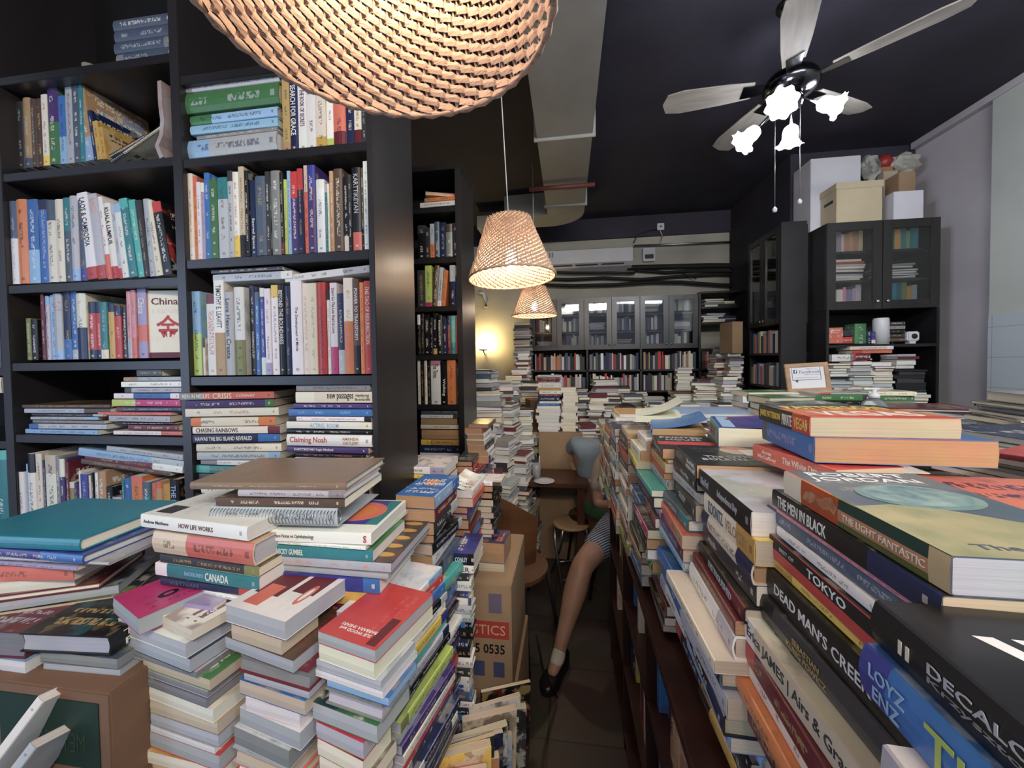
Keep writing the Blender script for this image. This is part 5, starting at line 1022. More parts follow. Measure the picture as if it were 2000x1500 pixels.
MB().prism([(L * (.39 - .5) + L * .14 * cos(a * pi / 14), W * .55 + W * .31 * sin(a * pi / 14)) for a in range(28)], Matrix.Translation((0, 0, T)), .0005).build('cover_picture', mat('printed_seawater', hx('3f6e7c'), .4, var=.2, scale=40, c2='9fb5b0'), r_[0])
tk = r_[5]; L, W, T = tk['_d']; spine_patch(tk, L, T, 0, 1, .5, 1, 'black')
for s_, u, v, wd_, hh_2, c_ in (('TOKYO', .50, .74, .24, .34, 'white'), ('BEST OF', .22, .70, .12, .16, 'silver'), ('LIGHT', .82, .72, .05, .12, 'grey')):
    text(s_, tk, Matrix(((1, 0, 0, L * (u - .5)), (0, 0, -1, -.03 * T - .0004), (0, 1, 0, T * v), (0, 0, 0, 1))), L * wd_, T * hh_2, colr(c_, 0), name='spine_lettering', bold=.012)
# glossy black box set leaning out in front, and the two books under it
ystack(.232, .10, .235, 1.428, [(.034, 'black', 'black', D(L=.24, W=.19, dx=0, dy=0, yaw=-3, hard=True, art=.0, cc='black', pc='charcoal', name='boxed_set', title=[('DECALOGUE', .22, .62, .22, 'silver', .6), ('Krzysztof Kieslowski', .22, .8, .16, 'grey', .36), ('II', .12, .16, .3, 'cream')], label='glossy black boxed set with white stripes lying nearest the camera'))], '', 'nearest books', zmin=1.3)
bx_ = bpy.data.objects['boxed_set']
for i in range(4):
    MB().prism([(-.12 + .035 + .006 * 0, .035 + i * .022), (-.12 + .035, .047 + i * .022), (-.12 + .062, .040 + i * .022 + .020), (-.12 + .062, .028 + i * .022 + .020)], Matrix.Translation((0, 0, .0338)), .0002).build('cover_stripe', mat('print_white', (.8, .8, .8), .5, var=.03), bx_)
cover_text(bx_, 'DECA', .24, .19, .0339, .38, .38, .07, .028, 'silver')
ystack(.245, .115, .22, 1.393, [(.040, 'blue', 'indigo', D(L=.225, W=.14, dx=-.018, dy=0, yaw=-2, cc='blue', hard=True, title=[('LOYZ\nENZ', .05, .2, .62, 'sky'), ('THIS CO', .27, .85, .6, 'lime')], label='blue hardcover with pale yellow capitals under the black boxed set')), (.045, 'white', 'silver', D(L=.2, W=.13, dx=-.038, dy=-.02, yaw=-3, c3='black', title=[('NNEL', .2, .8, .6, 'charcoal')], label='grey-white scribbled paperback under the blue hardcover')), (.035, 'red', 'maroon', D(L=.18, dx=-.03, dy=-.03)), (.03, 'maroon', 'red', D(L=.2, dx=-.02))], 'under the black boxed set', 'nearest books', zmin=RT, fill=RMIX)
# second line of piles
p_ = 'of the pile with the long black spine'
r_ = ystack(.252, .575, .215, 1.405, [(.036, 'black', 'olive', D(L=.225, W=.15, dx=0, yaw=0, band=(0, 1), cc='silver', art=.5, title=[('Richard Ford', .08, .26, .4, 'silver'), ('Independence Day', .45, .8, .42, 'silver')], label='long black-spined paperback titled in grey, white cover up, middle of right piles')), (.036, 'cream', 'mustard', D(L=.2, cc='yellow', dx=.0, pc='beige', title=[('KOONTZ', .12, .45, .6, 'slate'), ('VELOCITY', .5, .9, .5, 'tan')], yaw=0)), (.03, 'cream', 'navy', D(band=(.16, .75), dx=0, yaw=0, c3='navy', pc='tan')), (.03, 'charcoal', 'silver', D(yaw=1)), (.024, 'black', 'maroon', D(dx=-.01, title=('DISTINGUISHED', .3, .8, .5, 'silver'))), (.022, 'maroon', 'black', D(dx=-.02)), (.034, 'white', 'silver', D(dx=-.022)), (.020, 'cream', 'purple', D(dx=-.055, cc='cream', art=.03, W=.15, L=.24, label='pale yellow paperback sliding out towards the aisle')), (.028, 'slate', 'navy', D(dx=-.04)), (.03, 'silver', 'cream', D(dx=-.04)), (.03, 'black', 'navy', D(dx=-.035)), (.022, 'sky', 'blue', D(dx=-.03))], p_, 'pile with the long black spine', zmin=RT, fill=RMIX)
p_ = 'of the pile topped by the red-lipped novel'
r_ = ystack(.250, .80, .178, 1.412, [(.028, 'charcoal', 'navy', D(L=.178, W=.19, dx=0, dy=0, yaw=-2, cc='black', c3='white', art=.02, pc='tan', title=[('GREGORY', .1, .42, .5, 'grey'), ('The OTHER\nBOLEYN GIRL', .58, .95, .7, 'white')], label='black historical novel with pale portrait and silver lettering lying face up')), (.03, 'black', 'navy', D(title=[('A Place of Hiding', .4, .75, .4, 'silver')])), (.02, 'silver', 'charcoal', {}), (.034, 'black', 'charcoal', D(title=[('SLEEP', .3, .6, .4, 'silver')], pc='beige')), (.026, 'slate', 'teal', D(dx=-.02)), (.028, 'coral', 'tan', D(dx=-.03, L=.2)), (.03, 'purple', 'maroon', D(dx=-.03, L=.2)), (.018, 'sky', 'blue', D(dx=-.03)), (.03, 'maroon', 'navy', {}), (.04, 'blue', 'sky', D(dx=-.035, hard=True)), (.03, 'blue', 'sky', D(dx=-.03)), (.03, 'white', 'silver', D(dx=-.03))], p_, 'pile topped by the portrait novel', zmin=RT, fill=RMIX)
L, W, T = r_[0]['_d']; cover_text(r_[0], 'The OTHER\nBOLEYN GIRL', L, W, T, .66, .5, .14, .040, 'silver'); cover_patch(r_[0], L, W, T, .06, .46, .45, .85, 'beige', ell=True); cover_patch(r_[0], L, W, T, .2, .5, .66, .98, 'ivory', lift=.0002); cover_patch(r_[0], L, W, T, .05, .2, .5, .8, 'coral', ell=True, lift=.0003)
p_ = 'of the pile topped by the house novel'
r_ = ystack(.232, .985, .178, 1.402, [(.026, 'black', 'charcoal', D(L=.178, W=.14, dx=0, yaw=-4, cc='black', c3='white', art=.03, pc='tan', label='black paperback with red stripe and white PAINTED HOUSE lettering lying face up')), (.010, 'navy', 'mustard', {}), (.022, 'gold', 'mustard', D(L=.18)), (.018, 'red', 'coral', D(L=.19)), (.026, 'silver', 'white', D(L=.17)), (.016, 'turquoise', 'teal', D(dx=-.035, L=.19, W=.17, cc='turquoise', art=.03)), (.030, 'navy', 'black', D(dx=-.032)), (.028, 'silver', 'sky', D(dx=-.01)), (.024, 'maroon', 'silver', D(dx=-.02)), (.022, 'magenta', 'silver', D(dx=-.045, cc='charcoal', title=('PATH', .2, .6, .5, 'white'))), (.03, 'black', 'charcoal', D(dx=-.045)), (.03, 'charcoal', 'black', D(dx=-.04, hard=True, pc='white')), (.034, 'olive', 'green', D(dx=-.03))], p_, 'pile topped by the house novel', zmin=RT, fill=RMIX)
L, W, T = r_[0]['_d']; cover_text(r_[0], 'PAINTED\nHOUSE', L, W, T, .28, .5, .11, .05, 'silver'); cover_patch(r_[0], L, W, T, .5, .72, 0, 1, 'red')
ystack(.205, 1.17, .178, 1.385, [(.030, 'white', 'navy', D(dx=.02, pc='tan')), (.034, 'white', 'lime', D(dx=.0, pc='tan')), (.02, 'lime', 'yellow', D(dx=-.01)), (.03, 'black', 'silver', {}), (.036, 'tan', 'brown', D(dx=.035, pc='tan')), (.034, 'tan', 'brown', D(dx=.035, pc='tan')), (.03, 'blue', 'white', D(dx=0)), (.036, 'brown', 'tan', D(dx=.03, pc='tan'))], 'of the pile beneath the bent blue paperback', 'pile beneath the bent blue paperback', zmin=RT, fill=RMIX)
for i, (xx, yy, nm, zt_) in enumerate(((.195, 1.36, 'first thin-spined pile past the blue paperback', 1.37), (.180, 1.56, 'second thin-spined pile past the blue paperback', 1.35), (.175, 1.76, 'third thin-spined pile past the blue paperback', 1.33), (.165, 1.96, 'last pile at the seated person’s shoulder', 1.30))):
    ystack(xx, yy, .185, zt_, [], 'of the ' + nm, nm, zmin=RT, fill=['white', 'cream', 'red', 'orange', 'navy', 'silver', 'lime', 'beige', 'coral', 'maroon', 'black', 'sky'], W=.13)
# inner columns behind the front line: tops visible
for i, (xx, yy, L_, zt_, nm, cc_) in enumerate(((.46, .34, .22, 1.40, 'inner pile behind the seascape book', 'beige'), (.45, .60, .2, 1.36, 'inner pile behind the long black spine', 'silver'), (.63, .5, .22, 1.38, 'outer pile behind the seascape book', 'coral'), (.42, 1.02, .2, 1.40, 'inner pile under the purple-blue cover', 'ivory'), (.62, .95, .24, 1.37, 'outer pile level with the house novel', 'cream'), (.40, 1.27, .2, 1.35, 'inner pile near the round tray', 'white'), (.60, 1.30, .24, 1.34, 'outer pile near the round tray', 'silver'), (.38, 1.60, .22, 1.34, 'inner pile under the long atlas', 'white'), (.62, 1.75, .24, 1.34, 'outer pile under the long atlas', 'grey'))):
    ystack(xx, yy, L_, zt_, [(.028, cc_, 'white', D(art=.5, yaw=random.uniform(-8, 8)))], 'of the ' + nm, nm, zmin=zt_ - .19, W=.15, fill=['white', 'cream', 'navy', 'red', 'tan', 'black', 'silver', 'blue'])
    z_ = zt_ - .19
    FAR_PILES = globals().setdefault('FAR_PILES', []); FAR_PILES.append((xx + .075, yy + .1, RT + .001, z_ - .002))
# vegas pile
ystack(.378, .668, .178, 1.526, [(.031, 'black', 'red', D(L=.178, W=.20, dx=0, dy=0, yaw=-2, band=(0, .70), cc='orange', c3='white', art=.03, pc='beige', curl=.0, title=[('JAMES PATTERSON', .04, .48, .5, 'yellow'), ('PRIVATE', .52, .70, .62, 'white'), ('VEGAS', .74, .96, .62, 'yellow')], label='thick thriller with yellow PATTERSON lettering and casino cover atop the right piles')), (.040, 'blue', 'slate', D(L=.185, W=.235, dx=.006, dy=-.004, yaw=-3, pc='tan', c3='lilac', label='very thick blue paperback with tan page block under the casino thriller'))], '', 'stack with the casino thriller', zmin=1.44)
vg = [o for o in bpy.data.objects if o.get('label', '').startswith('thick thriller')][0]
cover_text(vg, 'VEGAS', .178, .20, .0307, .72, .52, .15, .05, 'white'); cover_text(vg, 'PATTERSON', .178, .20, .0307, .28, .5, .16, .04, 'yellow'); cover_patch(vg, .178, .20, .0307, 0, .38, 0, 1, 'black'); cover_patch(vg, .178, .20, .0307, .86, 1, 0, 1, 'red')
ystack(.375, .63, .18, 1.452, [(.030, 'coral', 'red', D(L=.18, W=.11, dx=0, yaw=12, cc='red', pc='beige', title=[('Anne\nMcCaffrey', .08, .34, .6, 'ivory'), ('The White Dragon', .42, .92, .5, 'ivory')], label='coral paperback lettered The White Dragon at an angle under the thick blue one'))], '', 'stack with the casino thriller', zmin=1.4)
ystack(.40, .40, .28, 1.435, [(.016, 'cream', 'orange', D(L=.30, W=.30, dx=0, dy=0, yaw=-6, cc='coral', art=.35, pc='white', label='broad orange and cream paperback peeking out behind the seascape book'))], '', 'broad flat books', zmin=1.4)
# bent blue, cream and purple covers behind the house novel
ystack(.262, 1.20, .2, 1.418, [(.026, 'blue', 'white', D(L=.19, W=.15, yaw=-12, cc='blue', curl=.03, art=.05, pc='tan', dx=0, label='blue paperback with upward bent cover behind the house novel'))], '', 'bent books', zmin=1.38)
ystack(.24, 1.36, .2, 1.43, [(.022, 'cream', 'tan', D(L=.19, W=.15, yaw=-10, cc='ivory', curl=.05, art=.1, c3='black', pc='cream', dx=0, title=None, label='cream paperback with sharply curled cover next to the blue one'))], '', 'bent books', zmin=1.38)
o = ystack(.385, 1.00, .2, 1.452, [(.048, 'turquoise', 'lilac', D(L=.20, W=.17, yaw=-14, cc='indigo', c3='coral', curl=.012, art=.1, pc='cream', dx=0, title=[('PICOULT', .2, .7, .5, 'coral')], label='thick paperback with pale blue and coral cover behind the portrait novel'))], '', 'bent books', zmin=1.38)[0]
L, W, T = o['_d']; cover_patch(o, L, W, T, .05, .95, .06, .94, 'sky', lift=.0003); cover_text(o, 'MY PET', L, W, T, .28, .5, .11, .035, 'coral'); cover_patch(o, L, W, T, .5, .85, .3, .8, 'orange', ell=True, lift=.0006)
# large flat books at the far end
ystack(.235, 1.90, .30, 1.362, [(.016, 'ivory', 'orange', D(L=.24, W=.26, cc='mustard', dx=0, art=.2, pc='white', label='white-edged book with orange-yellow cover at the far end of right piles')), (.02, 'white', 'cream', D(L=.26, W=.27, dx=-.01, pc='white'))], 'under the orange-yellow cover at the far end', 'flat far-end books', zmin=1.31)
ystack(.50, 1.86, .30, 1.372, [(.022, 'silver', 'sky', D(L=.26, W=.55, dx=0, cc='sky', art=.5, c3='coral', pc='white', hard=True, name='atlas', label='long pale blue atlas lying flat at the far end of right piles')), (.022, 'navy', 'white', D(L=.26, W=.52, dx=0, pc='white', hard=True))], 'under the long pale blue atlas', 'flat far-end books', zmin=1.31)
c_ = PZ(1462, 835, 1.375); MB().lathe([(.001, 0), (.11, 0), (.118, .006), (.118, .014), (.108, .012), (.001, .010)], 40).build('round_tray', mat('brown_wood_tray', (.23, .14, .07), .45, var=.15, scale=5), None, Matrix.Translation((c_.x, c_.y, 1.352)), label='round brown wooden tray between the purple-blue book and the thriller', cat='tray')

# ---------------------------------------------------------------- wide table of magazines further right
table('table', 'long dark table under the flat magazines near the tiled wall', .86, 1.95, .30, 2.45, .95)
MG = ['grey', 'silver', 'charcoal', 'slate', 'brown', 'white', 'black', 'maroon', 'teal', 'navy']
def flatpile(cx, cy, z0, z1, L_, W_, cols, place, group, yaw=0, tr=(.010, .025), name=None, pcs=('white', 'silver', 'cream'), start=0):
    z = z0; its = []
    while z < z1 - .006: T = min(random.uniform(*tr), z1 - z); its.append((z, T)); z += T
    n = len(its)
    for i, (z, T) in enumerate(its):
        c, c2 = random.choice(cols), random.choice(cols); a = radians(yaw + random.uniform(-9, 9)) + random.choice((0, pi))
        L2, W2 = L_ * random.uniform(.9, 1.05), W_ * random.uniform(.9, 1.05); hd = random.random() < .15
        M = Matrix.Translation((cx + random.uniform(-.008, .008), cy + random.uniform(-.008, .008), z)) @ Matrix.Rotation(a, 4, 'Z') @ Matrix.Translation((0, -W2 / 2, 0))
        book(M, L2, W2, T - .0003, c, c2, pc=random.choice(pcs), hard=hd, name=name, label='%s %s, %s %s' % (cname(c, c2), name or ('hardcover' if hd else 'paperback'), ORD[n - 1 - i] + ('' if i == n - 1 else ' from top'), place), group=group, art=.7, far=(cy > 2.6))
flatpile(1.02, .66, 1.33, 1.425, .30, .24, ['red', 'maroon', 'coral', 'maroon'], 'of crimson books beyond the seascape book', 'crimson books on the table', yaw=75, tr=(.02, .035), start=0)
FAR_PILES.append((1.02, .66, .952, 1.328))
o = book(flat_M((.86, .72, 1.426), radians(-60)), .30, .24, .010, 'red', 'maroon', cc='red', c3='pink', art=.12, pc='cream', label='large flat crimson book right of the seascape paperback')
cover_patch(o, .30, .24, .010, .55, .85, .1, .6, 'silver', lift=.0002)
for (cx, cy, z1, a, nm) in ((1.08, 1.05, 1.445, 12, 'grey magazine heap past the crimson book'), (1.35, .95, 1.44, -14, 'magazine heap by the tiled wall'), (1.10, 1.42, 1.40, 8, 'heap with the black journal'), (1.45, 1.35, 1.47, -12, 'heap under the brown album'), (1.02, 1.78, 1.40, 5, 'heap under the white slab books'), (1.40, 1.80, 1.42, -5, 'heap next to the white slab books')):
    flatpile(cx, cy, z1 - .11, z1, .31, .23, MG, 'of the ' + nm, nm, yaw=a, tr=(.006, .016), name='magazine')
    FAR_PILES.append((cx, cy, .952, z1 - .113))
book(flat_M((1.46, 1.20, 1.471), radians(-14)), .34, .25, .03, 'brown', 'grey', hard=True, cc='grey', art=.2, label='brown album lying on the magazines near the tiled wall')
qa = P(1815, 846, 1.50); qb = P(1800, 826, 1.62)
book(flat_M((qa.x, 1.50, qa.z), radians(-3)), .17, .16, qb.z - qa.z - .001 if qb.z - qa.z > .02 else .028, 'white', 'silver', cc='white', art=.05, pc='white', label='plain white slab-like book behind the thick tan page block')
book(flat_M((P(1795, 835, 1.75).x, 1.75, P(1795, 835, 1.75).z), radians(3)), .22, .16, .045, 'teal', 'turquoise', cc='teal', art=.6, pc='silver', label='teal patterned box-like book above the white slab book')
FAR_PILES.append((qa.x, 1.58, .952, qa.z - .001)); FAR_PILES.append((P(1795, 835, 1.75).x, 1.83, .952, P(1795, 835, 1.75).z - .001))
# sanitizer pump bottle
sp = P(1707, 800, 1.52); e = empty('pump_bottle', (sp.x, 1.52, 1.36), label='clear sanitizer pump bottle with white pump among the books', cat='bottle')
zt = P(1707, 757, 1.52).z - 1.36; CL = mat('clear_plastic', (.85, .9, .92), .12, var=0, trans=.85)
MB().lathe([(.001, 0), (.034, 0), (.036, .01), (.036, zt * .55), (.030, zt * .66), (.012, zt * .74), (.012, zt * .78), (.001, zt * .78)], 24).build('bottle_body', CL, e)
MB().lathe([(.001, zt * .76), (.016, zt * .76), (.016, zt * .86), (.007, zt * .88), (.006, zt * .97), (.001, zt * .97)], 16).box(-.035, .012, -.006, .006, zt * .96, zt * 1.0).build('pump', WHITEP, e)
MB().box(-.028, .028, -.0375, -.0355, .03, zt * .45).build('paper_label', mat('bottle_print', (.55, .6, .66), .5, var=.2, scale=60), e)
far_z = 1.36; flatpile(sp.x, 1.52, 1.28, 1.36, .2, .15, MG, 'of the short pile under the pump bottle', 'short pile under the pump bottle', tr=(.02, .03)); FAR_PILES.append((sp.x, 1.52, .952, 1.278))
# framed sign on a pile
fc = P(1582, 766, 2.05); e = empty('picture_frame', (fc.x, 2.05, fc.z), label='wooden framed social media notice standing on books by the dark panel', cat='sign')
e.rotation_euler = (radians(-10), radians(-3), radians(-6))
fw = (P(1622, 740, 2.05).x - P(1540, 740, 2.05).x) / 2; fh = P(1582, 708, 2.05).z - fc.z; FW = mat('light_oak', (.42, .25, .13), .5, var=.15, scale=8, stretch=(1, 1, 4))
MB().box(-fw, fw, 0, .015, 0, .02, bev=.002).box(-fw, fw, 0, .015, fh - .02, fh, bev=.002).box(-fw, -fw + .02, 0, .015, .02, fh - .02, bev=.002).box(fw - .02, fw, 0, .015, .02, fh - .02, bev=.002).build('frame', FW, e)
MB().box(-fw + .018, fw - .018, .004, .012, .018, fh - .018).build('paper', mat('white_paper', (.72, .73, .76), .6, var=.03), e)
def fr2(x, z): return Matrix(((1, 0, 0, x), (0, 0, -1, .0036), (0, 1, 0, z), (0, 0, 0, 1)))
text('Facebook', e, fr2(.012, fh * .70), fw * .95, fh * .10, hx('3b5998')); text('find us on', e, fr2(.02, fh * .80), fw * .5, fh * .04, hx('8b8b8a')); text('follow our page', e, fr2(.02, fh * .60), fw * .7, fh * .04, hx('8b8b8a'))
MB().box(-fw * .62, -fw * .45, .0028, .004, fh * .66, fh * .78).build('logo_square', mat('print_facebook_blue', hx('2d3f6e'), .5, var=0), e)
text('f', e, Matrix.Translation((0, -.0014, 0)) @ fr2(-fw * .52, fh * .72), .010, fh * .09, hx('ffffff'))
mb = MB(); MB_ = [(-fw * .7, fh * .42, fw * .62, fh * .435), (fw * .60, fh * .42, fw * .62, fh * .84), (-fw * .7, fh * .42, -fw * .68, fh * .84), (-fw * .55, fh * .50, fw * .5, fh * .508)]
for x0, z0, x1, z1 in MB_: mb.box(x0, x1, .0032, .004, z0, z1)
mb.prism([(-fw * .6, fh * .43), (-fw * .5, fh * .33), (-fw * .42, fh * .43)], Matrix(((1, 0, 0, 0), (0, 0, -1, .004), (0, 1, 0, 0), (0, 0, 0, 1))), .0008)
mb.build('speech_bubble', mat('print_navy', hx('2a3466'), .5, var=0), e)
flatpile(fc.x, 2.13, fc.z - .10, fc.z - .001, .25, .19, ['white', 'black', 'red', 'cream', 'charcoal', 'silver'], 'of the pile under the framed notice', 'pile under the framed notice', tr=(.018, .03)); FAR_PILES.append((fc.x, 2.13, .952, fc.z - .102))
for px, yt, Yy, nm in ((1505, 766, 2.0, 'pile left of the framed notice'), (1545, 775, 1.75, 'pile before the framed notice'), (1650, 768, 1.9, 'pile right of the framed notice'), (1745, 765, 2.0, 'pile right of the pump bottle'), (1600, 790, 1.6, 'pile behind the casino thriller')):
    q = P(px, yt, Yy); z1 = q.z; flatpile(q.x, Yy + .08, z1 - .14, z1, .21, .15, ['white', 'black', 'red', 'cream', 'charcoal', 'silver', 'green', 'brown'], 'of the ' + nm, nm, tr=(.018, .032)); FAR_PILES.append((q.x, Yy + .08, .952 if q.x > .86 else RT, z1 - .142))

# ---------------------------------------------------------------- things on the open shelf and piles under the glass cabinet
F3 = Y_R + .03
faced(1617, 1646, 640, 671, F3, 'coral', 'small cream and coral picture book facing out under the glass cabinet', art=.9, c3='cream')
hstack(F3 + .03, [(1642, 1668, 658, 671, 'red', 'maroon'), (1640, 1667, 645, 657, 'charcoal', 'green')], 'beside the coral picture book on the open shelf', 'books on the open shelf', hard=0)
row(F3, (1668, 671, 1712, 671), 1670, [(1693, 632, 'green', D(hard=True)), (1703, 646, 'navy', 'blue'), (1711, 648, 'indigo', 'white')], 'on the open shelf under the glass cabinet', 'books on the open shelf')
rc = P(1722, 671, F3 + .05); rr_ = (P(1737, 650, F3).x - P(1708, 650, F3).x) / 2; rh_ = P(1722, 620, F3).z - RS
e = empty('router', (rc.x, F3 + .06, RS), label='white rounded wireless router on the open black shelf', cat='router')
MB().lathe([(.001, .001), (rr_, .001), (rr_, rh_ - .01), (rr_ * .9, rh_), (.001, rh_)], 28).build('housing', WHITEP, e); MB().tube([(rr_, .02, .02), (rr_ + .03, .03, .03), (rr_ + .05, .02, -.0 + .005)], .003, 6).build('power_cord', WHITEP, e)
q = P(1785, 668, F3); e = empty('security_camera', (q.x, F3 + .03, RS), label='small white cube camera with black lens on the open shelf', cat='camera')
MB().box(-.04, .04, -.03, .03, .02, .09, bev=.008).box(-.02, .02, -.02, .02, .001, .02).build('housing', WHITEP, e); MB().lathe([(.001, -.008), (.016, -.006), (.02, 0), (.001, 0)], 16, Matrix.Translation((.004, -.03, .055)) @ Matrix.Rotation(pi / 2, 4, 'X') @ Matrix.Diagonal((1, 1, -1, 1))).build('lens', BLACKP, e)
hstack(F3 + .02, [(1738, 1768, 628 + i * 8, 635 + i * 8, c) for i, c in enumerate(['charcoal', 'grey', 'black', 'charcoal', 'brown'])], 'of dim books between router and camera', 'dim books on the open shelf', hard=0)
hstack(F3 - .06, [(1660, 1745, 676, 683, 'cream', 'white'), (1664, 1742, 684, 690, 'coral', 'red'), (1625, 1666, 692, 706, 'white', 'grey', D(c3='charcoal')), (1667, 1700, 690, 704, 'maroon', 'red')], 'of the bright pile under the open shelf', 'bright pile under the open shelf', hard=0)
def fpile(px0, px1, yt, yb, Y, cols=None, d=.15, pgs=('white', 'ivory', 'silver', 'cream'), tr=(.012, .032), yaw=0.0, lo=None):
    a, b = P(px0, (yt + yb) / 2, Y), P(px1, (yt + yb) / 2, Y); cx = (a.x + b.x) / 2; far_pile(cx, Y + d / 2, lo if lo is not None else P((px0 + px1) / 2, yb, Y).z, P((px0 + px1) / 2, yt, Y).z, L=b.x - a.x, W=d, cols=cols, pgs=pgs, tr=tr, yaw=yaw)
GR = ['white', 'silver', 'grey', 'charcoal', 'black', 'cream', 'slate', 'white', 'maroon']
fpile(1622, 1662, 708, 830, Y_R - .14, GR, lo=.01); fpile(1663, 1705, 705, 830, Y_R - .16, GR + ['gold'], lo=.01); fpile(1706, 1748, 706, 830, Y_R - .15, GR, lo=.01); fpile(1750, 1790, 690, 720, Y_R - .1, GR)
fpile(1752, 1812, 722, 765, Y_R - .15, ['black', 'charcoal'], pgs=('black', 'charcoal')); fpile(1752, 1815, 765, 850, Y_R - .18, GR, lo=.01); fpile(1790, 1830, 795, 850, Y_R - .3, GR, lo=.01)
fpile(1625, 1700, 700, 720, Y_R + .1, GR)
for q in FAR_PILES: far_pile(q[0], q[1], q[2], q[3], L=.20, W=.15, cols=RMIX)

# ---------------------------------------------------------------- glass cabinet contents and far shelves (countless far books)
def far_row(Y, x0, x1, zb, hmin, hmax, cols, w=(.012, .035), d=.14):
    x = x0
    while x < x1 - w[0]:
        t = min(random.uniform(*w), x1 - x); h = random.uniform(hmin, hmax)
        R = Matrix(((0, 0, 1, x), (0, 1, 0, Y + d / 2), (-1, 0, 0, zb + h / 2 + .0005), (0, 0, 0, 1)))
        b = len(FAR['v']); c = colr(random.choice(cols), .15)
        far_book(0, 0, 0, h, d, t - .001, 0, c, colr('cream'), R=R @ Matrix.Rotation(pi, 4, 'Z') @ Matrix.Diagonal((1, 1, 1, 1)))
        x += t
SHC = ['white', 'cream', 'grey', 'silver', 'charcoal', 'black', 'maroon', 'red', 'beige', 'white', 'slate', 'navy', 'tan']
for (p0, p1) in ((1043, 1145), (1150, 1250), (1256, 1365), (1371, 1456)):
    a, b = P(p0, 700, CYB).x + .01, P(p1, 700, CYB).x - .01
    if p0 < 1300: far_row(CYB + .03, a, b, BS1, .15, .20, SHC)
    else: far_row(CYB + .03, a, a + (b - a) * .6, BS1, .14, .2, SHC)
    far_row(CYB + .03, a, b, BS2, .14, .20, SHC); far_row(CYB + .03, a, b, .9, .16, .22, SHC); far_row(CYB + .03, a, b, .5, .16, .22, SHC); far_row(CYB + .03, a, b, .1, .16, .22, SHC)
for pz in (598, 628): far_pile(P(1400, 600, CYB).x, CYB + .15, P(1400, pz, CYB).z + .001, P(1400, pz, CYB).z + .1, L=.22, cols=['teal', 'silver', 'slate', 'grey']); far_pile(P(1428, 600, CYB).x, CYB + .15, P(1400, pz, CYB).z + .001, P(1400, pz, CYB).z + .07, L=.18, cols=SHC)
H6 = P(1200, 574, CYB).z - BZ; w6 = (BXb - BXa) / 6
for k in range(6):
    for s_ in range(3):
        z_ = BZ + (.021 if s_ == 0 else H6 * s_ / 3 + .011)
        if (k + s_) % 3 == 0: far_pile(BXa + (k + .5) * w6, CYB + .2, z_, z_ + .1, L=w6 * .6, cols=SHC)
        else: far_row(CYB + .12, BXa + k * w6 + .04, BXa + (k + 1) * w6 - .04, z_, .12, .17, ['white', 'grey', 'charcoal', 'slate', 'cream'])
for k in range(2):
    xc = RXa + (RXb - RXa) * (k + .5) / 2
    for s_ in range(3):
        z_ = RZ + (.021 if s_ == 0 else RH * s_ / 3 + .011)
        if k == 0 and s_ == 1: far_pile(xc, Y_R + .2, z_, z_ + .17, L=.26, W=.2, cols=['white', 'cream', 'red', 'lime', 'silver', 'brown', 'black'], tr=(.012, .025))
        elif k == 1 and s_ == 1: far_pile(xc, Y_R + .2, z_, z_ + .13, L=.24, W=.18, cols=['grey', 'charcoal', 'silver'], tr=(.012, .02))
        else: far_row(Y_R + .1, xc - .13, xc + .13, z_, .14, .19, [['lilac', 'silver', 'pink', 'cream', 'slate'], ['teal', 'teal', 'mustard', 'olive', 'grey']][k] if s_ != 2 or k else ['beige', 'silver', 'tan', 'grey'], w=(.02, .05), d=.18)
# shelves of the edge-on cabinet
for z_, h in ((LS[0], .2), (LS[1], .2)):
    y = 3.47; cs = ['silver', 'white', 'blue', 'charcoal', 'cream', 'gold', 'coral', 'pink', 'slate', 'navy']
    while y < lf.y - .05:
        t = random.uniform(.02, .045); hh = random.uniform(.15, .2)
        R = Matrix(((0, -1, 0, lx + .09), (0, 0, 1, y), (-1, 0, 0, z_ + hh / 2), (0, 0, 0, 1)))
        R = Matrix.Translation((lx + .09, y, z_ + hh / 2 + .0005)) @ Matrix(((0, 1, 0, 0), (0, 0, -1, t), (-1, 0, 0, 0), (0, 0, 0, 1))) @ Matrix.Rotation(pi, 4, 'Z')
        far_book(0, 0, 0, hh, .14, t - .001, 0, colr(random.choice(cs), .1), colr('cream'), R=R); y += t
# ---------------------------------------------------------------- the far book drifts
WH = ['white', 'silver', 'grey', 'cream', 'charcoal', 'maroon', 'white', 'slate', 'brown']
tops = [(925, 965, 722, 3.0), (950, 1000, 745, 3.25), (985, 1015, 735, 3.5), (930, 980, 770, 2.75), (960, 1010, 788, 2.9), (1000, 1040, 800, 3.1), (1010, 1055, 745, 3.9), (965, 1000, 860, 2.6), (1000, 1035, 890, 2.7), (930, 962, 830, 2.5), (1030, 1052, 850, 3.3), (1000, 1030, 720, 4.1), (1012, 1036, 690, 4.3), (940, 975, 930, 2.35), (975, 1003, 945, 2.45), (1015, 1050, 905, 3.0)]
for (a_, b_, yt, Y) in tops: fpile(a_, b_, yt, 1100, Y, WH, d=.2, lo=.002, yaw=random.uniform(-.2, .2), tr=(.014, .04))
fpile(1003, 1036, 630, 700, 4.35, ['maroon', 'lilac', 'charcoal', 'red', 'olive', 'grey', 'brown'], d=.2, lo=.9)
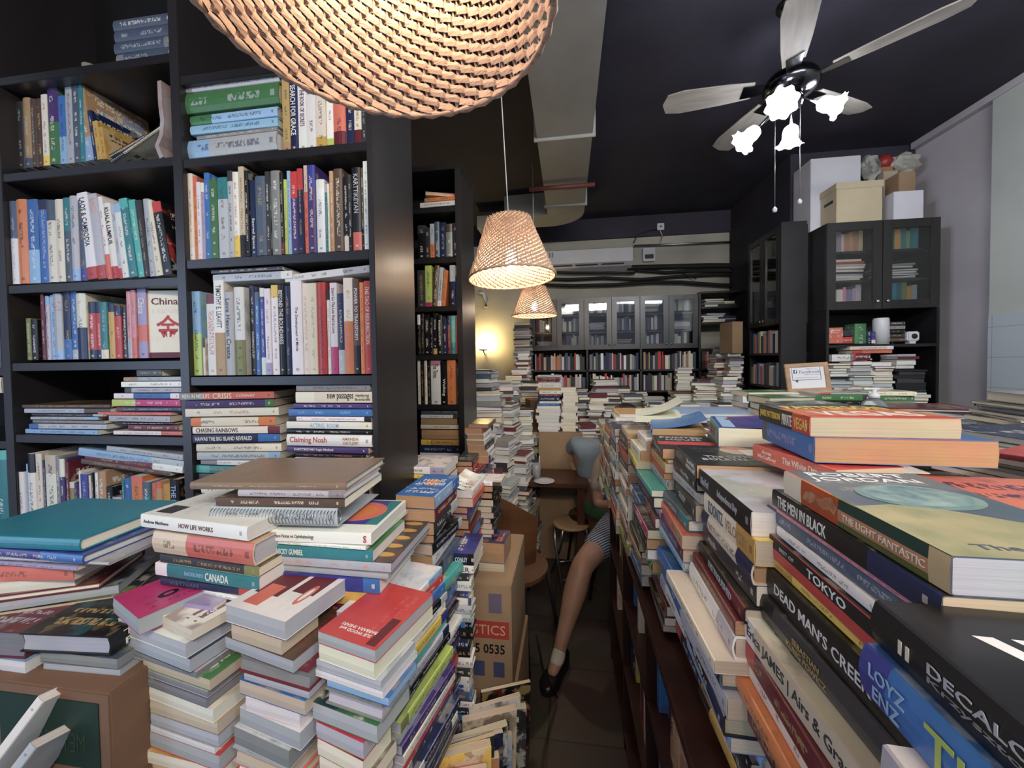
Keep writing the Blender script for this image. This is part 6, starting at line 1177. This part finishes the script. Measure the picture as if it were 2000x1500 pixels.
for (a_, b_, yt, Y) in [(1128, 1150, 760, 3.6), (1150, 1180, 790, 3.5), (1182, 1208, 800, 3.7), (1152, 1188, 770, 4.0), (1185, 1215, 775, 4.05), (1215, 1255, 770, 4.1), (1158, 1205, 742, 4.25), (1205, 1232, 755, 4.3), (1262, 1300, 775, 3.8), (1315, 1360, 765, 3.6), (1360, 1408, 748, 3.5), (1325, 1355, 716, 4.2), (1372, 1400, 740, 4.0), (1395, 1440, 690, 4.1), (1405, 1450, 675, 4.3), (1425, 1450, 690, 3.95), (1408, 1440, 735, 3.4), (1240, 1262, 765, 4.2), (1130, 1160, 830, 3.2), (1270, 1300, 790, 3.2), (1330, 1370, 790, 3.1), (1400, 1440, 790, 3.0)]:
    fpile(a_, b_, yt, 1000, Y, WH, d=.18, lo=.002, yaw=random.uniform(-.2, .2))
# central stacks on the brown carton (individual books)
BOX0, BOX1 = P(1052, 880, 3.15), P(1138, 846, 3.15)
carton('carton', 'tall brown carton behind the small table carrying two book stacks', BOX0.x, BOX1.x, 3.15, 3.45, .001, BOX1.z, CARD)
cols_ = ['silver', 'maroon', 'maroon', 'white', 'white', 'mustard', 'white', 'maroon', 'navy', 'white', 'blue', 'white', 'cream', 'ivory', 'white', 'silver', 'silver', 'white', 'grey']
y = 733; it2 = []
for i, c in enumerate(cols_):
    h = [4, 5, 4, 3, 7, 5, 7, 4, 9, 4, 5, 6, 6, 6, 6, 7, 7, 6, 6][i]; it2.append((1049 + random.uniform(-4, 5), 1095 + random.uniform(-5, 3), y, y + h, c, c if i != 8 else 'sky', D(pc='white', o='f' if i > 10 else 's', far=True))); y += h
sc_ = (846 - 733) / (y - 733); it2 = [(a_, b_, 733 + (c_ - 733) * sc_, 733 + (d_ - 733) * sc_, *r) for a_, b_, c_, d_, *r in it2]
hstack(3.2, it2, 'of the left stack on the tall brown carton', 'left stack on the tall brown carton', hard=0, jit=3)
y = 757; it2 = []
while y < 840: h = random.uniform(4.5, 7.5); it2.append((1097 + random.uniform(-2, 3), 1126 + random.uniform(-2, 4), y, min(y + h, 846), random.choice(['white', 'cream', 'ivory', 'beige']), 'white', D(o='f', pc='ivory', far=True))); y += h
hstack(3.2, it2, 'of right pale stack on tall brown carton', 'right pale stack on the tall brown carton', hard=0, jit=4)
# brown leaning cartons in the drift and between shelves
carton('carton', 'battered brown carton among the far book drifts', P(1028, 800, 3.45).x, P(1052, 800, 3.45).x, 3.45, 3.7, .001, P(1040, 782, 3.45).z, CARD2, rz=.3)
carton('carton', 'open brown carton between back shelves and edge-on cabinet', P(1425, 650, 3.9).x, P(1448, 650, 3.9).x, 3.9, 4.1, P(1436, 690, 3.9).z, P(1436, 628, 3.9).z, CARD, rz=.2)
# ================================================================ small table, chairs, stool, glass
e = table('table', 'small brown table with a glass at the back of the aisle', -.42, .13, 2.74, 3.12, .75, mat('worn_brown_tabletop', (.10, .040, .022), .3, var=.2, scale=4))
e = empty('glass', (PZ(1048, 935, .75).x, PZ(1048, 935, .75).y, .751), label='clear drinking glass with a straw standing on the small table', cat='glass')
MB().lathe([(.001, 0), (.028, 0), (.034, .11), (.032, .11), (.026, .006), (.001, .006)], 24).build('glass_body', mat('drinking_glass', (.9, .93, .95), .12, var=0, trans=.7), e)
MB().tube([(.01, 0, .01), (.025, .0, .17)], .003, 8).build('straw', WHITEP, e)
MB().lathe([(.001, -.0), (.05, .0), (.075, .008), (.074, .010), (.05, .004), (.001, .003)], 28).build('saucer', mat('glass_saucer', (.7, .72, .74), .15, var=0), None, Matrix.Translation((e.location.x + .06, e.location.y - .07, .751)), label='small shiny saucer next to the drinking glass', cat='saucer')
def chair(label, x, y, rz, m, zs=.45, seat=.21, back=.88, group=None):
    e = empty('chair', (x, y, 0), rz, label=label, cat='chair', group=group)
    MB().prism([(seat * .98 * cos(a * pi / 12) ** 1 * 1.0, seat * sin(a * pi / 12)) for a in range(24)], Matrix.Translation((0, 0, zs - .02)), .022).build('seat', m, e)
    vs = []; n = 14; fs = []
    for i in range(n + 1):
        a = radians(-65 + 130 * i / n); hgt = back - .07 * abs(sin(a)) ** 2 * 2.2
        for z, r in ((zs + .10, seat * .95), (hgt, seat * 1.08)):
            vs += [(r * sin(a), -r * cos(a), z), ((r + .012) * sin(a), -(r + .012) * cos(a), z)]
    for i in range(n):
        a = i * 4; b = a + 4; fs += [(a, b, b + 2, a + 2), (a + 1, a + 3, b + 3, b + 1), (a, a + 1, b + 1, b), (a + 2, b + 2, b + 3, a + 3)]
    fs += [(0, 2, 3, 1), (n * 4, n * 4 + 1, n * 4 + 3, n * 4 + 2)]
    MB().add(vs, fs, False).build('backrest', m, e)
    for sx in (-1, 1):
        for sy in (-1, 1): MB().tube([(sx * seat * .7, sy * seat * .7, zs - .02), (sx * seat * .95, sy * seat * .95, 0)], [.014, .010], 8).build('leg', BLACKP, e)
        MB().tube([(sx * seat * .6, -seat * .8, zs - .02), (sx * seat * .6, -seat * .92, zs + .14)], .009, 8).build('back_support', BLACKP, e)
    return e
BENT = mat('bent_plywood_brown', (.17, .075, .035), .4, var=.2, scale=3, stretch=(1, 1, 5)); BENTD = mat('bent_plywood_dark', (.05, .022, .014), .4, var=.2, scale=3)
chair('brown curved-back wooden chair behind the aisle cartons', -.33, 2.18, radians(-20), BENT, back=.93)
chair('dark curved-back chair at the left of the small table', -.52, 2.85, radians(-80), BENTD, back=.92)
chair('brown chair at the right of the table holding the blue-shirted person', .20, 2.96, radians(95), BENT, back=.93)
chair('dark chair under the person in striped shorts', .40, 2.56, radians(120), BENTD, back=.75)
sx, sy = PZ(1116, 1019, .45).x, PZ(1116, 1019, .45).y
e = empty('stool', (sx, sy, 0), radians(20), label='round folding stool with pale wooden seat and steel legs in the aisle', cat='stool')
MB().lathe([(.001, .43), (.125, .43), (.132, .435), (.132, .447), (.125, .452), (.001, .452)], 36).build('seat', mat('pale_stool_wood', (.50, .34, .19), .4, var=.1, scale=5), e)
for s_ in (-1, 1):
    MB().tube([(s_ * .09, -.07, .43), (s_ * .10, -.05, .3), (s_ * .11, .15, .012)], .009, 8).build('leg', METAL, e); MB().tube([(s_ * .10, .07, .43), (s_ * .11, .05, .3), (s_ * .12, -.15, .012)], .009, 8).build('leg', METAL, e)
MB().tube([(-.115, -.12, .10), (.115, -.12, .10)], .007, 8).tube([(-.105, .12, .10), (.105, .12, .10)], .007, 8).build('crossbar', METAL, e)
pts = [P(1020, 1165, 1.62), P(1035, 1205, 1.60), P(1060, 1245, 1.55)]
MB().tube([Vector((-.15, 1.72, .38)), Vector((-.13, 1.76, .2)), Vector((-.07, 1.82, .02))], .009, 8, flat=.4).build('strap', BLACKP, label='black strap hanging down beside the cartons to the floor', cat='strap')

# ================================================================ people
def skin_body(name, verts, edges, m, parent=None, sub=2, root=0, **k):
    """verts: [(pos, rx, ry)]"""
    me = bpy.data.meshes.new(name); me.from_pydata([tuple(v[0]) for v in verts], edges, []); me.materials.append(m)
    o = bpy.data.objects.new(name, me); C.objects.link(o); o.parent = parent
    md = o.modifiers.new('skin', 'SKIN'); md.use_smooth_shade = True
    sv = me.skin_vertices[0].data if me.skin_vertices else None
    if sv is None:
        bpy.context.view_layer.objects.active = o; sv = me.skin_vertices[0].data
    for i, v in enumerate(verts): sv[i].radius = (v[1], v[2] if len(v) > 2 else v[1]); sv[i].use_root = (i == root); 
    s_ = o.modifiers.new('subsurf', 'SUBSURF'); s_.levels = sub; s_.render_levels = sub
    return tag(o, **k)
SKIN = mat('skin', (.42, .24, .17), .5, var=.08, scale=10); HAIR = mat('dark_hair', (.02, .015, .012), .5, var=.2)
V = Vector
# person in striped shorts: pelvis, legs, torso, arms, head as one body
ps = empty('person', (.40, 2.56, 0), label='seated person in striped shorts with bare leg and black strap shoe', cat='person')
o_ = V((.40, 2.56, 0))
hip = V((.40, 2.56, .56)); hl = V((.28, 2.50, .55)); hr = V((.42, 2.66, .55)); kl = V(P(1137, 1104, 2.16)); al = V((-.055, 2.005, .125)); tl = V((-.10, 1.90, .05))
kr = V((.36, 2.32, .53)); ar = V((.38, 2.34, .12)); tr_ = V((.36, 2.24, .05))
sh = V((.38, 2.60, 1.00)); neck = V((.37, 2.57, 1.08)); head0 = V((.36, 2.55, 1.20)); shl = V((.205, 2.47, .97)); shr = V((.44, 2.74, .98)); ell = V((.168, 2.38, .74)); elr = V((.42, 2.7, .76)); hdl = V((.33, 2.27, .80)); hdr = V((.36, 2.45, .78))
vs = [(hip, .12, .10), (V((.395, 2.575, .74)), .10, .085), (sh, .105, .08), (neck, .05), (head0 - V((0, 0, .03)), .07), (head0 + V((0, 0, .06)), .082, .09), (hl, .09), ((hl + kl) / 2, .078), (kl, .064), (kl * .66 + al * .34, .068), (kl * .3 + al * .7, .047), (al, .035), (al + V((-.01, -.01, -.05)), .036), (tl, .030, .02),
      (hr, .09), ((hr + kr) / 2, .078), (kr, .058), (kr * .6 + ar * .4, .055), (ar, .03), (ar + V((-.01, -.01, -.05)), .034), (tr_, .03, .02), (shl, .055), ((shl + ell) / 2, .042), (ell, .036), (hdl, .025), (hdl + V((.01, -.06, 0)), .03, .014), (shr, .055), (elr, .036), (hdr, .025), (hdr + V((-.01, -.06, 0)), .03, .014)]
ed = [(0, 1), (1, 2), (2, 3), (3, 4), (4, 5), (0, 6), (6, 7), (7, 8), (8, 9), (9, 10), (10, 11), (11, 12), (12, 13), (0, 14), (14, 15), (15, 16), (16, 17), (17, 18), (18, 19), (19, 20), (2, 21), (21, 22), (22, 23), (23, 24), (24, 25), (2, 26), (26, 27), (27, 28), (28, 29)]
fg = len(vs)
for base, wrist in ((25, hdl), (29, hdr)):
    bp = vs[base][0]
    for q, ln_ in enumerate((.062, .072, .070, .055)):
        off = V(((q - 1.5) * .017, -.02, 0)); i0 = len(vs); vs += [(bp + off, .009), (bp + off + V((0, -ln_ * .5, -.004)), .0085), (bp + off + V((0, -ln_ * .85, -.022)), .007)]; ed += [(base, i0), (i0, i0 + 1), (i0 + 1, i0 + 2)]
    i0 = len(vs); vs += [(bp + V((.035, .015, 0)), .010), (bp + V((.05, -.015, -.008)), .009)]; ed += [(base, i0), (i0, i0 + 1)]
skin_body('body', [(v[0] - o_, *v[1:]) for v in vs], ed, SKIN, ps)
STR = None
def stripe_mat():
    m, t, p = newmat('navy_pinstripe_cloth'); tc = t.new('ShaderNodeTexCoord'); w_ = t.new('ShaderNodeTexWave'); w_.inputs['Scale'].default_value = 24; w_.inputs['Distortion'].default_value = .6; w_.bands_direction = 'Z'
    mp = t.new('ShaderNodeMapping'); t.l.new(tc.outputs['Object'], mp.inputs[0]); mp.inputs['Rotation'].default_value = (.6, .5, 0); t.l.new(mp.outputs[0], w_.inputs[0])
    g = t.math('GREATER_THAN', w_.outputs['Fac'], .62); t.l.new(t.mix(g, (.05, .065, .12, 1), (.42, .45, .50, 1)), p.inputs['Base Color']); p.inputs['Roughness'].default_value = .9; return m
STR = stripe_mat()
hem = hl.lerp(kl, .80); hemr = hr.lerp(kr, .80)
skin_body('striped_shorts', [(hip - o_, .135, .12), (hl - o_, .11), (hl.lerp(kl, .4) - o_, .095), (hem - o_, .082), (hr - o_, .11), (hr.lerp(kr, .4) - o_, .095), (hemr - o_, .082)], [(0, 1), (1, 2), (2, 3), (0, 4), (4, 5), (5, 6)], STR, ps)
BEI = mat('beige_shirt_cloth', (.42, .36, .30), .9, var=.1, scale=8, bump=.1)
skin_body('beige_shirt', [(V((.40, 2.56, .60)) - o_, .135, .12), (V((.385, 2.565, .76)) - o_, .125, .105), (sh - o_, .12, .09), (shl - o_, .07), (shl.lerp(ell, .75) - o_, .055), (shr - o_, .07), (shr.lerp(elr, .75) - o_, .055)], [(0, 1), (1, 2), (2, 3), (3, 4), (2, 5), (5, 6)], BEI, ps)
def headbits(ps, c, face, m):
    """eyes, nose, mouth line, ears and hair for a head centred at c (local), facing the unit vector face"""
    f = face.normalized(); r = f.cross(V((0, 0, 1))).normalized()
    for s_ in (-1, 1):
        MB().lathe([(.001, -.008), (.008, -.005), (.010, 0), (.008, .005), (.001, .008)], 12, Matrix.Translation(c + f * .080 + r * s_ * .03 + V((0, 0, .012)))).build('eye', mat('eye_white_brown', (.06, .04, .03), .3), ps)
        MB().lathe([(.001, -.026), (.010, -.015), (.012, .008), (.006, .026), (.001, .028)], 10, Matrix.Translation(c + r * s_ * .082)).build('ear', SKIN, ps)
    MB().tube([c + f * .080 + V((0, 0, .02)), c + f * .096 + V((0, 0, -.012)), c + f * .082 + V((0, 0, -.022))], [.007, .012, .008], 8).build('nose', SKIN, ps)
    MB().tube([c + f * .080 + r * -.022 + V((0, 0, -.045)), c + f * .086 + V((0, 0, -.045)), c + f * .080 + r * .022 + V((0, 0, -.045))], .005, 8).build('mouth', mat('lips', (.30, .10, .09), .5), ps)
    bm = bmesh.new(); bmesh.ops.create_icosphere(bm, subdivisions=3, radius=.1)
    for v in bm.verts:
        if v.co.dot(f) > .02 and v.co.z < .05: v.co *= .70
        elif v.co.z < -.06: v.co *= .9
    me = bpy.data.meshes.new('hair'); bm.to_mesh(me); bm.free(); me.materials.append(HAIR); o = bpy.data.objects.new('hair', me); C.objects.link(o); o.parent = ps; o.location = c + V((0, 0, .022)) - f * .008
headbits(ps, head0 + V((0, 0, .02)) - o_, V((-.4, -.9, -.1)), SKIN)
WHS = mat('white_sock_knit', (.55, .50, .46), .95, var=.08, scale=20); SHOE = mat('black_patent_leather', (.010, .009, .010), .3, var=.2)
skin_body('sock', [(al + V((0, 0, .012)) - o_, .035), (al + V((-.008, -.012, -.045)) - o_, .040), (al.lerp(tl, .7) + V((0, 0, -.004)) - o_, .036, .026)], [(0, 1), (1, 2)], WHS, ps)
d_ = (tl - al); d_.z = 0; d_.normalize(); r2 = V((-d_.y, d_.x, 0))
Ms = Matrix(((d_.x, r2.x, 0, al.x - o_.x), (d_.y, r2.y, 0, al.y - o_.y), (0, 0, 1, .003), (0, 0, 0, 1)))
def shoe(name, Ms):
    sole = [(-.065, -.024), (-.03, -.032), (.04, -.034), (.11, -.046), (.16, -.040), (.185, -.018), (.19, 0), (.185, .018), (.16, .040), (.11, .046), (.04, .034), (-.03, .032), (-.065, .024), (-.075, 0)]
    e2 = MB().prism(sole, Ms, .022); vs = []; fs = []; n = len(sole)
    hts = [.075, .07, .055, .045, .045, .04, .038, .04, .045, .045, .055, .07, .075, .078]
    top = [(x * (.93 if x < 0 else .96), y * (.86 if x < .08 else .55), h) for (x, y), h in zip(sole, hts)]
    vs = [(x, y, .02) for x, y in sole] + [(x * .985, y * 1.0, (.02 + h) / 2 + .008) for (x, y, h), _ in zip([(a, b, h) for (a, b), h in zip(sole, hts)], hts)] + top
    fs = [(i, (i + 1) % n, n + (i + 1) % n, n + i) for i in range(n)] + [(n + i, n + (i + 1) % n, 2 * n + (i + 1) % n, 2 * n + i) for i in range(n)]
    fs += [(2 * n + 3, 2 * n + 4, 2 * n + 5, 2 * n + 6, 2 * n + 7, 2 * n + 8, 2 * n + 9)]
    e2.add(vs, fs, True, Ms)
    s0 = e2.build(name, SHOE, ps)
    st = MB().tube([Ms @ V((.035, -.036, .045)), Ms @ V((.032, -.022, .078)), Ms @ V((.03, 0, .088)), Ms @ V((.032, .022, .078)), Ms @ V((.035, .036, .045))], .010, 8, flat=.5).build('strap', SHOE, s0)
    MB().lathe([(.001, -.003), (.006, -.002), (.006, .002), (.001, .003)], 10, Matrix.Translation(Ms @ V((.034, -.030, .072)))).build('buckle', METAL, s0)
shoe('shoe', Ms)
d3 = V((-.3, -.95, 0)).normalized(); r3 = V((-d3.y, d3.x, 0)); shoe('shoe', Matrix(((d3.x, r3.x, 0, ar.x - o_.x), (d3.y, r3.y, 0, ar.y - o_.y), (0, 0, 1, .003), (0, 0, 0, 1))))
# person in the pale blue shirt bent over at the small table
p2_ = empty('person', (.20, 2.96, 0), label='bent-over person in pale blue shirt and green trousers beside the small table', cat='person')
o2 = V((0.200, 2.96, 0)); hp = V((0.220, 2.98, .52))
vs = [(hp, .13, .12), (V((0.200, 3.02, .72)), .115, .10), (V((0.180, 3.04, .93)), .12, .09), (V((0.300, 2.97, .97)), .05), (V((0.370, 2.92, .985)), .075), (V((0.430, 2.88, 1.00)), .085, .08), (V((0.300, 2.9, .50)), .085), (V((0.450, 2.75, .50)), .06), (V((0.460, 2.78, .10)), .035), (V((0.450, 2.66, .05)), .032, .02), (V((0.140, 3.1, .50)), .085), (V((0.060, 3.42, .5)), .06), (V((0.080, 3.46, .10)), .035), (V((0.040, 3.56, .05)), .032, .02),
      (V((0.060, 3.10, .96)), .055), (V((-0.020, 3.25, .84)), .038), (V((0.06, 3.10, .72)), .028), (V((0.06, 3.02, .70)), .03, .014), (V((0.300, 2.96, .95)), .055), (V((0.380, 2.84, .80)), .038), (V((0.260, 2.74, .80)), .028), (V((0.210, 2.71, .80)), .03, .014)]
ed = [(0, 1), (1, 2), (2, 3), (3, 4), (4, 5), (0, 6), (6, 7), (7, 8), (8, 9), (0, 10), (10, 11), (11, 12), (12, 13), (2, 14), (14, 15), (15, 16), (16, 17), (2, 18), (18, 19), (19, 20), (20, 21)]
for base in (17, 21):
    bp = vs[base][0]
    for q in range(4):
        off = V((-0.020, (q - 1.5) * .017, 0)); i0 = len(vs); vs += [(bp + off, .009), (bp + off + V((-0.035, 0, -.006)), .008), (bp + off + V((-0.058, 0, -.02)), .007)]; ed += [(base, i0), (i0, i0 + 1), (i0 + 1, i0 + 2)]
skin_body('body', [(v[0] - o2, *v[1:]) for v in vs], ed, SKIN, p2_)
BLS = mat('pale_blue_shirt_cloth', (.27, .33, .38), .9, var=.1, scale=7, bump=.1); GRT = mat('green_trouser_cloth', (.12, .28, .15), .9, var=.12, scale=7, bump=.1)
skin_body('blue_shirt', [(V((0.200, 2.98, .66)) - o2, .14, .13), (V((0.180, 3.02, .80)) - o2, .14, .12), (V((0.180, 3.04, .95)) - o2, .125, .10), (V((0.060, 3.10, .96)) - o2, .072), (V((0.010, 3.2, .88)) - o2, .055), (V((0.300, 2.96, .95)) - o2, .072), (V((0.350, 2.89, .86)) - o2, .055)], [(0, 1), (1, 2), (2, 3), (3, 4), (2, 5), (5, 6)], BLS, p2_)
skin_body('green_trousers', [(V((0.190, 2.96, .62)) - o2, .155, .14), (hp - o2, .16, .14), (V((0.300, 2.9, .50)) - o2, .10), (V((0.450, 2.75, .50)) - o2, .075), (V((0.460, 2.78, .16)) - o2, .055), (V((0.140, 3.1, .50)) - o2, .10), (V((0.060, 3.42, .5)) - o2, .075), (V((0.080, 3.46, .16)) - o2, .055)], [(0, 1), (1, 2), (2, 3), (3, 4), (1, 5), (5, 6), (6, 7)], GRT, p2_)
headbits(p2_, V((0.400, 2.905, .99)) - o2, V((0.600, -.6, -.4)), SKIN)

# ================================================================ books too small or too buried to count join the far books
bpy.context.view_layer.update()
from mathutils.bvhtree import BVHTree
vs_, fs_, own = [], [], []
for ob in bpy.data.objects:
    if ob.type != 'MESH' or ob.name.startswith(('lamp_shade', 'pane', 'braided_rim')): continue
    r_ = ob
    while r_.parent: r_ = r_.parent
    b_ = len(vs_); mw = ob.matrix_world; vs_ += [mw @ v.co for v in ob.data.vertices]
    for p in ob.data.polygons: fs_.append([b_ + i for i in p.vertices]); own.append(r_.name)
b_ = len(vs_); vs_ += [Vector(v) for v in FAR['v']]; fs_ += [[b_ + i for i in f] for f in FAR['f']]; own += ['far'] * len(FAR['f'])
tree = BVHTree.FromPolygons(vs_, fs_); hits = {}
for iy in range(0, 1500, 4):
    for ix in range(0, 2000, 4):
        h_ = tree.ray_cast(EYE, ray(ix + 2, iy + 2).normalized())
        if h_[2] is not None: hits[own[h_[2]]] = hits.get(own[h_[2]], 0) + 1
kinds = {}
for o in list(bpy.data.objects):
    if o.parent is None and o.type == 'MESH' and 'dm' in o.keys(): kinds.setdefault(o.name.split('.')[0], []).append(o)
def drop(o):
    L, W, T = o['dm'][:]; pg = [c['pc'][:] for c in o.children if 'pc' in c.keys()]
    far_book(0, 0, 0, L, W, T, 0, tuple(o['c1'][:]), tuple(pg[0]) if pg else (.6, .6, .55), R=o.matrix_world @ Matrix.Translation((0, W / 2, 0)) @ Matrix.Rotation(pi, 4, 'Z'))
    for c in list(o.children): bpy.data.objects.remove(c)
    bpy.data.objects.remove(o)
for kn, os_ in kinds.items():
    os_.sort(key=lambda o: -hits.get(o.name, 0))
    keep = [o for o in os_ if hits.get(o.name, 0) >= 2][:298]
    for o in os_:
        if o not in keep: drop(o)
me = bpy.data.meshes.new('far_books'); me.from_pydata(FAR['v'], [], FAR['f']); at = me.attributes.new('bc', 'FLOAT_COLOR', 'FACE')
at.data.foreach_set('color', [q for c in FAR['c'] for q in (*c, 1)]); me.materials.append(MATS['farbooks'])
o = bpy.data.objects.new('far_books', me); C.objects.link(o); tag(o, 'countless far books heaped in drifts and lined on the back shelves', 'books', None, 'stuff')
